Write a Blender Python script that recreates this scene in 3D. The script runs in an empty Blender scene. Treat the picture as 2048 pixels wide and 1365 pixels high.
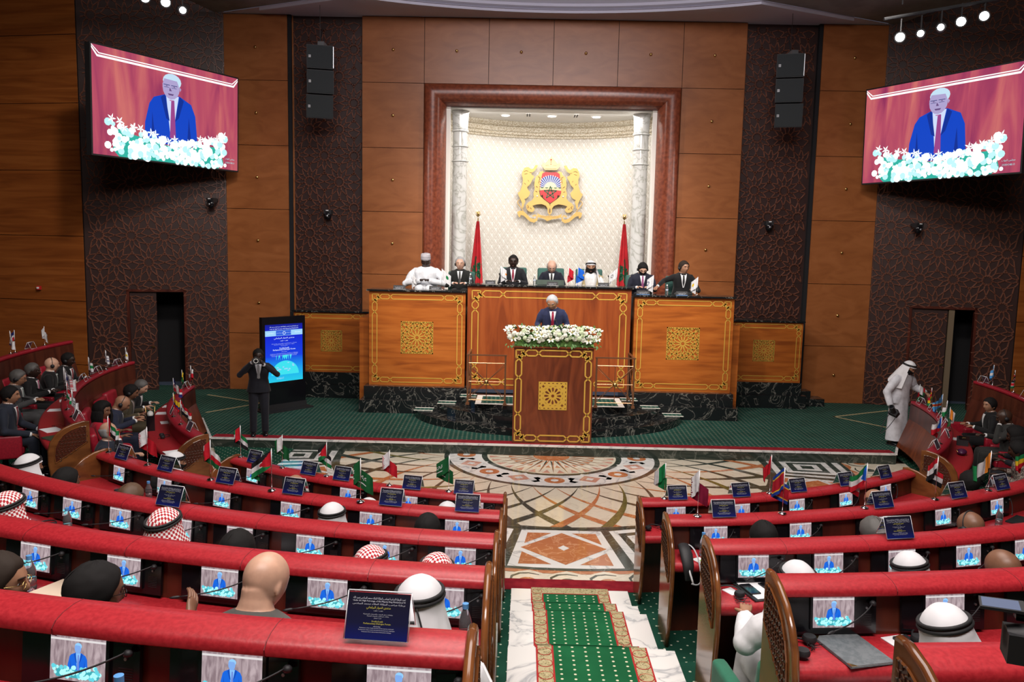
import bpy, bmesh, math, random, unicodedata
from mathutils import Vector, Matrix, noise
random.seed(7)
S=bpy.context.scene
COL=S.collection
pi=math.pi
sin=lambda d: math.sin(math.radians(d))
cos=lambda d: math.cos(math.radians(d))
# ---------------------------------------------------------------- camera
cam_d=bpy.data.cameras.new('camera'); cam=bpy.data.objects.new('camera',cam_d); COL.objects.link(cam)
cam_d.sensor_width=36; cam_d.lens=36*1600/2048; cam_d.clip_start=.02; cam_d.clip_end=200
_yaw,_p,_r=-.0125,.113,.0213
_F=Vector((math.sin(_yaw)*math.cos(_p),math.cos(_yaw)*math.cos(_p),-math.sin(_p)))
_R0=Vector((math.cos(_yaw),-math.sin(_yaw),0)); _U0=_R0.cross(_F)
_R=_R0*math.cos(_r)+_U0*math.sin(_r); _U=_U0*math.cos(_r)-_R0*math.sin(_r)
cam.matrix_world=Matrix(((_R.x,_U.x,-_F.x,-.585),(_R.y,_U.y,-_F.y,0),(_R.z,_U.z,-_F.z,3.73),(0,0,0,1)))
S.camera=cam
# ---------------------------------------------------------------- world, exposure
W=bpy.data.worlds.new('hall_ambient'); S.world=W; W.use_nodes=True
W.node_tree.nodes['Background'].inputs[0].default_value=(.62,.66,.9,1)
W.node_tree.nodes['Background'].inputs[1].default_value=.05
S.view_settings.view_transform='Standard'; S.view_settings.look='None'; S.view_settings.gamma=1
S.view_settings.exposure=0.85
S.cycles.use_denoising=True
S.cycles.max_bounces=5; S.cycles.diffuse_bounces=3; S.cycles.glossy_bounces=3; S.cycles.transmission_bounces=4
S.cycles.sample_clamp_indirect=4; S.cycles.caustics_reflective=False; S.cycles.caustics_refractive=False
# ---------------------------------------------------------------- room lights and added fills
def area(n,loc,aim,sx,sy,e,c=(1,1,1),spread=180):
    d=bpy.data.lights.new(n,'AREA'); d.shape='RECTANGLE'; d.size=sx; d.size_y=sy; d.energy=e; d.color=c; d.spread=math.radians(spread)
    o=bpy.data.objects.new(n,d); COL.objects.link(o); o.location=loc
    o.rotation_euler=(Vector(aim)-Vector(loc)).to_track_quat('-Z','Y').to_euler(); return o
def spot(n,loc,aim,e,ang,c=(1,1,1),blend=.5,r=.12):
    d=bpy.data.lights.new(n,'SPOT'); d.energy=e; d.color=c; d.spot_size=math.radians(ang); d.spot_blend=blend; d.shadow_soft_size=r
    o=bpy.data.objects.new(n,d); COL.objects.link(o); o.location=loc
    o.rotation_euler=(Vector(aim)-Vector(loc)).to_track_quat('-Z','Y').to_euler(); return o
area('dome_light',(0,7.5,10.6),(0,7.5,0),7,7,520,(1,.93,.88))
area('soffit_fill',(0,11.5,9.5),(0,18.2,9.25),7,.6,70,(.86,.84,1))  # added fill without a fixture, lifts the dark soffit and frieze
area('gallery_light',(-.5,1.0,9.0),(-.3,8.5,0),6,2,420,(1,.9,.86))
area('niche_light',(0,19.75,6.98),(0,21.3,3.4),4.2,.5,42,(1,.96,.91))
spot('side_wall_fill',(-2.5,7.5,10.2),(-11.2,18.6,3.2),1100,46,(1,.90,.80),.9,.4)  # added fill, no lamp of the hall; brightens the left side wall
spot('side_wall_fill',(2.5,7.5,10.2),(11.2,18.6,3.2),800,46,(1,.90,.80),.9,.4)  # matching added fill for the right side wall
spot('stage_spot',(-6.7,13.0,8.6),(1.5,17.5,2.5),900,62,(1,.93,.86),.6,.25)
spot('stage_spot',(6.7,13.0,8.6),(-1.5,17.5,2.5),900,62,(1,.93,.86),.6,.25)
spot('front_spot',(-2.6,9.2,9.6),(0,17.5,3.6),900,52,(1,.92,.84),.7,.3)
spot('front_spot',(2.6,9.2,9.6),(0,17.5,3.6),900,52,(1,.92,.84),.7,.3)
# ---------------------------------------------------------------- materials
MATS={}
def M(name,col,rough=.5,metal=0,spec=.5,emit=None,es=1,coat=0,alpha=1,trans=0,sheen=0):
    if name in MATS: return MATS[name]
    m=bpy.data.materials.new(name); m.use_nodes=True; b=m.node_tree.nodes['Principled BSDF']; I=b.inputs
    c=tuple(col)+(1,) if len(col)==3 else col
    I['Base Color'].default_value=c; I['Roughness'].default_value=rough; I['Metallic'].default_value=metal
    I['Specular IOR Level'].default_value=spec; I['Coat Weight'].default_value=coat; I['Coat Roughness'].default_value=.08
    I['Transmission Weight'].default_value=trans; I['Sheen Weight'].default_value=sheen
    if emit is not None: I['Emission Color'].default_value=tuple(emit)+(1,); I['Emission Strength'].default_value=es
    if alpha<1: I['Alpha'].default_value=alpha
    MATS[name]=m; return m
def N(m,t,**k):
    n=m.node_tree.nodes.new(t)
    for a,v in k.items():
        if a.startswith('i_'): n.inputs[a[2:].replace('_',' ')].default_value=v
        else: setattr(n,a,v)
    return n
def LK(m,a,b): m.node_tree.links.new(a,b)
def bsdf(m): return m.node_tree.nodes['Principled BSDF']
def ramp(m,fac,stops):
    r=N(m,'ShaderNodeValToRGB'); e=r.color_ramp.elements
    while len(e)<len(stops): e.new(.5)
    for i,(p,c) in enumerate(stops): e[i].position=p; e[i].color=tuple(c)+(1,)
    LK(m,fac,r.inputs[0]); return r.outputs[0]
def coords(m,scale,kind='Object',rot=(0,0,0)):
    t=N(m,'ShaderNodeTexCoord'); mp=N(m,'ShaderNodeMapping'); mp.inputs['Scale'].default_value=scale; mp.inputs['Rotation'].default_value=rot
    LK(m,t.outputs[kind],mp.inputs[0]); return mp.outputs[0]
def bump(m,h,st,dist=.01):
    b=N(m,'ShaderNodeBump'); b.inputs['Strength'].default_value=st; b.inputs['Distance'].default_value=dist
    LK(m,h,b.inputs['Height']); LK(m,b.outputs[0],bsdf(m).inputs['Normal'])
def noisemat(name,stops,scale,detail=4,rough=.5,rot=(0,0,0),dist=0,bmp=0,coat=0,kind='Object',spec=.5,metal=0,sheen=0):
    m=M(name,stops[0][1],rough,coat=coat,spec=spec,metal=metal,sheen=sheen); v=coords(m,scale,kind,rot)
    n=N(m,'ShaderNodeTexNoise'); n.inputs['Scale'].default_value=1; n.inputs['Detail'].default_value=detail; n.inputs['Distortion'].default_value=dist
    LK(m,v,n.inputs['Vector']); LK(m,ramp(m,n.outputs[0],stops),bsdf(m).inputs['Base Color'])
    if bmp: bump(m,n.outputs[0],bmp)
    return m
WOODW=noisemat('wall_walnut_veneer',[(.3,(.25,.080,.023)),(.5,(.30,.100,.030)),(.7,(.34,.118,.038))],(1.5,1.5,4),5,.34,dist=1.2,spec=.45)
WOODL=noisemat('side_wall_veneer',[(.3,(.20,.052,.010)),(.5,(.29,.082,.016)),(.7,(.36,.112,.024))],(.5,.5,7),6,.4,dist=1.1,spec=.4)
WOODV=noisemat('vertical_veneer',[(.3,(.19,.063,.015)),(.5,(.29,.104,.026)),(.72,(.37,.14,.038))],(7,7,.8),5,.38,dist=.5,spec=.45)
WOODD=noisemat('desk_panel_veneer',[(.3,(.24,.056,.008)),(.5,(.38,.100,.014)),(.7,(.46,.135,.022))],(1,1,10),5,.33,dist=.5,spec=.5)
MAHOG=noisemat('podium_mahogany',[(.3,(.085,.018,.007)),(.55,(.16,.036,.012)),(.75,(.23,.06,.02))],(5,5,1.0),5,.3,dist=1.5,spec=.5)
MAHOC=noisemat('centre_mahogany',[(.3,(.17,.032,.008)),(.55,(.29,.062,.013)),(.75,(.36,.09,.02))],(5,5,.7),5,.32,dist=1.2,spec=.5)
FRAMEW=noisemat('portal_frame_wood',[(.35,(.14,.030,.014)),(.65,(.25,.062,.028))],(14,14,14),3,.3,rot=(0,.78,0),spec=.6)
DESKW=noisemat('desk_red_wood',[(.35,(.045,.010,.007)),(.65,(.095,.022,.012))],(6,6,1.2),4,.28,spec=.5)
FINW=noisemat('desk_end_wood',[(.3,(.10,.032,.011)),(.6,(.20,.070,.021))],(3,3,8),4,.14,dist=.4,spec=.6)
LATT=noisemat('carved_dark_wood',[(.3,(.07,.024,.016)),(.7,(.115,.042,.027))],(6,6,6),3,.30,spec=.7)
LATTB=M('lattice_backing',(.030,.011,.009),.45)
LEATHER=noisemat('red_leather',[(.35,(.32,.013,.020)),(.65,(.41,.021,.029))],(60,60,60),3,.36,bmp=.06,spec=.5)
LEATHERD=noisemat('crimson_leather',[(.35,(.25,.006,.018)),(.65,(.34,.010,.026))],(40,40,40),3,.42,bmp=.05)
SEAM=M('leather_seam',(.16,.008,.012),.6)
BLACKG=M('black_gloss',(.006,.006,.008),.16)
BLACKM=M('black_matte',(.012,.012,.014),.6)
DARKHOLE=M('dark_void',(.004,.004,.006),.8)
GOLD=M('inlay_gold',(.72,.44,.075),.38,.35)
BRASS=M('brass',(.75,.52,.2),.25,1)
BRONZE=M('bronze',(.34,.17,.09),.3,.8)
CHROME=M('chrome',(.8,.8,.82),.12,1)
STEEL=M('steel_grey',(.35,.36,.38),.3,.9)
CREAMW=M('cream_paint',(.80,.77,.71),.5)
WHITEP=M('white_plaster',(.82,.80,.77),.6)
PAPER=M('white_paper',(.85,.85,.86),.6)
def marble(name,base,vein,scale,width=.03,rough=.12,dist=1.5):
    m=M(name,base,rough); v=coords(m,(scale,scale,scale))
    n=N(m,'ShaderNodeTexNoise'); n.inputs['Scale'].default_value=1.2; n.inputs['Detail'].default_value=6; n.inputs['Distortion'].default_value=dist; LK(m,v,n.inputs['Vector'])
    s=N(m,'ShaderNodeMath',operation='SUBTRACT'); s.inputs[1].default_value=.5; LK(m,n.outputs[0],s.inputs[0])
    a=N(m,'ShaderNodeMath',operation='ABSOLUTE'); LK(m,s.outputs[0],a.inputs[0])
    mid=tuple((p*.75+q*.25) for p,q in zip(base,vein))
    LK(m,ramp(m,a.outputs[0],[(0,vein),(width*.35,mid),(width,base)]),bsdf(m).inputs['Base Color']); return m
MARB=marble('black_marble',(.010,.012,.013),(.24,.23,.20),1.7,.022,.16,2.2)
MARW=marble('white_marble',(.78,.77,.74),(.42,.43,.44),1.3,.05,.1)
MARG=marble('dark_green_marble',(.030,.042,.034),(.12,.13,.11),2.5,.05,.1)
MARC=marble('cream_marble',(.72,.65,.52),(.6,.52,.4),2.2,.04,.08)
MARO=marble('orange_marble',(.46,.15,.055),(.66,.33,.17),3.0,.05,.08)
MAROL=marble('olive_marble',(.16,.14,.04),(.07,.06,.02),6,.06,.08)
MARP=marble('pink_marble',(.55,.27,.2),(.7,.45,.36),3,.05,.08)
MARCOL=marble('column_marble',(.66,.66,.64),(.40,.40,.36),.9,.06,.1,2.5)
def carpet(name,base,dot,px,py,rdot,kind='Object',rot=0,absx=False,base2=None):
    m=M(name,base,.95,spec=.1); nt=m.node_tree
    t=N(m,'ShaderNodeTexCoord'); sp=N(m,'ShaderNodeSeparateXYZ'); LK(m,t.outputs[kind],sp.inputs[0])
    x,y=sp.outputs[0],sp.outputs[1]
    if absx:
        a=N(m,'ShaderNodeMath',operation='ABSOLUTE'); LK(m,x,a.inputs[0]); x=a.outputs[0]
    cb=N(m,'ShaderNodeCombineXYZ'); LK(m,x,cb.inputs[0]); LK(m,y,cb.inputs[1])
    mp=N(m,'ShaderNodeMapping'); mp.inputs['Rotation'].default_value=(0,0,rot); mp.inputs['Scale'].default_value=(1/px,1/py,1); LK(m,cb.outputs[0],mp.inputs[0])
    fr=N(m,'ShaderNodeVectorMath',operation='FRACTION'); LK(m,mp.outputs[0],fr.inputs[0])
    sb=N(m,'ShaderNodeVectorMath',operation='SUBTRACT'); sb.inputs[1].default_value=(.5,.5,0); LK(m,fr.outputs[0],sb.inputs[0])
    ml=N(m,'ShaderNodeVectorMath',operation='MULTIPLY'); ml.inputs[1].default_value=(px,py,0); LK(m,sb.outputs[0],ml.inputs[0])
    ln=N(m,'ShaderNodeVectorMath',operation='LENGTH'); LK(m,ml.outputs[0],ln.inputs[0])
    lt=N(m,'ShaderNodeMath',operation='LESS_THAN'); lt.inputs[1].default_value=rdot; LK(m,ln.outputs['Value'],lt.inputs[0])
    no=N(m,'ShaderNodeTexNoise'); no.inputs['Scale'].default_value=3; LK(m,t.outputs['Object'],no.inputs['Vector'])
    rb=ramp(m,no.outputs[0],[(.35,base),(.65,base2 or tuple(c*1.35 for c in base))])
    mx=N(m,'ShaderNodeMix',data_type='RGBA'); LK(m,lt.outputs[0],mx.inputs['Factor']); LK(m,rb,mx.inputs['A']); mx.inputs['B'].default_value=tuple(dot)+(1,)
    LK(m,mx.outputs['Result'],bsdf(m).inputs['Base Color']); return m
CARPD=carpet('stage_carpet',(.013,.056,.042),(.32,.34,.25),.125,.062,.013,rot=.80,absx=True)
CARPT=carpet('tier_carpet',(.008,.045,.028),(.45,.47,.36),.10,.10,.010,rot=.785)
CARPA=carpet('runner_green',(.010,.095,.035),(.62,.60,.42),.098,.066,.0105)
CARPB=noisemat('runner_border',[(.40,(.42,.36,.20)),(.52,(.50,.43,.25)),(.56,(.10,.08,.03)),(.62,(.46,.38,.20))],(22,22,22),3,.95,spec=.1,dist=1.5)
CARPR=M('runner_red_vine',(.38,.03,.03),.95,spec=.1)
REDC=noisemat('crimson_carpet',[(.35,(.19,.010,.018)),(.65,(.27,.018,.026))],(9,9,9),4,.95,spec=.1)
# ---------------------------------------------------------------- mesh builder
class MB:
    def __init__(s): s.v=[];s.f=[];s.m=[];s.mats=[];s.uv=None
    def mi(s,m):
        if m not in s.mats: s.mats.append(m)
        return s.mats.index(m)
    def add(s,vs,fs,m):
        o=len(s.v); s.v+= [tuple(p) for p in vs]; k=s.mi(m)
        for f in fs: s.f.append([i+o for i in f]); s.m.append(k)
    def box(s,c,d,m,rz=0,T=None):
        x,y,z=d[0]/2,d[1]/2,d[2]/2
        vs=[Vector((a*x,b*y,e*z)) for a in(-1,1) for b in(-1,1) for e in(-1,1)]
        R=Matrix.Rotation(rz,3,'Z'); vs=[R@v+Vector(c) for v in vs]
        if T: vs=[T@v for v in vs]
        s.add(vs,[(0,1,3,2),(4,6,7,5),(0,4,5,1),(2,3,7,6),(0,2,6,4),(1,5,7,3)],m)
    def bb(s,x0,x1,y0,y1,z0,z1,m): s.box(((x0+x1)/2,(y0+y1)/2,(z0+z1)/2),(abs(x1-x0),abs(y1-y0),abs(z1-z0)),m)
    def poly(s,pts,m): s.add(pts,[tuple(range(len(pts)))],m)
    def prism(s,pts,off,m):
        n=len(pts); P=[Vector(p) for p in pts]; o=Vector(off)
        s.add(P+[p+o for p in P],[tuple(range(n)),tuple(range(2*n-1,n-1,-1))]+[(i,i+n,(i+1)%n+n,(i+1)%n) for i in range(n)],m)
    def ring(s,loops,m,cap=True,closed=True):
        n=len(loops[0]); vs=[p for l in loops for p in l]; fs=[]
        for a in range(len(loops)-1):
            for i in range(n if closed else n-1):
                j=(i+1)%n; fs.append((a*n+i,a*n+j,(a+1)*n+j,(a+1)*n+i))
        if cap: fs+= [tuple(range(n-1,-1,-1)),tuple(range((len(loops)-1)*n,len(loops)*n))]
        s.add(vs,fs,m)
    def tube(s,pts,r,m,n=8,cap=True,flat=1):
        P=[Vector(p) for p in pts]; loops=[]; up=Vector((0,0,1)); prev=None
        for i,p in enumerate(P):
            t=(P[min(i+1,len(P)-1)]-P[max(i-1,0)]).normalized()
            if prev is None:
                a=t.cross(up if abs(t.z)<.9 else Vector((0,1,0))).normalized()
            else: a=(prev-t*prev.dot(t)).normalized()
            prev=a; b=t.cross(a); rr=r[i] if isinstance(r,(list,tuple)) else r
            loops.append([p+a*rr*math.cos(2*pi*k/n)+b*rr*flat*math.sin(2*pi*k/n) for k in range(n)])
        s.ring(loops,m,cap)
    def lathe(s,prof,c,m,n=20,T=None):
        loops=[[Vector(c)+Vector((r*math.cos(2*pi*k/n),r*math.sin(2*pi*k/n),z)) for k in range(n)] for r,z in prof]
        if T: loops=[[T@v for v in l] for l in loops]
        s.ring(loops,m,True)
    def ball(s,c,r,m,n=12,k=8,T=None):
        r=r if isinstance(r,(tuple,list)) else (r,r,r); loops=[]
        for i in range(1,k):
            a=pi*i/k; loops.append([Vector((r[0]*math.sin(a)*math.cos(2*pi*j/n),r[1]*math.sin(a)*math.sin(2*pi*j/n),-r[2]*math.cos(a))) for j in range(n)])
        loops=[[Vector((0,0,-r[2]))]*n]+loops+[[Vector((0,0,r[2]))]*n]
        if T: loops=[[T@v for v in l] for l in loops]
        s.ring([[v+Vector(c) for v in l] for l in loops],m,False)
    def grid(s,fn,nu,nv,m,mf=None):
        vs=[fn(i/nu,j/nv) for j in range(nv+1) for i in range(nu+1)]
        o=len(s.v); s.v+=[tuple(v) for v in vs]
        for j in range(nv):
            for i in range(nu):
                a=o+j*(nu+1)+i; s.f.append([a,a+1,a+nu+2,a+nu+1]); s.m.append(s.mi(mf((i+.5)/nu,(j+.5)/nv) if mf else m))
    def mesh(s,name,smooth=False):
        me=bpy.data.meshes.new(name); me.from_pydata(s.v,[],s.f)
        for m in s.mats: me.materials.append(m)
        me.polygons.foreach_set('material_index',s.m)
        if smooth: me.polygons.foreach_set('use_smooth',[True]*len(s.f))
        me.update(); return me
    def obj(s,name,parent=None,smooth=False,recalc=True,auto=None):
        me=s.mesh(name,smooth)
        if recalc:
            b=bmesh.new(); b.from_mesh(me); bmesh.ops.remove_doubles(b,verts=b.verts,dist=1e-6); bmesh.ops.recalc_face_normals(b,faces=b.faces); b.to_mesh(me); b.free()
            if smooth and auto: me.set_sharp_from_angle(angle=math.radians(auto))
        o=bpy.data.objects.new(name,me); COL.objects.link(o)
        if parent: o.parent=parent
        return o
def tag(o,label,cat,group=None,kind=None):
    if label: o['label']=label
    if cat: o['category']=cat
    if group: o['group']=group
    if kind: o['kind']=kind
    return o
def struct(mb,name,smooth=False,label=None,parent=None,auto=None,recalc=True):
    o=mb.obj(name,parent,smooth,recalc,auto)
    if not parent: o['kind']='structure'
    if label: o['label']=label
    return o
def thing(name,label,cat,loc=(0,0,0),rz=0,group=None):
    o=bpy.data.objects.new(name,None); COL.objects.link(o); o.empty_display_size=.1; o.location=loc; o.rotation_euler=(0,0,rz)
    return tag(o,label,cat,group)
def dup(root,loc=None,rz=None,label=None,group=None,cat=None):
    def cp(o,par):
        c=o.copy(); COL.objects.link(c); c.parent=par
        for ch in list(o.children): cp(ch,c)
        return c
    r=cp(root,None)
    if loc is not None: r.location=loc
    if rz is not None: r.rotation_euler=(0,0,rz)
    if label: r['label']=label
    if group: r['group']=group
    return r
def P(R,th,z): return Vector((R*sin(th),15.4-R*cos(th),z))
# text ------------------------------------------------------------
_AR={}
for cp in range(0xFE80,0xFEFD):
    d=unicodedata.decomposition(chr(cp)).split()
    if len(d)==2: _AR.setdefault(chr(int(d[1],16)),{})[d[0][1:-1]]=chr(cp)
def arab(s):
    out=[]
    for i,c in enumerate(s):
        if c not in _AR: out.append(c); continue
        p=s[i-1] if i else ' '; n=s[i+1] if i+1<len(s) else ' '
        pj=p in _AR and 'initial' in _AR[p]; nj=n in _AR and 'final' in _AR[n] and 'initial' in _AR[c]
        out.append(_AR[c].get(('medial' if nj else 'final') if pj else ('initial' if nj else 'isolated'),c))
    return ''.join(out[::-1])
_TX={}
def text_into(mb,body,width,cx,cy,T,m,h=None):
    """flat lettering: local (x right, y up) centred at cx,cy scaled to width; T maps (x,y)->3D"""
    if body not in _TX:
        c=bpy.data.curves.new('lettering','FONT'); c.body=body; c.size=1; c.resolution_u=1
        o=bpy.data.objects.new('lettering',c); COL.objects.link(o)
        me=bpy.data.meshes.new_from_object(o.evaluated_get(bpy.context.evaluated_depsgraph_get()))
        vs=[tuple(v.co) for v in me.vertices]; fs=[tuple(p.vertices) for p in me.polygons]
        bpy.data.objects.remove(o); bpy.data.curves.remove(c); bpy.data.meshes.remove(me); _TX[body]=(vs,fs)
    vs,fs=_TX[body]
    if not vs: return
    x0=min(v[0] for v in vs);x1=max(v[0] for v in vs);y0=min(v[1] for v in vs);y1=max(v[1] for v in vs)
    k=width/(x1-x0); ky=(h/(y1-y0)) if h else k
    mb.add([T((v[0]-(x0+x1)/2)*k+cx,(v[1]-(y0+y1)/2)*ky+cy) for v in vs],fs,m)
# ================================================================ FLOOR MOSAIC
CEN=(0,14.3)
def Q(R,th,k): return (CEN[0]+R*sin(th),CEN[1]-R*cos(th),.0008*k)
fl=MB()
YE=14.35
def clipY(pts):
    out=[]
    for i,p in enumerate(pts):
        q=pts[(i+1)%len(pts)]
        if p[1]<=YE: out.append(p)
        if (p[1]<=YE)!=(q[1]<=YE):
            t=(YE-p[1])/(q[1]-p[1]); out.append((p[0]+(q[0]-p[0])*t,YE,p[2]))
    return out
def fp(pts,m):
    pts=clipY(pts)
    if len(pts)>=3: fl.poly(pts,m)
def annul(R0,R1,a0,a1,k,m,step=4):
    n=max(1,int(abs(a1-a0)/step+.5))
    for i in range(n):
        t0=a0+(a1-a0)*i/n;t1=a0+(a1-a0)*(i+1)/n
        fp([Q(R0,t0,k),Q(R0,t1,k),Q(R1,t1,k),Q(R1,t0,k)] if R0>0 else [Q(0,0,k),Q(R1,t1,k),Q(R1,t0,k)],m)
fl.bb(-8.2,8.2,7.6,14.4,-.06,0,MARC)
fl.bb(-3.0,3.0,-.5,7.6,-.06,0,MARC)
# medallion
annul(0,1.95,-92,92,1,MARG); annul(0,1.86,-92,92,2,MARW); annul(0,1.27,-92,92,3,MARG); annul(0,1.17,-92,92,4,MARC)
for i in range(-5,6):                         # outer band: rounds and squares by turns
    th=i*22.2
    if abs(th)>95: continue
    if i%2==0:
        annul(1.30,1.82,th-6.0,th+6.0,3,MARW)
        for rr,m,k in ((.25,MARW,5),(.17,MARO,6),(.065,MARW,7)):
            c=Q(1.55,th,k); fp([(c[0]+rr*cos(a),c[1]+rr*sin(a),c[2]) for a in range(0,360,18)],m)
    else:
        for rr,m,k in ((.25,MARW,5),(.155,MARP,6),(.06,MARW,7)):
            c=Q(1.55,th,k); fp([(c[0]+rr*1.3*sin(th+a),c[1]-rr*1.3*cos(th+a),c[2]) for a in (0,90,180,270)],m)
    for s in(-1,1):                            # dark wedges between
        t=th+s*11.1
        fp([Q(1.62,t-3.8,4),Q(1.70,t,4),Q(1.62,t+3.8,4),Q(1.55,t+1.2,4),Q(1.47,t+3.6,4),Q(1.40,t,4),Q(1.47,t-3.6,4),Q(1.55,t-1.2,4)],MARG)
for i in range(-7,8):                          # sun burst
    t=i*12.86
    fp([Q(.30,t-6,6),Q(1.14,t,6),Q(.42,t,6)],MARG); fp([Q(.30,t+6,6),Q(.42,t,6),Q(1.14,t,6)],MARO)
    t+=6.43
    fp([Q(.78,t-3.4,5),Q(.78,t+3.4,5),Q(.62,t,5)],MARO)
    fp([Q(1.13,t-3.6,5),Q(1.13,t+3.6,5),Q(.93,t,5)],MARP)
annul(0,.33,-92,92,7,MARO)
# interlaced spiral bands
NS=34
def band(th0,s,m,k):
    n=14
    for a in range(n):
        u0,u1=a/n,(a+1)/n
        r0,r1=1.95+1.85*u0,1.95+1.85*u1
        w=lambda u:.15+3.3*min(1,u*1.25)**.9
        t0=th0+s*21.2*u0; t1=th0+s*21.2*u1
        fp([Q(r0,t0,k),Q(r1,t1,k),Q(r1,t1+s*w(u1)*.75,k),Q(r0,t0+s*w(u0)*.75,k)],m)
for i in range(NS):
    th=i*360/NS
    if th>180: th-=360
    if abs(th)>118: continue
    band(th,1,MARG if i%3 else MARO,3); band(th,-1,(MARG,MARG,MARO,MAROL)[i%4],4)
annul(3.78,3.86,-95,95,6,MARG)
annul(3.86,5.20,-95,95,1,MARG)
for i in range(-5,6):                          # sectors: diamond and fret boxes by turns
    t=i*17.1
    def B(u,v,k):                              # box coordinates -1..1
        th=t+u*7.75; r=4.545-v*.645; return Q(r/ (math.cos(math.radians(u*7.75))) ,th,k)
    def bx(pts,k,m): fp([B(u,v,k) for u,v in pts],m)
    if abs(t)>95: continue
    bx([(-1,-1),(1,-1),(1,1),(-1,1)],3,MARW)
    if i%2==0:
        bx([(-.0,.84),(.88,0),(0,-.84),(-.88,0)],5,MARO); bx([(0,.14),(.12,0),(0,-.14),(-.12,0)],6,MARW)
        for a in(-1,1):
            for b in(-1,1): bx([(a*.83,b*.83),(a*.83,b*.22),(a*.25,b*.83)],5,MARO)
    else:
        for q in range(5):
            s0=.82-q*.165; k=4+q
            bx([(-s0,-s0),(s0,-s0),(s0,s0),(-s0,s0)],k,(MARG,MARW)[q%2])
annul(5.20,5.27,-95,95,6,MARG)
annul(5.27,5.36,-95,95,4,MARO)
for i in range(-19,20):
    t=i*4.75
    pts=[Q(5.78,t-2.3,5),Q(5.5,t-2.3,5),Q(5.36,t-1.7,5),Q(5.28,t,5),Q(5.36,t+1.7,5),Q(5.5,t+2.3,5),Q(5.78,t+2.3,5)]; fp(pts,MARC)
    pa=[Q(5.62,t-1.85,6),Q(5.5,t-1.8,6),Q(5.41,t-1,6),Q(5.39,t,6),Q(5.42,t+1.3,6),Q(5.40,t+1.3,6),Q(5.36,t,6),Q(5.38,t-1.25,6),Q(5.47,t-2.1,6),Q(5.62,t-2.1,6)]; fp(pa,MARG)
    c=Q(5.60,t,7); fp([(c[0]+.105*cos(a),c[1]+.105*sin(a),c[2]) for a in range(0,360,20)],MARO if i%2 else MARG)
struct(fl,'floor',label='polished inlaid marble floor with a sunburst medallion and interlaced bands',recalc=False)
# crimson strip before the aisle steps
mb=MB(); mb.bb(-.78,.78,8.47,8.76,0,.012,REDC); struct(mb,'trim_1',label='crimson carpet strip across the foot of the aisle steps')
# ---------------------------------------------------------------- tiers
RR=[6.9,8.46,9.98,11.4,12.8,14.2]
TE=[7.62,9.17,10.66,12.1,13.5,14.9]           # riser radius in front of tier i+1 (seats side)
def sector(mb,R0,R1,th0,th1,z0,z1,m,mr,aisle=0,n=18):
    """ring sector slab; where aisle>0 the end nearest 0 follows |X|=aisle"""
    s=1 if th1>0 else -1
    lo=[];
    for R in (R0,R1):
        a=math.degrees(math.asin(aisle/R)) if aisle else abs(th0)
        lo.append([s*(a+(abs(th1)-a)*i/n) for i in range(n+1)])
    L=[P(R0,t,z1) for t in lo[0]]; U=[P(R1,t,z1) for t in lo[1]]
    for i in range(n):
        mb.poly([L[i],L[i+1],U[i+1],U[i]],m)
        for A,B in ((L[i],L[i+1]),(U[i],U[i+1])):
            mb.poly([A,B,(B.x,B.y,z0),(A.x,A.y,z0)],mr)
    for A,B in ((L[0],U[0]),(L[n],U[n])): mb.poly([A,B,(B.x,B.y,z0),(A.x,A.y,z0)],mr)
tf=MB()
for s in(-1,1):
    sector(tf,6.80,8.0,0,s*44,-.01,.006,CARPT,MARG,.64)
    for i in range(1,6):
        z=.34*i
        sector(tf,RR[i]-.28,RR[i]+1.6,0,s*44,-.02,z,CARPT,MARG,.64)
    sector(tf,6.55,8.6,s*44,s*97,-.01,.006,CARPT,MARG)
    for i,(a,b) in enumerate(((7.95,9.6),(9.4,11.3))): sector(tf,a,b,s*44,s*97,-.02,.34*(i+1),CARPT,MARG)
struct(tf,'floor_tiers',label='stepped seating tiers in green dotted carpet',recalc=False)
# ---------------------------------------------------------------- aisle steps
st=MB(); run=MB()
lev=[(0,8.47,7.73),(.17,7.73,7.19),(.34,7.19,6.2),(.51,6.2,5.85),(.68,5.85,4.82),(.85,4.82,4.36),(1.02,4.36,3.4),(1.19,3.4,2.98),(1.36,2.98,2.0),(1.53,2.0,1.55),(1.70,1.55,.5)]
for z,y1,y0 in lev:
    st.bb(-.64,.64,y0-.02,y1,-.05 if z<.1 else z-.17,z+.02,MARW)
    st.bb(-.64,.64,y0-.02,y1,-.04,z-.01,MARW)
    def rc(x0,x1,m,e=0): run.bb(x0,x1,y0,y1+ .008,z+.02,z+.032+e,m)
    def rf(x0,x1,m,e=0): run.bb(x0,x1,y1-.002,y1+.014+e,z-.15,z+.032,m)
    for f in(rc,rf):
        if z<.1 and f is rf: continue
        f(-.42,-.30,CARPB); f(.30,.42,CARPB); f(-.30,.30,CARPA); 
        f(-.305,-.292,CARPR,.001); f(.292,.305,CARPR,.001); f(-.425,-.413,CARPR,.001); f(.413,.425,CARPR,.001)
    if z<.1: run.bb(-.42,.42,y1-.14,y1+.008,z+.02,z+.034,CARPB); run.bb(-.30,.30,y1-.15,y1-.137,z+.02,z+.035,CARPR)
    # vine loops on the border
    for sx in(-1,1):
        n=max(1,round((y1-y0)/.17))
        for k in range(n):
            yc=y0+(k+.5)*(y1-y0)/n
            run.lathe([(.058,0),(.058,.002),(.052,.002),(.052,0)],(sx*.36,yc,z+.0322),CARPR,14)
            run.lathe([(.051,0),(.051,.0024),(0.001,.0024)],(sx*.36,yc,z+.0322),CARPB,14)
struct(st,'floor_steps',label='white marble aisle steps')
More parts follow.
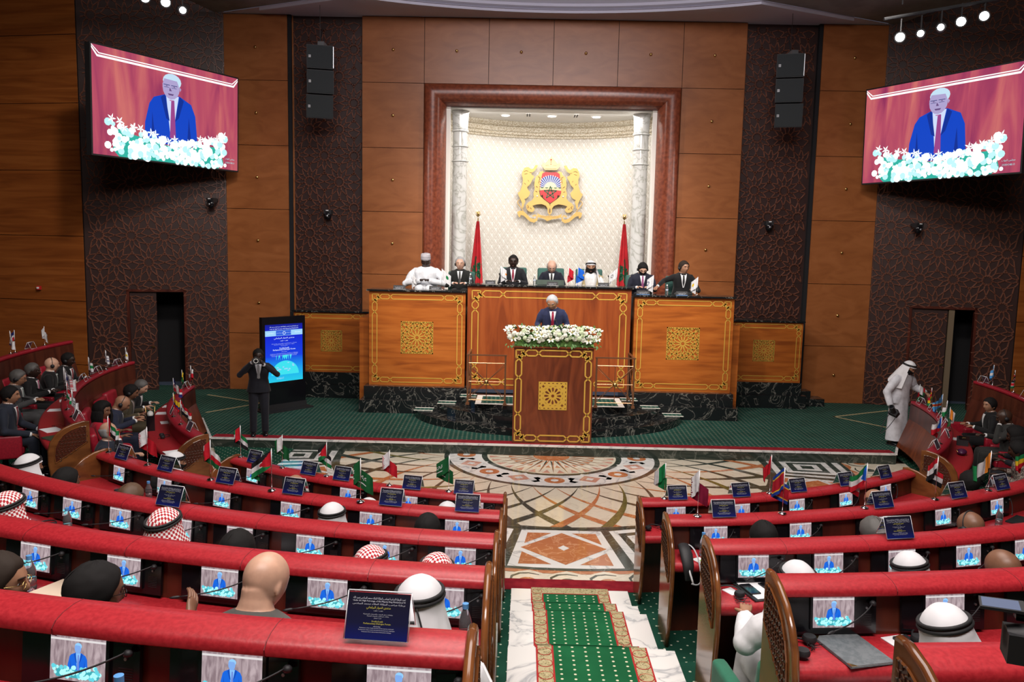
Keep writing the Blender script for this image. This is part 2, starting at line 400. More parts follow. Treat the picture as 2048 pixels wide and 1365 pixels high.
tag(run.obj('carpet_runner'),'green carpet runner with beige vine border down the centre aisle steps','carpet')
# ---------------------------------------------------------------- stage
dz=MB()
dz.prism([(-6.25,YE,0),(6.25,YE,0),(7.05,15.95,0),(11.3,16.6,0),(11.3,19.6,0),(-11.3,19.6,0),(-11.3,16.6,0),(-7.05,15.95,0)],(0,0,.2),CARPD)
st=struct(dz,'floor_stage',label='green dotted stage carpet')
ed=MB()
for a,b in (((-6.25,YE),(6.25,YE)),((6.25,YE),(7.05,15.95)),((-7.05,15.95),(-6.25,YE))):
    A=Vector((*a,0));B=Vector((*b,0));d=(B-A).normalized();n=Vector((d.y,-d.x,0))
    def strip(o0,o1,z0,z1,m):
        ed.prism([A+n*o0,B+n*o0,B+n*o1,A+n*o1],(0,0,0),m) if 0 else ed.add([*(A+n*o0+Vector((0,0,z0)),B+n*o0+Vector((0,0,z0)),B+n*o1+Vector((0,0,z0)),A+n*o1+Vector((0,0,z0)),A+n*o0+Vector((0,0,z1)),B+n*o0+Vector((0,0,z1)),B+n*o1+Vector((0,0,z1)),A+n*o1+Vector((0,0,z1)))],[(0,1,2,3),(4,5,6,7),(0,1,5,4),(1,2,6,5),(2,3,7,6),(3,0,4,7)],m)
    strip(.0,.03,0,.17,MARG); strip(0,.045,.17,.203,MARW); (strip(-.22,0.0,.2,.206,REDC) if a[1]==b[1] else None)
struct(ed,'trim_2',label='crimson, white and dark marble edge of the stage')
gl=MB()
GOLDL=M('carpet_gold_line',(.42,.36,.20),.9,spec=.1)
for s in(-1,1):
    A=Vector((s*6.4,17.6,.203))
    for e in ((s*7.95,18.45),(s*7.2,16.45)):
        Bv=Vector((*e,.203)); d=(Bv-A).normalized()*.035; n=Vector((-d.y,d.x,0)); gl.poly([A+n-d,Bv+n,Bv-n,A-n-d],GOLDL)
gl.obj('stripe',st,recalc=False)
rp=MB(); rp.prism([(-5.62,13.05,.003),(-4.72,13.1,.003),(-4.72,14.3,.02),(-6.2,14.3,.02)],(0,0,.012),CARPT); struct(rp,'floor_carpet_patch',label='green dotted carpet patch before the stage corner')
# ---------------------------------------------------------------- BACK WALL
YW=19.27
def panelbox(mb,x0,x1,z0,z1,m,y=YW,t=.05): mb.bb(x0+.006,x1-.006,y,y+t,z0+.006,z1-.006,m)
zj=[9.07,7.576,6.080,4.584,3.088,1.592,.2]
bw=MB(); kn=[]
bw.bb(-7.72,-6.22,YW+.03,YW+.4,.2,9.1,DARKHOLE); bw.bb(6.22,7.72,YW+.03,YW+.4,.2,9.1,DARKHOLE)
bw.bb(-4.47,-3.01,YW+.03,YW+.6,.2,9.1,DARKHOLE); bw.bb(3.01,4.47,YW+.03,YW+.6,.2,9.1,DARKHOLE); bw.bb(-3.01,3.01,YW+.03,YW+.6,7.15,9.1,DARKHOLE)
for a,b in zip(zj,zj[1:]):
    for x0,x1 in ((-7.72,-6.22),(6.22,7.72),(-4.47,-3.01),(3.01,4.47)):
        panelbox(bw,x0,x1,b,a,WOODW); kn.append(((x0+x1)/2,(a+b)/2))
for k in range(4): panelbox(bw,-3.01+k*1.505,-3.01+(k+1)*1.505,7.576,9.07,WOODW); kn.append((-3.01+(k+.5)*1.505,8.32))
for x in (-6.18,6.18): bw.bb(x-.04,x+.04,YW+.02,YW+.6,.2,9.1,DARKHOLE)
wb=struct(bw,'wall_back',label='panelled back wall in orange brown veneer')
k0=None
for x,z in kn:
    mb=MB(); mb.ball((0,0,0),.036,BRASS,10,6)
    if not k0: k0=mb.obj('knob',wb,True); k0.location=(x,YW-.015,z)
    else:
        c=k0.copy(); COL.objects.link(c); c.location=(x,YW-.015,z)
STRAPW=noisemat('strap_polished_wood',[(.3,(.115,.042,.026)),(.7,(.18,.07,.045))],(6,6,6),3,.26,spec=.9)
# lattice strapwork (12-point rosettes)
def lattice(mb,T,w,h,a=.19,wd=.030,dp=.022,m=LATT,hole=None):
    """T(u,v,d)->point; strap segments over a w x h field"""
    pr=a*(2+math.sqrt(3)); ang=math.radians(70)
    rows=int(h/(pr*.866))+2; cols=int(w/pr)+2; segs=[]
    def star(cx,cy,n,edge,rot):
        ap=edge/(2*math.tan(pi/n)); V=[]
        mids=[(cx+ap*math.cos(rot+2*pi*i/n),cy+ap*math.sin(rot+2*pi*i/n),rot+2*pi*i/n) for i in range(n)]
        for i in range(n):
            x0,y0,t0=mids[i];x1,y1,t1=mids[(i+1)%n]
            a0=t0+pi/2+ang; a1=t1-pi/2-ang
            den=math.cos(a0)*math.sin(a1)-math.sin(a0)*math.cos(a1)
            if abs(den)<1e-6: continue
            t=((x1-x0)*math.sin(a1)-(y1-y0)*math.cos(a1))/den
            X,Y=x0+math.cos(a0)*t,y0+math.sin(a0)*t
            segs.append((x0,y0,X,Y)); segs.append((X,Y,x1,y1))
            if n==12:
                k2=lambda q:(cx+pr*.20*math.cos(q),cy+pr*.20*math.sin(q)); qa=math.atan2(Y-cy,X-cx); p1=k2(qa); p2=k2(qa+pi/6); pm=(cx+pr*.125*math.cos(qa+pi/12),cy+pr*.125*math.sin(qa+pi/12))
                segs.append((X,Y,*p1)); segs.append((*p1,*pm)); segs.append((*pm,*p2))
    for j in range(-1,rows):
        for i in range(-1,cols):
            cx=(i+(.5 if j%2 else 0))*pr; cy=j*pr*.866
            star(cx,cy,12,a,0)
            star(cx+pr/2,cy+pr*.2887,3,a,pi/2); star(cx+pr/2,cy-pr*.2887,3,a,-pi/2)
    for x0,y0,x1,y1 in segs:
        if min(x0,x1)<0 or max(x0,x1)>w or min(y0,y1)<0 or max(y0,y1)>h: continue
        if hole and any(a0<(x0+x1)/2<a1 and b0<(y0+y1)/2<b1 for a0,a1,b0,b1 in hole): continue
        L=math.hypot(x1-x0,y1-y0)
        if L<.004: continue
        nx,ny=-(y1-y0)/L*wd/2,(x1-x0)/L*wd/2
        ex,ey=(x1-x0)/L*wd*.3,(y1-y0)/L*wd*.3; x0-=ex;y0-=ey;x1+=ex;y1+=ey
        q=[(x0+nx,y0+ny),(x1+nx,y1+ny),(x1-nx,y1-ny),(x0-nx,y0-ny)]; k=[(x0+nx*.6,y0+ny*.6),(x1+nx*.6,y1+ny*.6),(x1-nx*.6,y1-ny*.6),(x0-nx*.6,y0-ny*.6)]
        vs=[T(u,v,0) for u,v in q]+[T(u,v,dp) for u,v in k]
        mb.add(vs,[(4,5,6,7),(0,1,5,4),(2,3,7,6)],STRAPW)
# recessed bays beside the portal
for s,nm in((-1,'wall_left_bay'),(1,'wall_right_bay')):
    mb=MB(); xa=-6.14 if s<0 else 4.47
    mb.bb(xa,xa+1.67,YW+.14,YW+.2,2.2,9.1,LATTB)
    mb.bb(xa-.0,xa+.03,YW+.1,YW+.14,2.2,9.1,WOODW); 
    lattice(mb,lambda u,v,d,xa=xa:(xa+.03+u,YW+.14-d,2.2+v),1.6,6.8)
    for z in (3.088,4.584,6.08,7.576): mb.bb(xa,xa+1.67,YW+.135,YW+.141,z-.004,z+.004,DARKHOLE)
    struct(mb,nm,label='recessed wall bay of dark carved star lattice',recalc=False)
# ---------------------------------------------------------------- portal frame
pf=MB()
prof=[(0,0),(.02,-.07),(.07,-.12),(.14,-.15),(.22,-.15),(.30,-.12),(.38,-.05),(.44,.03),(.49,.12),(.51,.22)]
def frame_loop(o,dy):
    x=3.01-o; z=7.576-o*.96
    return [(-x,YW+dy,1.2),(-x,YW+dy,z),(x,YW+dy,z),(x,YW+dy,1.2)]
for (o0,d0),(o1,d1) in zip(prof,prof[1:]):
    A=frame_loop(o0,d0);B=frame_loop(o1,d1)
    for i in range(3): pf.poly([A[i],A[i+1],B[i+1],B[i]],FRAMEW)
pfo=struct(pf,'trim_3',True,label='rounded mahogany portal frame round the white niche',auto=35)
rv=MB()
for s in(-1,1):
    x=s*2.5
    rv.bb(min(x,x-s*.10),max(x,x-s*.10),YW+.22,YW+.30,1.2,7.085,CREAMW)
rv.bb(-2.5,2.5,YW+.22,YW+.42,7.085,7.6,CREAMW)
struct(rv,'trim_4',label='cream jambs inside the portal frame')
# ---------------------------------------------------------------- niche
NC=(0,18.1); NR=3.5
def NP(R,t,z): return (NC[0]+R*sin(t),NC[1]+R*cos(t),z)
NICH=M('niche_wall_tile',(.80,.75,.66),.55); 
def tile_pattern(m):
    v=coords(m,(1,1,1),'UV'); sx=N(m,'ShaderNodeSeparateXYZ'); LK(m,v,sx.inputs[0])
    def wv(i,f,ph,op='SINE'):
        a=N(m,'ShaderNodeMath',operation='MULTIPLY'); a.inputs[1].default_value=f; LK(m,i,a.inputs[0])
        b=N(m,'ShaderNodeMath',operation='ADD'); b.inputs[1].default_value=ph; LK(m,a.outputs[0],b.inputs[0])
        c=N(m,'ShaderNodeMath',operation=op); LK(m,b.outputs[0],c.inputs[0]); return c.outputs[0]
    s1=wv(sx.outputs[0],2*pi/.22,0); c1=wv(sx.outputs[1],2*pi/.30,0)
    ad=N(m,'ShaderNodeMath',operation='ADD'); LK(m,s1,ad.inputs[0]); LK(m,c1,ad.inputs[1])
    ab=N(m,'ShaderNodeMath',operation='ABSOLUTE'); LK(m,ad.outputs[0],ab.inputs[0])
    s2=wv(sx.outputs[0],2*pi/.11,1); c2=wv(sx.outputs[1],2*pi/.15,.6)
    a2=N(m,'ShaderNodeMath',operation='ADD'); LK(m,s2,a2.inputs[0]); LK(m,c2,a2.inputs[1]); ab2=N(m,'ShaderNodeMath',operation='ABSOLUTE'); LK(m,a2.outputs[0],ab2.inputs[0])
    mn=N(m,'ShaderNodeMath',operation='MINIMUM'); LK(m,ab.outputs[0],mn.inputs[0]); LK(m,ab2.outputs[0],mn.inputs[1])
    LK(m,ramp(m,mn.outputs[0],[(.12,(.84,.81,.76)),(.2,(.50,.45,.38)),(.5,(.64,.60,.53))]),bsdf(m).inputs['Base Color'])
    bump(m,mn.outputs[0],.3,.01)
tile_pattern(NICH)
ni=MB(); 
ni.grid(lambda u,v:NP(NR,-58+116*u,1.9+4.95*v),48,1,NICH)
o=struct(ni,'wall_niche',True,label='curved white niche wall covered in fine gilded star tracery',recalc=False)
uv=o.data.uv_layers.new(name='UVMap')
for l in o.data.loops:
    p=o.data.vertices[l.vertex_index].co; uv.data[l.index].uv=(math.atan2(p.x,p.y-18.1)*NR,p.z)
mb=MB()
cp=[(0,6.66),(-.03,6.68),(-.03,6.72),(-.07,6.74),(-.07,6.80),(-.10,6.82),(-.10,6.93),(-.16,6.95),(-.20,7.0),(-.20,7.06)]
CORN=noisemat('cornice_gilt_plaster',[(.42,(.46,.37,.24)),(.58,(.72,.66,.55))],(30,30,40),2,.5)
mb.grid(lambda u,v:NP(NR+cp[int(round(v*9))][0],-58+116*u,cp[int(round(v*9))][1]),48,9,CORN)
struct(mb,'trim_5',label='gilded cornice round the top of the niche',recalc=False)
mb=MB(); mb.poly([NP(3.5,-60+120*i/24,7.06) for i in range(25)]+[(3.1,19.45,7.06),(-3.1,19.45,7.06)],WHITEP); struct(mb,'ceiling_niche',label='white niche ceiling',recalc=False)
mb=MB()
for s in(-1,1):
    mb.bb(s*2.62,s*2.66,19.5,20.3,4.75,7.06,WHITEP); mb.bb(s*2.6,s*2.67,19.5,20.3,1.2,4.75,MAHOC); mb.bb(s*2.58,s*2.66,19.5,20.3,4.68,4.76,CREAMW)
    mb.bb(s*2.605,s*2.62,19.62,20.2,5.2,6.7,CREAMW)
struct(mb,'wall_niche_side',label='white and mahogany side panels of the niche')
for x in(-1.12,.03,1.13):
    t=thing('downlight',{-1.12:'round recessed downlight in niche ceiling, left one',.03:'round recessed downlight in niche ceiling, middle one',1.13:'round recessed downlight in niche ceiling, right one'}[x],'ceiling light',(x,20.35,7.06),0,'niche downlights')
    mb=MB(); mb.lathe([(.13,0),(.13,-.012),(.10,-.015),(.10,0)],(0,0,0),WHITEP,24); mb.obj('rim',t)
    mb=MB(); mb.lathe([(.098,-.004),(.0005,-.004)],(0,0,0),M('lamp_glow_warm',(1,1,1),emit=(1,.97,.9),es=6),24); mb.obj('lamp',t,recalc=False)
for x in(-.55,.62):
    t=thing('air_vent','slim twin-slot air vent in niche ceiling, '+('left' if x<0 else 'right')+' of middle downlight','vent',(x,20.25,7.06))
    mb=MB(); mb.bb(-.06,.06,-.22,.22,-.006,0,WHITEP); mb.obj('plate',t)
    mb=MB()
    for d in(-.03,.03): mb.bb(d-.014,d+.014,-.2,.2,-.009,-.006,BLACKM)
    mb.obj('slot',t)
for s in(-1,1):
    t=thing('marble_column','grey-white veined marble column with carved rings on the '+('left' if s<0 else 'right')+' of the niche','column',(s*2.2,19.9,1.9))
    mb=MB(); mb.lathe([(.19,0),(.175,4.0)],(0,0,0),MARCOL,28); mb.obj('shaft',t,True,auto=40)
    mb=MB(); mb.lathe([(.178,4.0),(.178,4.65)],(0,0,0),MARCOL,28); mb.lathe([(.185,4.72),(.2,5.05),(.2,5.1),(.215,5.12),(.215,5.17)],(0,0,0),MARCOL,28); mb.obj('capital',t,True,auto=40)
    for z in(3.96,4.31,4.68):
        mb=MB(); w=.03 if z<4.5 else .05; mb.lathe([(.17,z-w/2),(.2,z-w/2),(.215,z),(.2,z+w/2),(.17,z+w/2)],(0,0,0),MARCOL,28); mb.obj('ring',t,True,auto=40)
# ---------------------------------------------------------------- lattice door walls and outer wood walls
def plane_T(A,B):
    d=(Vector(B)-Vector(A)); L=d.length; d=d/L; n=Vector((d.y,-d.x,0))
    if n.y>0: n=-n
    return (lambda u,v,e: (A[0]+d.x*u+n.x*e,A[1]+d.y*u+n.y*e,v)),L,math.atan2(d.y,d.x)
def pbox(mb,T,u0,u1,v0,v1,e0,e1,m):
    vs=[T(u,v,e) for u in(u0,u1) for v in(v0,v1) for e in(e0,e1)]
    mb.add(vs,[(0,1,3,2),(4,6,7,5),(0,4,5,1),(2,3,7,6),(0,2,6,4),(1,5,7,3)],m)
ZT=10.6
for s in(-1,1):
    side='left' if s<0 else 'right'
    A=(s*7.72,19.3,0); B=(s*10.75,18.5,0); T,L,an=plane_T(A,B)
    d0,d1=(1.02,2.22) if s<0 else (.95,2.28)
    zd=2.57
    mb=MB()
    pbox(mb,T,0,d0,.2,ZT,-.1,0,LATTB); pbox(mb,T,d1,L,.2,ZT,-.1,0,LATTB); pbox(mb,T,d0,d1,zd,ZT,-.1,0,LATTB)
    TT=(lambda u,v,d,T=T:T(u,v+.2,d))
    lattice(mb,TT,L,9.4,hole=[(d0-.05,d1+.05,-1,zd-.15)])
    for v in zj[1:5]: pbox(mb,T,0,d0,v-.004,v+.004,0,.004,DARKHOLE); pbox(mb,T,d1,L,v-.004,v+.004,0,.004,DARKHOLE)
    for u in (.02,.22): pbox(mb,T,u,u+.012,.2,ZT,0,.02,LATT)
    struct(mb,'wall_'+side+'_lattice',label='dark carved star lattice wall with the doorway, '+side+' of the stage',recalc=False)
    mb=MB()
    pbox(mb,T,d0-.06,d0,.2,zd+.06,-.12,.02,DESKW); pbox(mb,T,d1,d1+.06,.2,zd+.06,-.12,.02,DESKW); pbox(mb,T,d0-.06,d1+.06,zd,zd+.06,-.12,.02,DESKW)
    dr=struct(mb,'door_%d'%(1 if s<0 else 2),label='doorway with carved leaf in the '+side+' lattice wall')
    # leaf fixed at inner part, opening dark behind
    mb=MB(); l0,l1=((d1-.58,d1) if s<0 else (d0,d0+.78))
    pbox(mb,T,l0,l1,.2,zd,-.09,-.05,LATTB); lattice(mb,(lambda u,v,d,T=T,l0=l0:T(l0+u,v+.22,d-.05)),l1-l0,zd-.3,.17,.026)
    mb.obj('leaf',dr,recalc=False)
    mb=MB(); pbox(mb,T,l1-.1 if s>0 else l0+.06,l1-.04 if s>0 else l0+.12,1.24,1.27,-.05,.01,BRASS); mb.obj('handle',dr)
    mb=MB(); pbox(mb,T,d0-.4,d1+.4,.0,2.9,-1.4,-1.3,DARKHOLE); pbox(mb,T,d0-.4,d1+.4,2.9,3.0,-1.4,-.1,DARKHOLE)
    pbox(mb,T,d0-.45,d0-.4,0,3,-1.4,-.1,DARKHOLE); pbox(mb,T,d1+.4,d1+.45,0,3,-1.4,-.1,DARKHOLE)
    pbox(mb,T,d0-.4,d1+.4,.15,.195,-1.4,-.1,M('corridor_floor',(.10,.13,.2),.5))
    struct(mb,'wall_'+side+'_corridor',label='dark corridor behind the '+side+' doorway',recalc=False)
    if s>0:
        mb=MB(); pbox(mb,T,d0+.80,d0+.92,.2,zd,-.1,-.02,M('door_jamb_edge',(.14,.10,.06),.5)); mb.obj('leaf_edge',dr)
    # outer wood wall
    A2=B; B2=(s*14.6,19.15,0); T2,L2,_=plane_T(A2,B2)
    mb=MB(); pbox(mb,T2,0,L2,0,ZT,-.2,-.03,DARKHOLE)
    zz=[.05,.83,2.33,3.84,5.34,6.85,8.36,9.87]
    for a,b in zip(zz,zz[1:]): pbox(mb,T2,.05,L2,a+.007,b-.007,-.03,.0,WOODL)
    struct(mb,'wall_'+side,label='wall of wide horizontal veneer panels on the far '+side)
mb=MB(); mb.box((0,0,0),(.09,.05,.09),M('alarm_red',(.5,.02,.02),.4)); mb.box((-.01,-.03,0),(.05,.02,.04),PAPER)
o=mb.obj('fire_alarm'); o.location=(-11.95,18.64,2.62); tag(o,'small red and white fire alarm on the far left wood wall','alarm')
# ---------------------------------------------------------------- ceiling
CEIL=noisemat('ceiling_plaster_grey',[(.4,(.20,.195,.19)),(.6,(.25,.245,.235))],(2,2,2),2,.8)
COVE=M('cove_plaster_lilac',(.55,.53,.62),.7)
FRZ=M('frieze_grey_tracery',(.16,.17,.19),.6)
v=coords(FRZ,(1,1,1)); vo=N(FRZ,'ShaderNodeTexVoronoi',feature='DISTANCE_TO_EDGE'); vo.inputs['Scale'].default_value=7; LK(FRZ,v,vo.inputs['Vector'])
LK(FRZ,ramp(FRZ,vo.outputs[0],[(.03,(.30,.31,.33)),(.08,(.13,.14,.165))]),bsdf(FRZ).inputs['Base Color'])
arc=[(10.75*sin(-23.6+47.2*i/20),7.8+10.75*cos(-23.6+47.2*i/20)) for i in range(21)]
front=[(-7.9,19.3)]+[(-6.5,18.65)]+arc+[(6.5,18.65),(7.9,19.3)]
ce=MB()
n=len(front)
for i in range(n-1):
    a,b=front[i],front[i+1]
    ce.poly([(a[0],a[1],9.08),(b[0],b[1],9.08),(b[0],19.5,9.08),(a[0],19.5,9.08)],COVE)
# grey flat wings
for s in(-1,1):
    ce.poly([(s*6.5,18.65,9.09),(s*4.3,17.65,9.09),(s*4.0,15.0,9.09),(s*9.9,15.2,9.09),(s*8.15,18.32,9.09),(s*7.9,19.3,9.09)],CEIL)
struct(ce,'ceiling',label='stage ceiling soffit',recalc=False)
co=MB()
cprof=[(0,9.08),(.0,9.02),(.05,9.02),(.05,9.10),(.14,9.14),(.14,9.20),(.24,9.26),(.24,9.34)]
for (o0,z0),(o1,z1) in zip(cprof,cprof[1:]):
    for i in range(2,n-3):
        a,b=front[i],front[i+1]
        f=lambda p,o:(p[0]*(1-o/12),p[1]-o)
        A0=f(a,o0-.1);B0=f(b,o0-.1);A1=f(a,o1-.1);B1=f(b,o1-.1)
        co.poly([(*A0,z0),(*B0,z0),(*B1,z1),(*A1,z1)],COVE)
for s in(-1,1):
    for (o0,z0),(o1,z1) in zip(cprof,cprof[1:]):
        a=(s*4.3,17.65);b=(s*6.7,18.75)
        g=lambda p,o:(p[0]-s*o*.35,p[1]-o)
        co.poly([(*g(a,o0-.1),z0),(*g(b,o0-.1),z0),(*g(b,o1-.1),z1),(*g(a,o1-.1),z1)],COVE)
struct(co,'trim_6',label='pale curved cornice under the ceiling dome',recalc=False)
fz=MB()
pts=[(p[0]*.985,p[1]-.22) for p in arc]
for i in range(len(pts)-1):
    a,b=pts[i],pts[i+1]; fz.poly([(*a,9.3),(*b,9.3),(b[0]*.97,b[1]-.5,10.7),(a[0]*.97,a[1]-.5,10.7)],FRZ)
for s in(-1,1):
    fz.poly([(s*4.2,17.45,9.3),(s*6.6,18.5,9.3),(s*6.3,17.9,10.7),(s*4.0,17.0,10.7)],FRZ)
struct(fz,'wall_dome_frieze',label='grey traceried frieze above the cornice',recalc=False)
hi=MB(); hi.bb(-14.7,14.7,-3,19.6,11.0,11.1,M('upper_ceiling_dark',(.05,.045,.05),.8)); 
struct(hi,'ceiling_upper',label='dark upper ceiling')
bm_=MB(); 
bm_.prism([(4.75,16.2,9.15),(5.15,17.1,9.15),(6.2,17.35,9.15),(7.4,16.0,9.15),(6.6,15.4,9.15)],(0,0,.35),DESKW)
bm_.bb(5.2,6.6,16.3,16.5,9.12,9.16,MAHOC)
struct(bm_,'trim_7',label='dark wooden ceiling beam at the upper right')
# outer shell behind the camera and at the sides
sh=MB(); DK=M('hall_wall_dark',(.10,.05,.03),.7)
sh.bb(-14.8,-14.6,-3,19.3,-.1,11.1,DK); struct(sh,'wall_far_left')
sh=MB(); sh.bb(14.6,14.8,-3,19.3,-.1,11.1,DK); struct(sh,'wall_far_right')
sh=MB(); sh.bb(-14.8,14.8,-3.2,-3.0,-.1,11.1,DK); struct(sh,'wall_rear')
sh=MB(); sh.bb(-14.8,14.8,-3.2,19.8,-.2,-.08,DK); struct(sh,'floor_base')
# ================================================================ CURVED DESK ROWS
def sweep(mb,prof,R0,z0,ths,m,s=1,cap=True,xend=None):
    """profile (d,h) swept round the hall centre; ths list of degrees; xend: |X| of the aisle end"""
    loops=[]
    for i,t in enumerate(ths):
        l=[]
        for d,h in prof:
            tt=t
            if xend and i==0: tt=math.copysign(math.degrees(math.asin(xend/(R0+d))),ths[-1])
            l.append(P(R0+d,tt,z0+h))
        loops.append(l)
    mb.ring(loops,m,cap)
CAP=[(0,1.03),(.0,1.058),(.014,1.072),(.06,1.075),(.115,1.068),(.150,1.055),(.170,1.035),(.168,1.012),(.150,1.0),(.03,1.0)]
DTOP=[(.10,.735),(.10,.79),(.43,.79),(.455,.775),(.462,.75),(.455,.72),(.44,.705),(.12,.705)]
ROWS={1:(6.9,0),2:(8.46,.34),3:(9.98,.68),4:(11.4,1.02),5:(12.8,1.36)}
ORD={1:'first',2:'second',3:'third',4:'fourth',5:'fifth'}
CARVE=M('carved_relief_wood',(.075,.028,.012),.35)
FIN=[(0,0),(0,1.075),(.07,1.085),(.18,1.065),(.29,1.02),(.38,.95),(.44,.86),(.465,.75),(.465,.60),(.44,.42),(.40,.2),(.35,0)]
def fin(par,R0,z0,th,x=None,out=1,fab=False):
    """carved wooden end panel; x gives a panel along Y at that X, otherwise radial"""
    if x is not None:
        Y0=15.4-math.sqrt(R0*R0-x*x)
        T=lambda d,h,e:Vector((x+e,Y0-d,z0+h))
    else:
        er=Vector((sin(th),-cos(th),0)); et=Vector((cos(th),sin(th),0)); O=P(R0,th,z0)
        T=lambda d,h,e:O+er*d+et*e+Vector((0,0,h))
    w=.038
    mb=MB(); mb.prism([T(d,h,-w/2) for d,h in FIN],T(0,0,w/2)-T(0,0,-w/2),FINW)
    p=mb.obj('end_panel',par)
    # rounded edge moulding
    mb=MB(); mb.tube([T(d,h,0) for d,h in FIN[1:]],.019,FINW,8); mb.obj('edge_moulding',p,True)
    # carved field on the outer face: triangular panel with a slanting foot
    sd=out
    C=[(.04,1.03),(.12,1.03),(.22,1.0),(.30,.95),(.36,.88),(.40,.79),(.41,.68),(.40,.60),(.04,.82)]
    e0=sd*w/2; e1=sd*(w/2+.004)
    mb=MB(); mb.prism([T(d,h,e0) for d,h in C],T(0,0,e1)-T(0,0,e0),DESKW)
    rnd=random.Random(int(R0*100)+int(th*10))
    def inside(d,h):
        c=False;n=len(C)
        for i in range(n):
            (x1,y1),(x2,y2)=C[i],C[(i+1)%n]
            if (y1>h)!=(y2>h) and d<(x2-x1)*(h-y1)/(y2-y1)+x1: c=not c
        return c
    for i in range(11):
        for j in range(13):
            d=.045+i*.04+(.02 if j%2 else 0); h=.60+j*.038
            if not inside(d,h) or not inside(d+.02,h) : continue
            r=.017; e2=sd*(w/2+.013)
            mb.tube([T(d+r*math.cos(a*pi/3+j),h+r*math.sin(a*pi/3+j),e2-sd*.006) for a in range(5)],.0034,CARVE,4)
    for (a,b),(c2,d2) in zip(C,C[1:]+C[:1]): mb.tube([T(a,b,e1),T(c2,d2,e1)],.006,FINW,4)
    mb.obj('carving',p,recalc=False)
    return p
def desk(row,side,th_out,x=.73,inner=True,outer=True,label=''):
    R0,z0=ROWS[row]; s=-1 if side=='left' else 1
    a0=math.degrees(math.asin(x/R0)); n=max(6,int((th_out-a0)/1.6)); ths=[s*(a0+(th_out-a0)*i/n) for i in range(n+1)]
    t=thing('curved_desk',label,'desk',(0,0,0))
    mb=MB(); sweep(mb,CAP,R0,z0,ths,LEATHER,xend=x)
    c=mb.obj('padded_top',t,True,auto=50)
    k=3.0 if row>=3 else 5.5
    a=a0+k
    while a<th_out-1:
        l=[P(R0+d,s*a,z0+h) for d,h in CAP]; cc=sum(l,Vector())/len(l)
        l1=[cc+(p-cc)*1.03 for p in l]; o=Vector((cos(s*a),sin(s*a),0))*.0016
        mb=MB(); mb.ring([[p-o for p in l1],[p+o for p in l1]],SEAM,True); a+=k*1.15
        mb.obj('seam',c,recalc=False)
    mb=MB(); sweep(mb,[(.035,0),(.035,1.0),(.065,1.0),(.065,0)],R0,z0,ths,DESKW,xend=x); mb.obj('front_panel',t,True,auto=40)
    mb=MB(); sweep(mb,[(.10,.70),(.075,1.0),(.115,1.0),(.14,.70)],R0,z0,ths,DESKW,xend=x); mb.obj('back_board',t,True,auto=40)
    mb=MB(); sweep(mb,DTOP,R0,z0,ths,LEATHER,xend=x); mb.obj('writing_top',t,True,auto=50)
    if inner: fin(t,R0,z0,s*a0,x=s*(x+.0),out=-s)
    if outer: fin(t,R0,z0,s*th_out,out=s)
    return t
desk(1,'left',36.6,label='curved red-topped desk, front row of the left centre block')
desk(2,'left',37.6,label='curved red-topped desk, second row of the left centre block')
desk(3,'left',38.5,label='curved red-topped desk, third row of the left centre block')
desk(4,'left',26,outer=False,label='curved red-topped desk, fourth row of the left centre block')
desk(5,'left',17,outer=False,label='curved red-topped desk, nearest row of the left centre block')
desk(1,'right',38.6,label='curved red-topped desk, front row of the right centre block')
desk(2,'right',38,label='curved red-topped desk, second row of the right centre block')
desk(3,'right',30,outer=False,label='curved red-topped desk, third row of the right centre block')
desk(4,'right',22,outer=False,label='curved red-topped desk, fourth row of the right centre block')
desk(5,'right',14,outer=False,label='curved red-topped desk, nearest row of the right centre block')
SIDE={1:(6.72,0.02),2:(8.15,.34),3:(9.55,.68)}
def sidedesk(row,s,t0,t1,label,endfin=True):
    R0,z0=SIDE[row]; n=int(abs(t1-t0)/2); ths=[s*(t0+(t1-t0)*i/n) for i in range(n+1)]
    t=thing('curved_side_desk',label,'desk')
    mb=MB(); sweep(mb,CAP,R0,z0,ths,LEATHERD); mb.obj('padded_top',t,True,auto=50)
    mb=MB(); sweep(mb,[(-.20,.2 if row==1 else 0),(-.01,.74),(.03,.74),(.03,0)],R0,z0,ths,MAHOG if row==1 else DESKW); mb.obj('front_panel',t,True,auto=40)
    mb=MB(); sweep(mb,[(-.015,.735),(.0,1.01),(.06,1.01),(.06,.735)],R0,z0,ths,DESKW); mb.obj('upper_band',t,True,auto=40)
    mb=MB(); sweep(mb,[(.10,.70),(.075,1.0),(.115,1.0),(.14,.70)],R0,z0,ths,LEATHERD); mb.obj('back_board',t,True,auto=40)
    mb=MB(); sweep(mb,DTOP,R0,z0,ths,LEATHER); mb.obj('writing_top',t,True,auto=50)
    if endfin: fin(t,R0,z0,s*t0,out=-s)
    return t
sidedesk(1,-1,46.8,84,'curved crimson-topped desk, front row of the left side block')
sidedesk(2,-1,48.8,90,'curved crimson-topped desk, second row of the left side block')
sidedesk(3,-1,58,92,'curved crimson-topped desk, rear row of the left side block against the wood wall',False)
sidedesk(1,1,47.5,85,'curved crimson-topped desk, front row of the right side block')
sidedesk(2,1,60,90,'curved crimson-topped desk, rear row of the right side block',False)
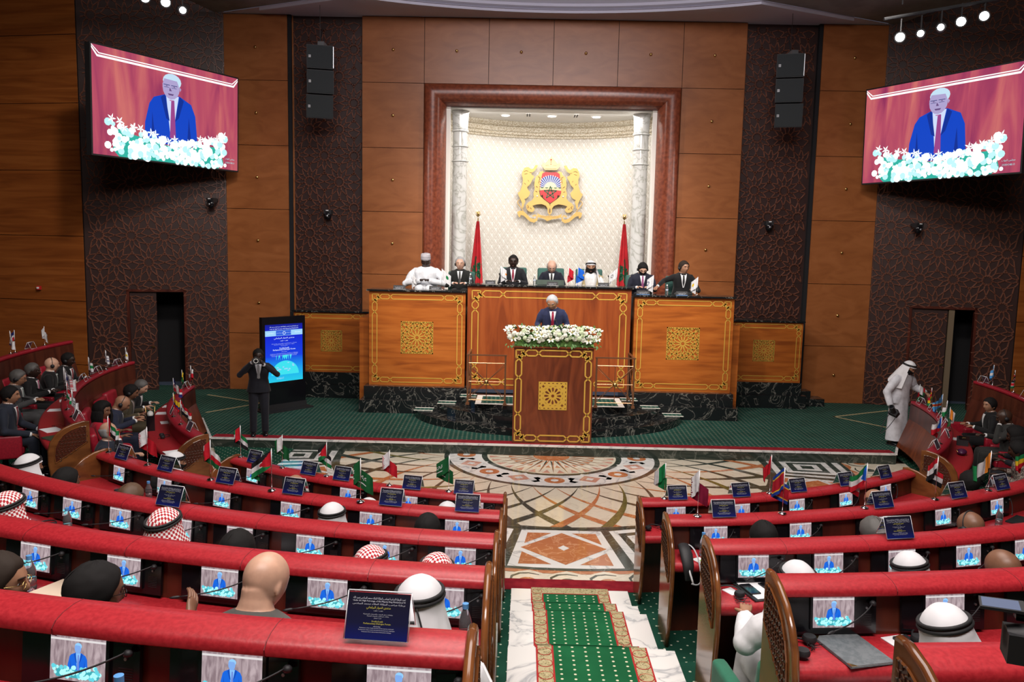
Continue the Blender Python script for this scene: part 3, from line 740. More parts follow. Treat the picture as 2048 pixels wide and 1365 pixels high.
# ================================================================ MONITORS AND MICROPHONES
WOODS=noisemat('broadcast_backdrop',[(.35,(.20,.15,.19)),(.65,(.42,.32,.36))],(30,30,4),3,.5,kind='Generated')
def emit_noise(name,stops,scale,st,rot=(0,0,0)):
    m=M(name,(0,0,0),.5,spec=.2); v=coords(m,scale,'Generated',rot); n=N(m,'ShaderNodeTexNoise'); n.inputs['Scale'].default_value=1; n.inputs['Detail'].default_value=4; n.inputs['Distortion'].default_value=.8
    LK(m,v,n.inputs['Vector']); LK(m,ramp(m,n.outputs[0],stops),bsdf(m).inputs['Emission Color']); bsdf(m).inputs['Emission Strength'].default_value=st; return m
def E_(name,c,s=1): return M(name,(0,0,0),.5,spec=.2,emit=c,es=s*.57)
SB=emit_noise('screen_backdrop_small',[(.35,(.25,.18,.20)),(.65,(.50,.40,.42))],(14,2,2),.60)
def picture(mb,T,w,h,big,bg):
    """the broadcast picture: speaker behind white flowers, white ribbon line on top. T(x,y,k)"""
    def poly(pts,m,k):
        if 2<=k<8.1 and k!=8: pts=[(.5+(x-.5)*1.18,.26+(y-.26)*(1.12 if big else 1.06)) for x,y in pts]
        mb.poly([T(x*w,y*h,k) for x,y in pts],m)
    def disc(x,y,rx,ry,m,k,n=16): poly([(x+rx*math.cos(2*pi*i/n),y+ry*math.sin(2*pi*i/n)) for i in range(n)],m,k)
    poly([(0,0),(1,0),(1,1),(0,1)],bg,0)
    L='big' if big else 'small'
    suit=E_('tv_suit_'+L,(.005,.06,.55) if big else (.008,.14,.75),1.0); suitd=E_('tv_suit_dark_'+L,(.004,.03,.3) if big else (.006,.08,.5)); skin=E_('tv_skin_'+L,(.42,.36,.62) if big else (.22,.42,.85)); hair=E_('tv_hair_'+L,(.55,.75,.9) if big else (.3,.62,.95),1.0)
    shirt=E_('tv_shirt_'+L,(.62,.72,.95) if big else (.25,.55,.95)); tie=E_('tv_tie_'+L,(.32,.06,.25) if big else (.15,.25,.7)); fw=E_('tv_flower_'+L,(.9,1,1) if big else (.42,.95,.96),1.5 if big else 1.1); fg=E_('tv_leaf_'+L,(.03,.45,.36) if big else (.05,.42,.48)); wl=E_('tv_ribbon_'+L,(.95,.9,.9),1.2 if big else .8)
    cx=.50 if big else .5; k=1.0
    if big:
        poly([(.0,.985),(.035,.915),(.965,.915),(1,.985),(1,.965),(.968,.895),(.032,.895),(0,.965)],wl,1)
        poly([(.0,1.0),(.045,.935),(.955,.935),(1,1.0),(1,.99),(.958,.925),(.042,.925),(0,.99)],wl,1)
    else: poly([(0,.93),(1,.93),(1,.885),(0,.885)],wl,1)
    sh=.58 if big else .56
    poly([(cx-.155,.18),(cx-.15,.36),(cx-.125,.53),(cx-.10,sh+.01),(cx-.03,sh+.055),(cx+.05,sh+.055),(cx+.12,sh),(cx+.145,.48),(cx+.16,.2)],suit,2)
    poly([(cx-.03,sh+.05),(cx+.045,sh+.05),(cx+.02,.40),(cx+.01,.25),(cx-.005,.25)],shirt,3)
    poly([(cx+.0,sh+.01),(cx+.018,sh+.01),(cx+.026,.25),(cx-.010,.25)],tie,4)
    poly([(cx-.035,sh+.055),(cx-.01,.4),(cx-.03,.42),(cx-.06,sh+.02)],suitd,3.2); poly([(cx+.05,sh+.055),(cx+.022,.4),(cx+.045,.44),(cx+.075,sh+.02)],suitd,3.2)
    poly([(cx-.11,.46),(cx-.095,.24),(cx-.115,.22)],suitd,3.2); poly([(cx+.105,.46),(cx+.095,.24),(cx+.12,.22)],suitd,3.2)
    disc(cx,.70,.050,.105,skin,4); disc(cx+.006,.755,.054,.068,hair,5)
    poly([(cx-.046,.67),(cx+.040,.67),(cx+.046,.72),(cx+.035,.765),(cx-.04,.77),(cx-.05,.72)],skin,6)
    if big:
        gl=E_('tv_glasses',(.03,.05,.2)); dk=E_('tv_features',(.14,.08,.22))
        for dx in(-.026,.018):
            poly([(cx+dx-.018,.722),(cx+dx+.018,.722),(cx+dx+.018,.716),(cx+dx-.018,.716)],gl,7); poly([(cx+dx-.016,.70),(cx+dx+.014,.70),(cx+dx+.014,.696),(cx+dx-.016,.696)],gl,7); disc(cx+dx,.709,.006,.004,dk,7,8)
        poly([(cx-.02,.645),(cx+.016,.645),(cx+.01,.63),(cx-.014,.63)],dk,7); poly([(cx-.008,.70),(cx-.012,.668),(cx+.004,.668)],dk,7); poly([(cx+.05,.72),(cx+.06,.70),(cx+.052,.675)],skin,4.5)
        lip=E_('tv_lips',(.5,.2,.4)); poly([(cx-.016,.63),(cx+.012,.63),(cx+.006,.62),(cx-.01,.62)],lip,8)
    r=random.Random(3)
    fw2=E_('tv_flower_shade_'+L,(.50,.85,.88) if big else (.12,.62,.72),1.1)
    topf=(lambda x:.27+.035*math.sin(x*9)+(.06 if abs(x-.5)>.33 else 0)) if big else (lambda x:.33+.015*math.sin(x*9))
    n=24; lo,hi=(.085,.915) if big else (.06,.94)
    bot=.0 if big else .07
    poly([(lo+.03,bot+.06),(lo+.07,bot),(hi-.07,bot),(hi-.03,bot+.06)]+[(lo+(hi-lo)*(1-i/n),topf(lo+(hi-lo)*(1-i/n))-.07-.06*abs(1-2*i/n)**6) for i in range(2,n-1)],fg,8)
    nf=260 if big else 60
    for i in range(nf):
        x=r.uniform(lo,hi); e_=abs(2*x-1)**7*.10; y=r.uniform(bot+.01+e_,topf(x)-.01-e_*.5); rx=r.uniform(.009,.024) if big else r.uniform(.022,.04)
        disc(x,y,rx,rx*w/h,fw if r.random()<.68 else fw2,8.2+i*.01 if big else 8.2+i*.03,9)
    if big:
        for i in range(26):                    # lily petals
            x=.11+.78*i/25+r.uniform(-.02,.02); y=.26+.035*math.sin(x*9)+(.05 if abs(x-.5)>.33 else 0)+r.uniform(-.04,.02)
            for a in range(5):
                an=a*1.256+i; poly([(x,y),(x+.012*math.cos(an-.4),y+.022*math.sin(an-.4)),(x+.028*math.cos(an),y+.05*math.sin(an)),(x+.012*math.cos(an+.4),y+.022*math.sin(an+.4))],fw,12)
        text_into(mb,arab('مجلس النواب'),.075*w,.935*w,.115*h,lambda x,y:T(x,y,13),E_('tv_caption',(.35,.8,.85)))
        text_into(mb,'.ⵎⵙⵓⵏ ⵓⵙⵓⴷ'.replace('ⵎⵙⵓⵏ ⵓⵙⵓⴷ','OI30O8I:O'),.075*w,.935*w,.075*h,lambda x,y:T(x,y,13),E_('tv_caption',(.35,.8,.85)))
def small_monitor():
    t=thing('desk_monitor','','monitor')
    mb=MB(); T=lambda x,y,e:Vector((x,-e,y))
    # local: x across, -y towards the sitter, z up; leaning back a little
    mb.box((0,.0,.125),(.46,.018,.21),BLACKG); t_b=mb.obj('housing',t)
    mb=MB(); w,h=.215,.158
    mb.bb(-w/2-.012,w/2+.012,-.020,-.008,.045,.045+h+.022,BLACKG); mb.obj('bezel',t)
    mb=MB(); picture(mb,lambda x,y,k:Vector((x-w/2,-.0212-k*.00012,.056+y)),w,h,False,SB); mb.obj('screen',t,recalc=False)
    mb=MB()
    for i in range(7): mb.bb(.150,.205,-.0105,-.0085,.06+i*.009,.064+i*.009,BLACKM)
    mb.lathe([(.006,0),(.006,.006),(.0005,.006)],(0,0,0),STEEL,8,T=Matrix.Translation((.178,-.009,.15))@Matrix.Rotation(pi/2,4,'X')); mb.obj('speaker_grille',t)
    return t
mon0=small_monitor(); used=[0]
def mic_proto():
    t=thing('gooseneck_microphone','','microphone')
    mb=MB(); mb.lathe([(.016,0),(.016,.012),(.008,.02),(.0005,.02)],(.20,-.012,.175),BLACKM,10); mb.obj('socket',t,True)
    pts=[]
    for i in range(11):
        u=i/10; pts.append((.20-.30*u**1.15,-.012-.20*u**.9,.19-.02*math.sin(u*pi)*1-.075*u**1.3+.02*u))
    mb=MB(); mb.tube(pts,.0034,BLACKM,6); mb.obj('neck',t,True)
    a=Vector(pts[-2]);b=Vector(pts[-1]);d=(b-a).normalized()
    mb=MB(); mb.tube([b-d*.005,b+d*.005,b+d*.03,b+d*.045],[.004,.0075,.0075,.003],BLACKM,8); mb.obj('capsule',t,True)
    return t
mic0=mic_proto()
SEATN=['aisle seat','second seat from the aisle','third seat from the aisle','fourth seat from the aisle','fifth seat from the aisle','sixth seat from the aisle','seventh seat from the aisle','eighth seat from the aisle','ninth seat from the aisle']
SEATS={(1,'left'):[8.72,14.8,20.94,26.93,33.0],(2,'left'):[7.5,12.87,18.35,23.73,29.11,34.4],(3,'left'):[5.53,8.58,11.73,14.93,17.9,21.17,24.18,27.2,30.5],(4,'left'):[4.75,7.77,10.77,13.68,16.68],(5,'left'):[4.27,6.81,9.34],
(1,'right'):[9.19,15.43,21.33,27.32,33.19],(2,'right'):[7.78,13.18,18.66,24.06,29.5],(3,'right'):[5.9,8.99,12.18,15.33,18.33],(4,'right'):[5.07,8.04,10.97],(5,'right'):[4.36]}
first=True
for (r,sd),l in SEATS.items():
    R0,z0=ROWS[r]; s=-1 if sd=='left' else 1
    for i,a in enumerate(l):
        th=s*a; loc=P(R0+.150,th,z0+.79)
        rw='nearest' if r==5 else ORD[r]
        lab='small monitor on %s %s desk row, %s'%(rw,sd,SEATN[i])
        ml='black gooseneck microphone on %s %s desk row, %s'%(rw,sd,SEATN[i])
        if first: m_,c_=mon0,mic0; first=False
        else: m_,c_=dup(mon0),dup(mic0)
        m_['label']=lab; c_['label']=ml; m_['group']='desk monitors in the curved rows'; c_['group']='gooseneck microphones on the curved desks'
        for o in(m_,c_): o.location=loc; o.rotation_euler=(math.radians(-6) if o is m_ else 0,0,math.radians(th))
        if (r,sd,i) in ((2,'right',0),): c_.rotation_euler=(0,0,math.radians(th)+.35)
# black desk-side edge: dark pillars between housings are the wood of back_board itself
# ================================================================ PRESIDIUM
def rosette(mb,T,c,sz,th=.006,holes=WOODD,gold=GOLD):
    """square gold inlay with a twelve petal rose; T(u,v,e)"""
    h=sz/2
    def bar(p,q,w,e=th,m=gold):
        L=math.hypot(q[0]-p[0],q[1]-p[1]); nx,ny=-(q[1]-p[1])/L*w/2,(q[0]-p[0])/L*w/2
        pts=[(p[0]+nx,p[1]+ny),(q[0]+nx,q[1]+ny),(q[0]-nx,q[1]-ny),(p[0]-nx,p[1]-ny)]
        mb.prism([T(c[0]+u,c[1]+v,0) for u,v in pts],T(0,0,e)-T(0,0,0),m)
    w=sz*.035
    a=h-w/2
    for p,q in (((-h,a),(h,a)),((-h,-a),(h,-a)),((a,-h),(a,h)),((-a,-h),(-a,h))): bar(p,q,w)
    def circ(r,w,n=36):
        mb.ring([[T(c[0]+rr*math.cos(2*pi*i/n),c[1]+rr*math.sin(2*pi*i/n),e) for i in range(n)] for rr,e in ((r-w/2,0),(r-w/2,th),(r+w/2,th),(r+w/2,0))],gold,False)
    circ(h*.90,w*.8); circ(h*.72,w*.9); circ(h*.14,w*.9,12)
    for i in range(12):
        t=2*pi*i/12; cs,sn=math.cos,math.sin
        def q(r,a): return (r*h*cs(t+a),r*h*sn(t+a))
        bar(q(.16,.26),q(.45,.262),w*1.0)              # spoke between petals
        bar(q(.45,.262),q(.56,.10),w*.9); bar(q(.45,.262),q(.56,.424),w*.9)
        bar(q(.56,.10),q(.70,.0),w*.9); bar(q(.56,-.10),q(.70,.0),w*.9)
        bar(q(.56,.424),q(.72,.262),w*.7)
        bar(q(.72,.0),q(.90,.262),w*.8); bar(q(.72,.524),q(.90,.262),w*.8)
    for sx in(-1,1):
        for sy in(-1,1):
            f=lambda x,y:(sx*x*h,sy*y*h)
            bar(f(.97,.72),f(.72,.97),w*.8); bar(f(.97,.86),f(.64,.64),w*.8) ; bar(f(.86,.97),f(.64,.64),w*.8)
            for u in(.28,.52):
                bar(f(u-.10,.97),f(u,.83),w*.8); bar(f(u+.10,.97),f(u,.83),w*.8); bar(f(.97,u-.10),f(.83,u),w*.8); bar(f(.97,u+.10),f(.83,u),w*.8)
            bar(f(.97,.02),f(.88,.14),w*.7); bar(f(.02,.97),f(.14,.88),w*.7)
def strap(mb,T,x0,x1,z0,z1,g,w,gold=GOLD,e=.006,cr=(.20,.80)):
    """double strap border with knots; outer rectangle, g=gap between the straps"""
    def bar(p,q,ww=w):
        L=math.hypot(q[0]-p[0],q[1]-p[1]); nx,ny=-(q[1]-p[1])/L*ww/2,(q[0]-p[0])/L*ww/2
        pts=[(p[0]+nx,p[1]+ny),(q[0]+nx,q[1]+ny),(q[0]-nx,q[1]-ny),(p[0]-nx,p[1]-ny)]
        mb.prism([T(u,v,0) for u,v in pts],T(0,0,e)-T(0,0,0),gold)
    def side(A,B,I):        # A->B outer line, I inward unit
        L=math.hypot(B[0]-A[0],B[1]-A[1]); d=((B[0]-A[0])/L,(B[1]-A[1])/L); k=g*1.55
        pt=lambda s,o:(A[0]+d[0]*s+I[0]*o,A[1]+d[1]*s+I[1]*o)
        ss=[k]+[L*c for c in cr]+[L-k]
        for i in range(len(ss)-1):
            a,b=ss[i],ss[i+1]; h=g*.5
            bar(pt(a+h,0),pt(b-h,0)); bar(pt(a+h,g),pt(b-h,g))
            bar(pt(a,h),pt(a+h,0));bar(pt(a,h),pt(a+h,g));bar(pt(b,h),pt(b-h,0));bar(pt(b,h),pt(b-h,g))
        # corner knot
        bar(pt(0,0),pt(k*.9,0)); bar(pt(0,k*.9),pt(k*.62,k*.62),w*1.2); bar(pt(k*.62,k*.62),pt(k*.9,0),w*1.2); bar(pt(k*.55,.2*k),pt(k,.55*k),w*1.3); bar(pt(0,0),pt(0,k*.9))
        bar(pt(k*.45,k*.95),pt(k*.95,k*.45),w*1.4); bar(pt(k*.25,k*.7),pt(k*.7,k*1.05),w*1.2)
        pt2=lambda s,o:pt(L-s,o)
        bar(pt2(0,0),pt2(k*.9,0)); bar(pt2(k*.55,.2*k),pt2(k,.55*k),w*1.3); bar(pt2(k*.62,k*.62),pt2(k*.9,0),w*1.2); bar(pt2(k*.25,k*.7),pt2(k*.7,k*1.05),w*1.2)
    side((x0,z0),(x1,z0),(0,1)); side((x1,z1),(x0,z1),(0,-1)); side((x0,z1),(x0,z0),(1,0)); side((x1,z0),(x1,z1),(-1,0))
def presdesk(x0,x1,yf,z0,z1,yb,m,label,ros,g,w,inset,cat='desk',cr=(.20,.80)):
    t=thing('presidium_desk' if cat=='desk' else 'panelled_dado',label,cat)
    mb=MB(); mb.bb(x0,x1,yf,yb,z0,z1,m); b=mb.obj('body',t)
    mb=MB(); mb.bb(x0-.05,x1+.03,yf-.06,yb+.01,z1,z1+.035,MARB); mb.obj('marble_top',t)
    T=lambda u,v,e:Vector((u,yf-e,v))
    mb=MB(); strap(mb,T,x0+inset,x1-inset,z0+inset,z1-inset,g,w,cr=cr); mb.obj('inlaid_border',t)
    if ros:
        mb=MB(); rosette(mb,T,((x0+x1)/2,(z0+z1)/2+.03),ros); mb.obj('rosette',t)
    return t
presdesk(-3.90,-1.82,17.2,.75,2.80,17.85,WOODD,'tall orange veneer desk with gold rosette, left of centre, seating two','' or .70,.10,.018,.07)
presdesk(1.82,3.95,17.2,.75,2.80,17.85,WOODD,'tall orange veneer desk with gold rosette, right of centre, seating two',.70,.10,.018,.07)
presdesk(-1.78,1.75,17.26,.70,2.95,17.95,MAHOC,'higher central mahogany presidium desk behind the lectern',0,.135,.022,.10,cr=(.2,.8))
presdesk(-5.94,-4.17,18.6,.79,2.20,19.2,WOODD,'low panelled dado with small gold rosette under the left lattice bay',.50,.09,.016,.05,'wall panel')
presdesk(4.17,5.94,18.6,.79,2.20,19.2,WOODD,'low panelled dado with small gold rosette under the right lattice bay',.50,.09,.016,.05,'wall panel')
mb=MB()
for s in(-1,1):
    mb.bb(s*1.7,s*4.05,16.85,18.6,.2,.47,MARB); mb.bb(s*1.7,s*3.98,17.02,18.6,.47,.75,MARB)
    mb.bb(s*4.0,s*6.05,18.42,19.3,.2,.5,MARB); mb.bb(s*4.0,s*5.95,18.52,19.3,.5,.79,MARB)
    mb.bb(s*3.9,s*4.15,17.4,19.3,.2,2.2,WOODD)
    mb.bb(s*5.95,s*6.6,18.75,19.2,.2,.38,MARB); mb.bb(s*5.95,s*6.3,18.85,19.2,.38,.55,MARB)
struct(mb,'trim_8',label='black veined marble plinth under the presidium')
mb=MB(); mb.bb(-3.88,3.93,17.85,19.9,1.0,2.10,CARPD); mb.bb(-1.75,1.72,17.95,21.6,2.10,2.22,CARPD); mb.bb(-2.6,2.6,19.5,21.65,1.0,2.1,CARPD)
struct(mb,'floor_presidium',label='raised floor behind the presidium desks')
# ---------------------------------------------------------------- rounded marble steps round the lectern
mb=MB(); C0=(0,16.95)
def halfell(a,b,z0,z1,m,mt=None):
    pts=[(C0[0]+a*math.cos(pi+pi*i/40),C0[1]+b*math.sin(pi+pi*i/40),z0) for i in range(41)]
    mb.prism(pts,(0,0,z1-z0),m)
halfell(2.85,2.02,.2,.35,MARB); halfell(2.35,1.72,.35,.50,MARB); halfell(1.88,1.42,.50,.65,MARB)
o=struct(mb,'floor_podium_steps',label='rounded black marble steps behind the lectern')
mb=MB()
for s in(-1,1):
    mb.bb(s*.55,s*1.5,15.78,16.75,.65,.658,CREAMW); mb.bb(s*.62,s*1.38,15.86,16.6,.658,.664,CARPD)
    for k,(xa,xb,z,ya) in enumerate(((2.42,2.82,.35,16.75),(1.95,2.33,.50,16.78),(1.52,1.86,.65,16.80))):
        mb.bb(s*xa,s*xb,ya-.32,ya,z,z+.008,CARPD)
        for yy in (ya-.32,ya-.04): mb.bb(s*xa,s*xb,yy,yy+.05,z+.008,z+.012,CREAMW)
mb.obj('step_carpet',o)
for s in(-1,1):
    t=thing('brass_railing','low bronze railing with brass boss on the marble steps, '+('left' if s<0 else 'right')+' of the lectern','railing',(0,0,0))
    x0,x1=s*.90,s*1.64; y=15.66; z0,z1=.66,1.66
    for x in(x0,x1): 
        mb=MB(); mb.box((x,y,(z0+z1)/2),(.035,.035,z1-z0),BRONZE); mb.box((x,y,z0+.02),(.07,.07,.04),BRONZE); mb.obj('post',t)
    mb=MB(); mb.box(((x0+x1)/2,y,z1),(abs(x1-x0)+.06,.045,.025),BRONZE); mb.obj('handrail',t)
    mb=MB(); cx=(x0+x1)/2; cz=.66+.43
    A=(x0+s*.02,y,z0+.10);
    for zz in(.76,1.50): mb.tube([(x0,y,zz),(x1,y,zz)],.010,BRONZE,6)
    for p,q in (((x0,.76),(x1,1.50)),((x0,1.50),(x1,.76)),((cx,.76),(cx,1.5)),((x0,1.13),(x1,1.13))):
        mb.tube([(p[0],y,p[1]),(q[0],y,q[1])],.007,BRONZE,6)
        if p[0]!=cx and p[1]!=q[1]: mb.tube([(p[0],y+.02,p[1]+ (.05 if p[1]<1 else -.05)),(q[0]-s*.0,y+.02,q[1]+(.05 if q[1]<1 else -.05))],.005,BRONZE,5)
    mb.obj('cross_bars',t)
    mb=MB(); mb.ball((cx,y-.015,1.13),.045,BRASS,12,8); mb.obj('boss',t,True)
    # side return of the rail
    mb=MB(); mb.box((x1,y+.42,z1),(.04,.84,.02),BRONZE); mb.tube([(x1,y+.03,.76),(x1,y+.8,.76)],.01,BRONZE,6); mb.tube([(x1,y+.03,.8),(x1,y+.8,1.55)],.007,BRONZE,6); mb.tube([(x1,y+.03,1.55),(x1,y+.8,.8)],.007,BRONZE,6); mb.box((x1,y+.83,1.16),(.035,.035,1.0),BRONZE)
    mb.obj('side_return',t)
# ---------------------------------------------------------------- lectern
t=thing('lectern','tall mahogany lectern with gold strapwork border and square gold rosette','lectern',(0,14.42,.2))
mb=MB(); mb.bb(-.725,.725,0,.42,.0,1.78,MAHOG); mb.obj('body',t)
T=lambda u,v,e:Vector((u,-e,v))
mb=MB(); strap(mb,T,-.685,.685,.055,1.735,.105,.024,cr=(.30,.70)); mb.obj('inlaid_border',t)
LG=M('lectern_gold',(.74,.46,.07),.35,.4)
mb=MB(); mb.bb(-.26,.26,-.006,0,.64,1.16,LG); pl=mb.obj('rosette',t)
mb=MB()
def hole(pts): mb.poly([Vector((x,-.0068,.90+z)) for x,z in pts],MAHOG)
for i in range(12):
    a=2*pi*i/12; f=lambda r,d:(r*math.cos(a+d),r*math.sin(a+d))
    hole([f(.075,-.07),f(.12,-.16),f(.155,-.10),f(.155,.10),f(.12,.16),f(.075,.07)])
    b=a+pi/12; f=lambda r,d:(r*math.cos(b+d),r*math.sin(b+d))
    hole([f(.178,-.14),f(.187,-.05),f(.19,.05),f(.178,.14),f(.184,0)])
hole([(.028*math.cos(2*pi*i/12),.028*math.sin(2*pi*i/12)) for i in range(12)])
for sx in(-1,1):
    for sz in(-1,1):
        hole([(sx*(.175+r*math.cos(2*pi*i/8)),sz*(.175+r*math.sin(2*pi*i/8))) for i,r in enumerate([.032,.016]*4)])
        hole([(sx*.238,sz*.238),(sx*.238,sz*.212),(sx*.212,sz*.238)])
    for k in(-2,-1,0,1,2):
        hole([(k*.075-.02,sx*.24),(k*.075+.02,sx*.24),(k*.075+.012,sx*.225),(k*.075-.012,sx*.225)]); hole([(sx*.24,k*.075-.02),(sx*.225,k*.075-.012),(sx*.225,k*.075+.012),(sx*.24,k*.075+.02)])
mb.obj('pierced_ground',pl,recalc=False)
mb=MB(); mb.bb(-.76,.76,-.03,.46,1.78,1.80,MAHOG); mb.obj('top_shelf',t)
mb=MB(); mb.bb(-.45,.45,.45,1.2,.45,.93,MAHOG); mb.obj('standing_step',t)
# flowers --------------------------------------------------------
ft=thing('flower_arrangement','long arrangement of white roses, lilies and hydrangeas with green leaves on the lectern','flowers',(0,14.42,2.005))
LEAF=noisemat('flower_leaf',[(.3,(.03,.10,.015)),(.7,(.10,.22,.04))],(12,12,12),2,.5)
PET=noisemat('white_petal',[(.35,(.72,.74,.62)),(.65,(.86,.86,.80))],(30,30,30),2,.6)
PETG=noisemat('pale_green_petal',[(.35,(.48,.58,.36)),(.65,(.70,.76,.56))],(30,30,30),2,.6)
STAM=M('lily_stamen',(.7,.55,.05),.6)
rnd=random.Random(11)
def fpt():
    x=rnd.uniform(-.86,.86); a=rnd.uniform(-.35,1.9); rx=.17
    zc=.17+.02*math.sin(x*5); r=.15*(1-.25*abs(x/.86)**4)
    return Vector((x,.20-r*1.35*math.cos(a),zc+r*1.05*math.sin(a))),a
bed=MB()
for k in range(300):
    p,a=fpt(); d=Vector((rnd.uniform(-.6,.6),-math.cos(a)+rnd.uniform(-.3,.3),math.sin(a)*1.0+rnd.uniform(-.6,.3))).normalized(); L=rnd.uniform(.05,.10)
    p=p+Vector((0,.03,-.035 if rnd.random()<.6 else 0))
    s=d.cross(Vector((0,0,1))).normalized()*L*.26
    if k<45: p.z=rnd.uniform(.0,.07); p.y=rnd.uniform(-.03,.02); d=Vector((rnd.uniform(-.7,.7),-.5,-.6)).normalized()
    n=Vector((0,0,.008)); bed.add([p,p+d*L*.5+s+n,p+d*L,p+d*L*.5-s+n,p+d*L*.5],[(0,1,4),(1,2,4),(2,3,4),(3,0,4)],LEAF)
bed.ball((0,.20,.13),(.86,.16,.135),LEAF,20,12); bed.bb(-.72,.72,.04,.36,.0,.10,LEAF)
tag(bed.obj('foliage',ft,recalc=False),None,None,kind='stuff')
def rose_mesh(m):
    mb=MB()
    for ring_,(n,r,tilt) in enumerate(((3,.014,1.3),(4,.026,1.0),(5,.038,.65))):
        for i in range(n):
            a=2*pi*i/n+ring_*.5
            def f(u,v,a=a,r=r,tilt=tilt,n=n):
                w=a+(u-.5)*2*pi/n*1.35; h=v*.034; rr=r*(.5+.6*v)*(1+.10*math.sin(u*pi))
                return Vector((rr*math.cos(w),rr*math.sin(w),h*tilt*.9-.012*(v**3)*(1.2-tilt)*3+ .004*math.sin(u*pi)))
            mb.grid(f,4,3,m)
    mb.ball((0,0,.012),(.02,.02,.018),m,8,5); return mb.mesh('rose',True)
def lily_mesh():
    mb=MB()
    for i in range(6):
        a=i*pi/3+(0.26 if i%2 else 0)
        def f(u,v,a=a):
            w=.016*math.sin(min(1,v*1.02)*pi)**.7*(u-.5)*2; r=.008+.062*v; z=.035*math.sin(v*1.9)+.006*abs(u-.5)
            return Vector((r*math.cos(a)-w*math.sin(a),r*math.sin(a)+w*math.cos(a),z))
        mb.grid(f,3,5,PET)
    for i in range(5): a=i*1.25; mb.tube([(0,0,0),(.01*math.cos(a),.01*math.sin(a),.035)],.0015,STAM,4); mb.ball((.01*math.cos(a),.01*math.sin(a),.036),.004,STAM,5,4)
    return mb.mesh('lily',True)
def hydr_mesh(m):
    mb=MB(); r_=random.Random(5)
    for i in range(46):
        z=r_.uniform(-.2,1); a=r_.uniform(0,6.3); q=math.sqrt(max(0,1-z*z)); p=Vector((q*math.cos(a),q*math.sin(a),z))*.048; n=p.normalized(); u=n.orthogonal().normalized(); v=n.cross(u)
        for k in range(4):
            d=u*math.cos(k*pi/2+i)+v*math.sin(k*pi/2+i); e=n.cross(d); mb.poly([p+n*.002,p+d*.008+e*.006+n*.003,p+d*.014+n*.001,p+d*.008-e*.006+n*.003],m)
    mb.ball((0,0,0),.044,m,10,6); return mb.mesh('hydrangea',False)
MS=[('rose',rose_mesh(PET)),('lily',lily_mesh()),('hydrangea',hydr_mesh(PETG)),('rose',rose_mesh(PETG)),('hydrangea',hydr_mesh(PET))]
cnt=0
pl_=[]
tries=0
while cnt<98 and tries<6000:
    tries+=1
    p,a=fpt()
    if any((p-q).length<.058 for q in pl_): continue
    pl_.append(p)
    n=Vector((rnd.uniform(-.3,.3),-math.cos(a),math.sin(a)+.15)).normalized()
    top=a>1.0
    k=1 if (top and rnd.random()<.6) else rnd.choices([0,1,2,3,4],[5,2,1.6,1.2,1.4])[0]
    nm,me=MS[k]; o=bpy.data.objects.new(nm,me); COL.objects.link(o); o.parent=ft; o.location=p
    o.rotation_euler=(n.to_track_quat('Z','Y')).to_euler(); sc=rnd.uniform(.85,1.2); o.scale=(sc,)*3; cnt+=1
# ---------------------------------------------------------------- big LED screens
BB=emit_noise('screen_backdrop_big',[(.3,(.27,.03,.10)),(.5,(.44,.07,.12)),(.72,(.58,.15,.14))],(10,1,.9),.60)
for s,inn in((-1,(-7.24,18.8)),(1,(7.12,18.8))):
    th=math.radians(60.75); w,h=3.52,2.07; tl=.028
    # frame local: x along the screen from picture-left to picture-right as seen by the audience
    if s<0: org=Vector((inn[0]-math.cos(th)*w,inn[1]-math.sin(th)*w,0)); ux=Vector((math.cos(th),math.sin(th),0))
    else: org=Vector((inn[0],inn[1],0)); ux=Vector((math.cos(th),-math.sin(th),0))
    nn=Vector((ux.y,-ux.x,0)); zt=7.50
    up=(Vector((0,0,1))*math.cos(tl)+nn*math.sin(tl)); nf=nn*math.cos(tl)-Vector((0,0,1))*math.sin(tl)
    O=org+Vector((0,0,zt))-up*h
    T=lambda x,y,k:O+ux*x+up*y+nf*(.004+k*.0006)
    side='left' if s<0 else 'right'
    t=thing('led_video_wall','large %s wall screen showing the speaker behind white flowers'%side,'screen',tuple(org))
    Li=t.matrix_world.inverted()
    base=Vector(org)
    mb=MB(); q=[O-ux*.03-up*.03,O+ux*(w+.03)-up*.03,O+ux*(w+.03)+up*(h+.03),O-ux*.03+up*(h+.03)]
    mb.prism([p-base for p in q],-nf*.16,BLACKM); mb.obj('cabinet',t)
    mb=MB(); picture(mb,lambda x,y,k:T(x,y,k)-base,w,h,True,BB); mb.obj('picture',t,recalc=False)
    mb=MB()
    for u in(.25,.75):
        p=O+ux*w*u+up*h*.5-nf*.16-base; mb.tube([p,p-nf*.9],.05,BLACKM,8)
    mb.obj('wall_bracket',t)
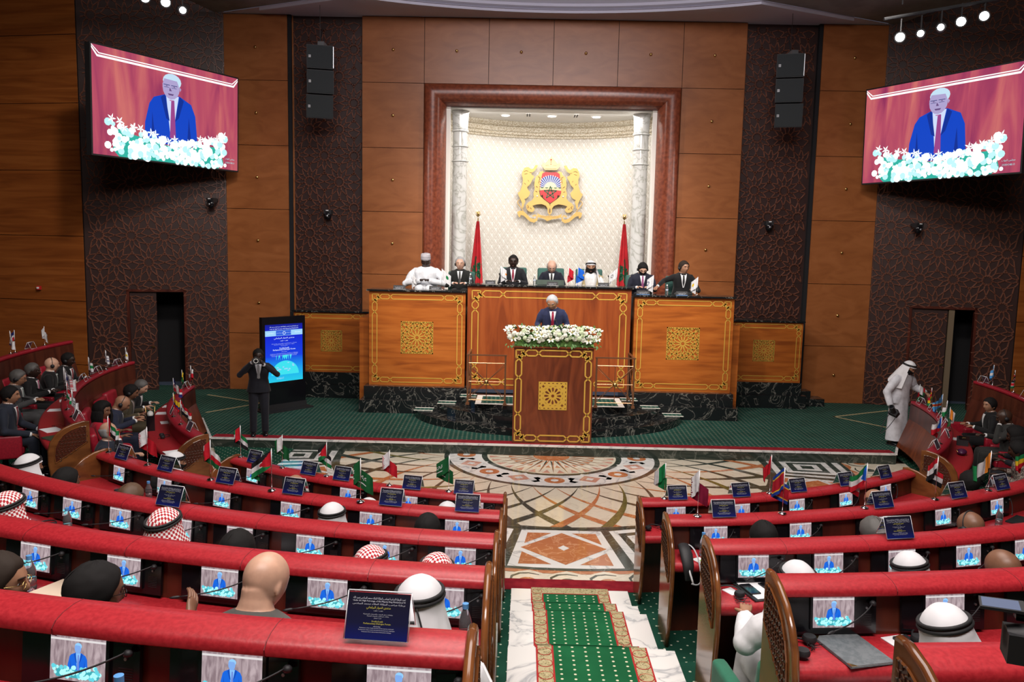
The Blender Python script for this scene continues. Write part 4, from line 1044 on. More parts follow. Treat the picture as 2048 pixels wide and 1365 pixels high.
# ---------------------------------------------------------------- line array speakers
EVL=M('badge_grey',(.45,.45,.47),.4)
for s in(-1,1):
    x=-5.22 if s<0 else 5.2
    t=thing('line_array_speaker','black three-box line array loudspeaker hung in the '+('left' if s<0 else 'right')+' lattice bay','loudspeaker',(x,18.35,6.55))
    yaw=math.radians(14 if s<0 else -14)
    zt=1.58
    for k in range(3):
        tilt=(.0,.05,.16)[k]; off=(0,.0,.06)[k]
        A=Matrix.Translation((0,-off,zt-.26-k*.52))@Matrix.Rotation(yaw,4,'Z')@Matrix.Rotation(tilt,4,'X')
        mb=MB(); pts=[(-.29,-.24,-.25),(.29,-.24,-.25),(.23,.24,-.25),(-.23,.24,-.25)]
        mb.prism([A@Vector(p) for p in pts],(A.to_3x3()@Vector((0,0,.50))),BLACKM); b=mb.obj('cabinet',t)
        mb=MB(); mb.box((0,-.246,0),(.55,.012,.47),M('grille_cloth',(.018,.022,.024),.8),T=A); mb.obj('grille',b)
        mb=MB(); mb.box((-.225,-.255,0),(.05,.006,.055),EVL,T=A); text_into(mb,'EV',.04,-.225,0,lambda X,Y:A@Vector((X,-.2595,Y)),BLACKM); mb.obj('badge',b)
        mb=MB(); mb.box((.283,-.252,0),(.012,.01,.46),STEEL if k==0 else BLACKM,T=A); mb.box((-.283,-.252,0),(.008,.01,.46),BLACKM,T=A); mb.obj('side_rail',b)
    mb=MB(); mb.box((.05,0,zt+.05),(.14,.3,.08),STEEL); mb.tube([(0,0,zt+.05),(0,.2,zt+.45)],.012,BLACKM,6); mb.tube([(0,.0,zt+.05),(0,.0,zt+.9)],.006,BLACKM,5); mb.obj('rigging',t)
# ---------------------------------------------------------------- wall cameras
def wcam(loc,rz,label):
    t=thing('dome_camera',label,'camera',loc,rz)
    mb=MB(); mb.box((0,.12,.02),(.07,.24,.05),BLACKM); mb.box((0,.02,.0),(.18,.16,.10),BLACKM); mb.obj('bracket',t)
    mb=MB(); mb.lathe([(.0005,-.20),(.06,-.18),(.085,-.12),(.09,-.06),(.075,-.02),(.03,0)],(0,0,0),BLACKG,16); mb.obj('head',t,True)
    mb=MB(); mb.lathe([(.03,0),(.03,.03),(.0005,.03)],(0,0,0),STEEL,12,T=Matrix.Translation((0,-.085,-.10))@Matrix.Rotation(pi/2,4,'X')); mb.obj('lens',t,True)
    mb=MB(); mb.box((.0,-.085,.03),(.06,.01,.02),PAPER); mb.obj('label_plate',t)
    return t
wcam((-5.29,19.28,4.55),0,'small black ceiling-type camera on the left lattice bay')
wcam((5.22,19.28,4.50),0,'small black camera on the right lattice bay')
wcam((-7.95,18.92,4.75),-.2,'black camera on the dark lattice wall under the left screen')
wcam((8.5,18.78,4.50),.2,'black camera on the dark lattice wall under the right screen')
# ---------------------------------------------------------------- stage lamps
for s,ls in((-1,[(-7.32,7.99,'large'),(-6.96,7.92,'large'),(-6.66,7.79,'small')]),(1,[(5.86,7.55,'large'),(6.21,7.62,'small'),(6.55,7.73,'small'),(6.89,7.83,'large'),(7.28,7.93,'large')])):
    for k,(x,z,q) in enumerate(ls):
        r=.075 if q=='large' else .055
        dx=Vector((-.585,0,3.73))-Vector((x,14.5,z)); R=dx.to_track_quat('Z','Y').to_matrix().to_4x4()
        t=thing('stage_lamp','glaring white stage lamp at the upper %s, %s from the centre along its bar'%('left' if s<0 else 'right',['nearest','second','third','fourth','farthest'][(2-k) if s<0 else k]),'spotlight',(x,14.5,z),0,'stage lamps')
        mb=MB(); mb.lathe([(.04,-.22),(.09,-.18),(r+.02,-.02),(r+.02,.02),(r,.02),(r*.9,-.02),(.03,-.2)],(0,0,0),BLACKM,16,T=R); mb.obj('housing',t,True,auto=40)
        mb=MB(); mb.lathe([(r,.0),(.0005,.012)],(0,0,0),M('stage_lamp_glow',(1,1,1),emit=(.93,.97,1),es=30),16,T=R); mb.obj('lens',t,recalc=False)
        mb=MB(); mb.box((0,0,.16),(.02,.02,.3),BLACKM); mb.obj('hanger',t)
    mb=MB(); a,b=ls[0],ls[-1]; mb.tube([(a[0]-.3,14.5,a[1]+.3),(b[0]+.3,14.5,b[1]+.3)],.03,BLACKM,8)
    for x in (a[0],b[0]): mb.tube([(x,14.5,8.1),(x,14.5,11.0)],.012,BLACKM,5)
    tag(mb.obj('lighting_bar'),'black bar carrying the stage lamps at the upper '+('left' if s<0 else 'right'),'lighting bar')
t=thing('ceiling_vent','dark slotted vent in the grey ceiling at the upper left','vent',(-8.0,17.9,9.085),.5)
mb=MB(); mb.bb(-.35,.35,-.16,.16,-.03,0,BLACKM); mb.obj('plate',t)
mb=MB(); [mb.bb(-.3+i*.1,-.24+i*.1,-.1,.1,-.034,-.03,STEEL) for i in range(6)]; mb.obj('slat',t)
# ---------------------------------------------------------------- totem display
t=thing('digital_totem','tall black floor standing display with a bright blue conference poster','display',(-5.72,17.0,.2),math.radians(50)); 
w=1.06
mb=MB(); mb.bb(-w/2,w/2,-.05,.05,.10,2.02,BLACKG); mb.obj('casing',t)
mb=MB(); mb.bb(-w/2-.06,w/2+.06,-.26,.26,0,.035,BLACKM); mb.bb(-w/2,w/2,-.09,.09,.035,.14,BLACKM); mb.obj('foot',t)
PB=E_('poster_blue',(.015,.02,.75),1.0); m=M('poster_blue',(0,0,0))
v=coords(m,(1,1,1),'Generated'); sp=N(m,'ShaderNodeSeparateXYZ'); LK(m,v,sp.inputs[0]); LK(m,ramp(m,sp.outputs[2],[(.0,(.02,.60,.80)),(.22,(.01,.35,.85)),(.45,(.008,.05,.75)),(.85,(.006,.015,.60)),(1,(.005,.01,.25))]),bsdf(m).inputs['Emission Color'])
mb=MB(); sw,z0,z1=.92,.62,1.86; hh=z1-z0
T=lambda x,y,k=0:Vector((x,-.052-k*.0006,z0+y))
mb.poly([T(-sw/2,0),T(sw/2,0),T(sw/2,hh),T(-sw/2,hh)],PB); mb.obj('poster',t,recalc=False)
mb=MB(); WE=E_('poster_white',(.8,.92,1),1.2); CY=E_('poster_cyan',(.05,.75,.85),1.0); LB=E_('poster_lightblue',(.35,.65,.95),1.0)
Y=lambda f:hh*f
mb.poly([T(-sw/2,Y(.80),1),T(sw/2,Y(.80),1),T(sw/2,Y(.895),1),T(-sw/2,Y(.895),1)],LB)
mb.poly([T(-.20,Y(.805),2),T(.17,Y(.805),2),T(.17,Y(.89),2),T(-.20,Y(.89),2)],E_('poster_mid',(.03,.12,.7)))
for rr,mm,k in((.035,WE,3),(.026,E_('poster_mid',(.03,.12,.7)),4)): mb.poly([T(.0+rr*math.cos(i*.4),Y(.845)+rr*math.sin(i*.4),k) for i in range(16)],mm)
for b,x,wd in((arab('مجلس المستشارين'),-.12,.13),(arab('رابطة مجالس الشيوخ'),.11,.13),(arab('المملكة المغربية'),-.34,.16),('PARLIAMENT',.34,.15)): text_into(mb,b,wd,x,Y(.848),lambda x,y:T(x,y,3),WE)
text_into(mb,arab('تحت الرعاية السامية لصاحب الجلالة الملك محمد السادس نصره الله'),.70,0,Y(.955),lambda x,y:T(x,y,2),WE)
text_into(mb,'Under the High Patronage of His Majesty King Mohammed VI',.70,0,Y(.918),lambda x,y:T(x,y,2),WE)
text_into(mb,arab('منتدى الحوار البرلماني'),.50,0,Y(.755),lambda x,y:T(x,y,2),WE,.045)
text_into(mb,arab('جنوب – جنوب'),.19,0,Y(.71),lambda x,y:T(x,y,2),WE)
text_into(mb,'South-South',.24,0,Y(.585),lambda x,y:T(x,y,2),WE); text_into(mb,'Parliamentary Dialogue Forum',.55,0,Y(.555),lambda x,y:T(x,y,2),WE)
for k,(wd,yy) in enumerate(((.62,.665),(.5,.645),(.16,.625),(.14,.52),(.68,.49),(.68,.47),(.62,.45))): text_into(mb,arab('برلمانات دول الجنوب والتحديات المشتركة') if k<3 else 'Parliaments of the South and shared development challenges',wd,0,Y(yy),lambda x,y:T(x,y,2),WE,.012)
mb.poly([T(.02+.34*math.cos(pi*i/24),Y(.12)+.30*math.sin(pi*i/24),1) for i in range(25)],CY)
r_=random.Random(4)
for i in range(14):
    a=r_.uniform(.2,2.9); q=r_.uniform(.1,.3); c=(.02+q*math.cos(a),Y(.12)+q*.9*math.sin(a)); mb.poly([T(c[0]+.03*math.cos(j)*r_.uniform(.6,1.3),c[1]+.016*math.sin(j)*r_.uniform(.6,1.3),2) for j in range(6)],LB)
for i in range(8):
    x=-.2+i*.05; mb.add([T(x,Y(.38),2),T(x+.004,Y(.38),2),T(x+.004+r_.uniform(-.05,.05),Y(.46),2),T(x+r_.uniform(-.05,.05),Y(.46),2)],[(0,1,2,3)],CY)
text_into(mb,'28 - 29  ABRIL  2025  ·  RABAT'.replace('28 - 29  ABRIL  2025  ·  ',''),.18,-.1,Y(.06),lambda x,y:T(x,y,3),LB)
mb.obj('lettering',t,recalc=False)
# ---------------------------------------------------------------- coat of arms
t=thing('coat_of_arms','large gilded coat of arms with red shield, crown and two lions on the niche wall','emblem',(.07,21.42,5.31))
GA=M('emblem_gold',(.60,.38,.11),.4,.3); GD=M('emblem_engraving',(.22,.13,.05),.6); ER=M('shield_red',(.62,.02,.025),.3); EB=M('shield_blue',(.04,.07,.30),.4); EG=M('star_green',(.01,.09,.04),.5); EW=M('shield_white',(.8,.8,.78),.4)
px=lambda X,Y:((X-1017)/2048*280/1600*22.0*1.0*1600/1600*1.0, -(Y-620)/2048*280*22.0/1600)
def K(X,Y): return ((X-1017)*.001872,-(Y-620)*.001872)
def plate(name,pts,y0,th,m,par):
    mb=MB(); mb.prism([Vector((K(*p)[0],-y0,K(*p)[1])) for p in pts],(0,-th,0),m); return mb.obj(name,par)
def mir(pts): return [(2034-x,y) for x,y in pts]
def curve(mb,pts,r,m,y0=.05):
    # catmull smoothing of a stroke
    P_=[Vector((K(*p)[0],-y0,K(*p)[1])) for p in pts]; out=[]
    for i in range(len(P_)-1):
        a,b,c,d=P_[max(i-1,0)],P_[i],P_[i+1],P_[min(i+2,len(P_)-1)]
        for k in range(4):
            u=k/4; out.append(.5*((2*b)+(c-a)*u+(2*a-5*b+4*c-d)*u*u+(3*b-a-3*c+d)*u**3))
    out.append(P_[-1]); rr=[r*(.55+.45*math.sin(pi*(.15+.7*i/(len(out)-1)))) for i in range(len(out))] if isinstance(r,float) else r
    mb.tube(out,rr,m,6)
shield=[(900,385),(945,365),(1017,372),(1090,365),(1140,385),(1150,450),(1165,560),(1168,640),(1150,690),(1120,680),(1115,720),(1080,755),(1017,795),(955,755),(920,720),(915,680),(885,690),(870,640),(872,560),(890,450)]
plate('shield',shield,.06,.03,ER,t); sh_=[o for o in t.children if o.name.startswith('shield')][0]
mb=MB()
f=lambda x,y,e=.094:Vector((K(x,y)[0],-e,K(x,y)[1]))
mb.poly([f(x,y) for x,y in [(872,600),(880,540),(893,460),(930,432),(1017,410),(1105,432),(1145,460),(1158,540),(1166,600)]],EB)
for i in range(17):
    a=pi*(i+.5)/17; r0,r1=85,190
    r1=min(r1,(150)/max(.2,abs(math.cos(a))))
    c=lambda r,d:(1017+r*math.cos(a+d),595-r*math.sin(a+d)); mb.poly([f(*c(r0,-.03),.096),f(*c(r0,.03),.096),f(*c(r1,.025),.096),f(*c(r1,-.025),.096)],EW)
mb.poly([f(1017+88*math.cos(pi*i/16),585-82*math.sin(pi*i/16),.098) for i in range(17)],M('sun_cream',(.85,.72,.40),.4))
mb.poly([f(868,575,.099),f(1168,575,.099),f(1170,622,.099),f(1017,605,.099),f(868,622,.099)],M('atlas_band',(.55,.50,.28),.5))
for i in range(5): mb.poly([f(880+i*62,578,.1),f(925+i*62,578,.1),f(915+i*62,590,.1),f(890+i*62,590,.1)],EG)
def starline(mb,cx,cy,R,w,m,fn):
    pts=[(cx+R*math.sin(2*pi*i/5),cy+R*math.cos(2*pi*i/5)) for i in range(5)]
    for i in range(5):
        a=Vector(pts[i]);b=Vector(pts[(i+2)%5]); d=(b-a).normalized(); n=Vector((-d.y,d.x))*w/2; mb.poly([fn(*(a+n)),fn(*(b+n)),fn(*(b-n)),fn(*(a-n))],m)
starline(mb,K(1017,650)[0],K(1017,650)[1],.17,.022,EG,lambda x,y:Vector((x,-.101,y)))
mb.obj('blazon',sh_,recalc=False)
# shield frame: scrolled body with holes to the sides
for nm,mm in (('left',lambda p:p),('right',mir)):
    plate('shield_frame',mm([(905,350),(930,380),(895,400),(885,460),(868,560),(862,640),(880,700),(925,740),(985,780),(1017,810),(1000,835),(985,870),(960,830),(900,808),(830,815),(770,835),(800,870),(800,900),(770,925),(720,915),(690,880),(680,830),(710,790),(760,760),(790,720),(780,660),(800,600),(790,540),(800,470),(810,430),(850,400),(860,365)]),.02,.04,GA,t)
    plate('lion',mm([(620,360),(650,310),(700,300),(745,330),(770,320),(800,270),(835,275),(820,310),(790,355),(750,380),(745,400),(790,430),(760,480),(730,540),(690,580),(700,610),(735,650),(720,700),(690,730),(655,745),(670,770),(650,830),(640,870),(620,860),(625,800),(600,745),(575,700),(560,660),(590,640),(610,590),(625,540),(630,470),(612,410)]),.035,.035,GA,t)
    plate('scroll',mm([(560,925),(600,905),(650,915),(690,950),(740,1000),(790,1020),(830,1010),(830,980),(800,975),(790,990),(770,985),(780,965),(820,955),(850,985),(845,1040),(800,1070),(740,1055),(690,1010),(650,975),(610,965),(600,1000),(590,1000),(570,970)]),.03,.04,GA,t)
    mb=MB(); curve(mb,mm([(600,745),(560,790),(600,850),(640,910),(600,960)]),.014,GA,.05); mb.obj('tail',t,True)
    mb=MB()
    for pts in ([(640,370),(670,350),(700,360)],[(650,400),(690,390)],[(720,370),(735,380),(750,370)],[(650,520),(670,540)],[(700,480),(715,500)],[(840,430),(865,445),(850,520)],[(815,560),(840,580)],[(810,630),(835,640)],[(700,830),(720,850),(700,870)],[(740,860),(760,880)]):
        curve(mb,mm(pts),.007,GD,.074)
    mb.ball((K(*mm([(835,700)])[0])[0],-.075,K(835,700)[1]),.022,EW,8,6); mb.obj('engraving',t)
plate('crown',[(935,335),(905,300),(885,270),(900,240),(930,250),(960,215),(985,185),(1005,175),(1017,140),(1029,175),(1050,185),(1075,215),(1105,250),(1135,240),(1150,270),(1130,300),(1100,335)],.03,.05,M('crown_gold',(.70,.50,.25),.4,.2),t)
mb=MB()
for x,y,r in ((1017,195,.02),(1017,225,.012),(1017,255,.012),(950,275,.008),(975,272,.008),(1060,272,.008),(1085,275,.008)): mb.ball((K(x,y)[0],-.085,K(x,y)[1]),r,ER,8,5)
for i in range(9): mb.ball((K(945+i*18,318)[0],-.083,K(0,318)[1]),.009,GD,6,4)
mb.obj('crown_jewels',[o for o in t.children if o.name.startswith('crown')][0])
plate('ribbon',[(840,940),(900,965),(960,975),(1017,965),(1075,975),(1135,965),(1190,940),(1180,990),(1110,1010),(1060,1015),(985,1045),(930,1010),(850,990)],.02,.04,GA,t)
plate('pendant',[(1000,830),(1017,820),(1034,830),(1050,880),(1045,930),(1017,960),(990,930),(985,880)],.03,.03,GA,t)
plate('pendant',[(1017,858),(1030,885),(1028,920),(1017,935),(1006,920),(1004,885)],.06,.003,GD,t)
mb=MB(); text_into(mb,arab('إن تنصروا الله ينصركم'),.48,0,K(0,985)[1],lambda x,y:Vector((x,-.063,y)),GD,.05); mb.obj('motto',t,recalc=False)
# ---------------------------------------------------------------- floor flags beside the niche
for s,x in((-1,-1.76),(1,1.92)):
    t=thing('standing_flag','tall furled red flag with green star on a pole, '+('left' if s<0 else 'right')+' of the centre seats','flag',(x,20.35,2.22),0,'standing flags behind the presidium')
    mb=MB(); mb.tube([(0,0,0),(0,0,2.3)],.014,BRASS,8); mb.lathe([(.2,0),(.19,.03),(.03,.06),(.0005,.06)],(0,0,0),BRASS,20); mb.obj('pole',t,True,auto=40)
    mb=MB(); mb.ball((0,0,2.40),(.035,.035,.05),BRASS,8,6)
    for a in range(6): mb.tube([(0,0,2.32),(.07*math.cos(a*pi/3),.0,2.40+.03*math.sin(a*1.05)),(.03*math.cos(a*pi/3),0,2.47)],.006,BRASS,5)
    mb.obj('finial',t,True)
    FR=noisemat('flag_red',[(.4,(.42,.012,.02)),(.6,(.58,.02,.03))],(3,3,3),2,.7)
    def cloth(u,v):
        wd=(.035+.17*v**.9); a=(u-.5)*2; z=2.22-1.95*v; off=-.03*v if s<0 else .03*v
        return Vector((off+wd*a,-.03-.05*math.cos(a*2.6*pi)*(.3+v*.5)-.02*v,z))
    mb=MB(); mb.grid(cloth,40,20,FR); c=mb.obj('cloth',t,True,False)
    mb=MB()
    R=.20;cz=.62; 
    pts=[(.5+.47*math.sin(2*pi*i/5+.2*s),cz-.17*math.cos(2*pi*i/5+.2*s)) for i in range(5)]
    for i in range(5):
        a=Vector(pts[i]);b=Vector(pts[(i+2)%5])
        n=10; L=[]; 
        d=(b-a); nv=Vector((-d.y*3,d.x/3)).normalized()
        for k in range(n+1):
            q=a+d*k/n; wv=Vector((.05*abs(d.y)*3+.03,.014*abs(d.x)+.003)); pa=cloth(q.x-wv.x,q.y+ (wv.y if d.y*d.x>0 else -wv.y)); pb=cloth(q.x+wv.x,q.y-(wv.y if d.y*d.x>0 else -wv.y)); L.append((pa+Vector((0,-.006,0)),pb+Vector((0,-.006,0))))
        for k in range(n): mb.poly([L[k][0],L[k][1],L[k+1][1],L[k+1][0]],EG)
    mb.obj('star',c,recalc=False)
# ================================================================ PEOPLE
from mathutils.bvhtree import BVHTree
def remesh(mb,voxel,smooth=3,name='m'):
    me=mb.mesh(name); o=bpy.data.objects.new(name,me); COL.objects.link(o)
    md=o.modifiers.new('r','REMESH'); md.mode='VOXEL'; md.voxel_size=voxel; md.use_smooth_shade=True
    if smooth: sm=o.modifiers.new('s','SMOOTH'); sm.iterations=smooth; sm.factor=.5
    r=bpy.data.meshes.new_from_object(o.evaluated_get(bpy.context.evaluated_depsgraph_get()))
    bpy.data.objects.remove(o); bpy.data.meshes.remove(me)
    r.name=name; r.materials.clear()
    for m in mb.mats: r.materials.append(m)
    return r
def link(name,me,par,smooth=True):
    o=bpy.data.objects.new(name,me); COL.objects.link(o); o.parent=par
    if smooth: me.polygons.foreach_set('use_smooth',[True]*len(me.polygons))
    return o
g_=lambda x,c,w:math.exp(-((x-c)/w)**2)
def headpt(lon,lat,k=1.0,feat=True,ex=0):
    """lon 0 = front (-Y), lat -pi/2..pi/2"""
    cl=math.cos(lat); d=Vector((math.sin(lon)*cl,-math.cos(lon)*cl,math.sin(lat)))
    x,y,z=d.x*.080,d.y*.102,d.z*.120
    t=max(0,-z/.12)
    x*=1-.30*t**1.4
    if y>0: y*=1-.38*t
    else: y*=1-.10*t
    if z>0: q_=1+.10*math.sin(min(1,z/.126)*pi*.82); x*=q_; y*=q_
    f=0
    if feat and d.y<0:
        L=lon if abs(lon)<pi else lon-2*pi if lon>0 else lon+2*pi
        f+=.026*g_(L,0,.15)*g_(z,-.030,.018)+.014*g_(L,0,.12)*g_(z,-.006,.02)
        f+=.006*g_(abs(L),.34,.26)*g_(z,.024,.011)
        f-=.009*g_(abs(L),.40,.20)*g_(z,.002,.014)
        f+=.007*g_(L,0,.30)*g_(z,-.063,.007)+.004*g_(L,0,.26)*g_(z,-.075,.007)-.004*g_(L,0,.3)*g_(z,-.069,.004)
        f+=.008*g_(L,0,.3)*g_(z,-.100,.014)
        f+=.004*g_(abs(L),.75,.25)*g_(z,-.022,.02)
    y-=f
    return Vector((x,y,z))*k+d*ex
def head_into(mb,H,m,nu=40,nv=30):
    loops=[]
    for j in range(1,nv):
        lat=-pi/2+pi*j/nv; loops.append([H@headpt(-pi+2*pi*i/nu,lat) for i in range(nu)])
    loops=[[H@headpt(0,-pi/2)]*nu]+loops+[[H@headpt(0,pi/2)]*nu]
    mb.ring(loops,m,False)
    for s in(-1,1):
        E=H@Matrix.Translation((s*.077,.012,-.012))@Matrix.Rotation(s*-.35,4,'Z')
        mb.ball((0,0,0),(.010,.019,.033),m,10,8,T=None) if 0 else mb.ring([[E@Vector((.010*math.sin(a)*math.cos(b),.018*math.sin(a)*math.sin(b)+.004*math.cos(a),-.032*math.cos(a))) for b in [2*pi*q/10 for q in range(10)]] for a in [max(.05,min(pi-.05,pi*q/8)) for q in range(9)]],m,True)
def hair_mesh(H,style,m,th=.012):
    mb=MB(); nu,nv=44,30
    def mask(L,lat):
        z=math.sin(lat); a=abs(L)
        if style in('short','full','thin'): z-=.50*math.exp(-((a-1.52)/.17)**2)*(1 if z<.28 else 0)
        if style=='short': return (z-(.62-.30*min(1,max(0,(a-.55)/.45))-.75*min(1,max(0,(a-1.05)/.5)) - .15*min(1,max(0,a-1.6))))*5
        if style=='full': return (z-(.50-.25*min(1,max(0,(a-.5)/.4))-.9*min(1,max(0,(a-.95)/.5))))*5
        if style=='fringe':
            return min((a-1.15)*4,(.42-z)*5,(z+.55)*5)
        if style=='thin':
            return min((z-(.72-.5*min(1,max(0,(a-.7)/.4))-.8*min(1,max(0,(a-1.2)/.5))))*5,9)
        if style=='long': return (z-(.55-.2*min(1,max(0,(a-.5)/.3))-1.6*min(1,max(0,(a-.85)/.4))))*5
        if style=='beard': return min((1.45-a)*4,(-.18-z+ .35*min(1,a/1.4))*5,(z+.99)*9) if not (a<.27 and -.60<z<-.47) else -1
        if style=='stubble': return min((1.3-a)*4,(-.38-z+.25*a)*5,(z+.98)*9)
        return -1
    V={}
    for j in range(nv+1):
        lat=-pi/2+pi*j/nv
        for i in range(nu+1):
            L=-pi+2*pi*i/nu; k=mask(L,lat); q=max(0,min(1,k))
            r=th if style not in('beard','stubble') else .007
            n_=(noise.noise(Vector((L*3,lat*3,th*99)))*.004+noise.noise(Vector((L*14,lat*14,3)))*.0035)*q
            V[i,j]=(H@headpt(L,lat,1,True,-.004+(r+.004)*q**.6+n_),k)
    for j in range(nv):
        for i in range(nu):
            c=[(i,j),(i+1,j),(i+1,j+1),(i,j+1)]
            if max(V[q][1] for q in c)>0: mb.poly([V[q][0] for q in c],m)
    if style=='long':
        for s_ in range(26):
            a=1.15+ (2*pi-2.3)*s_/25; p0=H@headpt(a,-.1,1,True,.014)
            d=(p0-H@Vector((0,0,-.02))); d.z=0; d.normalize()
            mb.tube([p0+Vector((0,0,.05)),p0+d*.012,p0+d*.028-Vector((0,0,.08)),p0+d*.02-Vector((0,0,.16)),p0+d*.0-Vector((0,0,.22))],[.02,.026,.026,.02,.006],m,6)
    me=mb.mesh('hair',True)
    b=bmesh.new(); b.from_mesh(me); bmesh.ops.remove_doubles(b,verts=b.verts,dist=1e-5); b.to_mesh(me); b.free(); return me
SKINS={'dark':(.055,.026,.016),'brown':(.20,.095,.055),'tan':(.36,.185,.11),'pale':(.56,.33,.23),'pink':(.58,.34,.25),'deep':(.028,.014,.010)}
def skinm(k): return noisemat('skin_'+k,[(.3,tuple(c*.88 for c in SKINS[k])),(.7,tuple(min(1,c*1.08) for c in SKINS[k]))],(18,18,18),3,.42,spec=.45)
def cloth(n,c,rough=.8,k=.75,sheen=.1): return noisemat('cloth_'+n,[(.35,tuple(x*k for x in c)),(.65,c)],(9,9,9),3,rough,spec=.25,sheen=sheen)
HAIR={'black':M('hair_black',(.010,.009,.009),.8,spec=.2),'dark':M('hair_dark_brown',(.025,.016,.011),.75,spec=.25),'grey':M('hair_grey',(.28,.28,.28),.6),'white':M('hair_silver',(.40,.41,.43),.7),'mid':M('hair_greying',(.09,.085,.08),.6),'brown':M('hair_brown',(.10,.055,.03),.6)}
EYEW=M('eye_white',(.6,.58,.55),.3); EYED=M('eye_dark',(.012,.008,.006),.15); LIP=M('lip_tone',(.30,.10,.085),.5)
GHW=noisemat('ghutra_white',[(.3,(.60,.60,.62)),(.7,(.72,.72,.74))],(6,6,6),3,.8,spec=.2)
GHR=M('ghutra_red_check',(.75,.6,.6),.85,spec=.2)
_v=coords(GHR,(1,1,1),'UV'); _c=N(GHR,'ShaderNodeTexChecker'); _c.inputs['Scale'].default_value=1; _c.inputs['Color1'].default_value=(.42,.025,.035,1); _c.inputs['Color2'].default_value=(.82,.78,.77,1); LK(GHR,_v,_c.inputs['Vector']); LK(GHR,_c.outputs[0],bsdf(GHR).inputs['Base Color'])
AGAL=M('agal_black',(.008,.008,.009),.7)
def hand_into(mb,w,d,n,m,curl=.5,side=1,thumb=.6,r=.0086):
    """w wrist point, d finger direction, n palm normal (curl goes towards it)"""
    d=d.normalized(); n=(n-d*n.dot(d)).normalized(); l=d.cross(n)*side
    loops=[]
    for t,a,b in ((-.01,.024,.021),(.02,.028,.018),(.05,.038,.015),(.075,.040,.014),(.088,.036,.010)):
        c=w+d*t; loops.append([c+l*a*math.cos(q)+n*b*math.sin(q) for q in [2*pi*k/10 for k in range(10)]])
    mb.ring(loops,m,True)
    for i,(off,L) in enumerate(((-.030,.068),(-.010,.078),(.011,.073),(.030,.058))):
        p=w+d*.080+l*(-off); dd=d.copy(); pts=[p-d*.012,p]; a=0
        for k,f in enumerate((.45,.32,.23)):
            a+=curl*(.55,.75,.55)[k]*(1+.08*i); dd=(d*math.cos(a)+n*math.sin(a)); p=p+dd*L*f; pts.append(p)
        mb.tube(pts,[r*1.05,r*1.05,r,r*.92,r*.7],m,8)
    p=w+d*.025+l*.030; t1=(l*.75+d*.75+n*thumb*.6).normalized(); t2=(l*.25+d*.95+n*thumb).normalized()
    mb.tube([p-l*.012,p,p+t1*.038,p+t1*.038+t2*.028,p+t1*.038+t2*.045],[.012,.013,.011,.0095,.006],m,8)
def bez(a,b,c,n=6): return [a*(1-u)**2+b*2*u*(1-u)+c*u*u for u in [i/n for i in range(n+1)]]
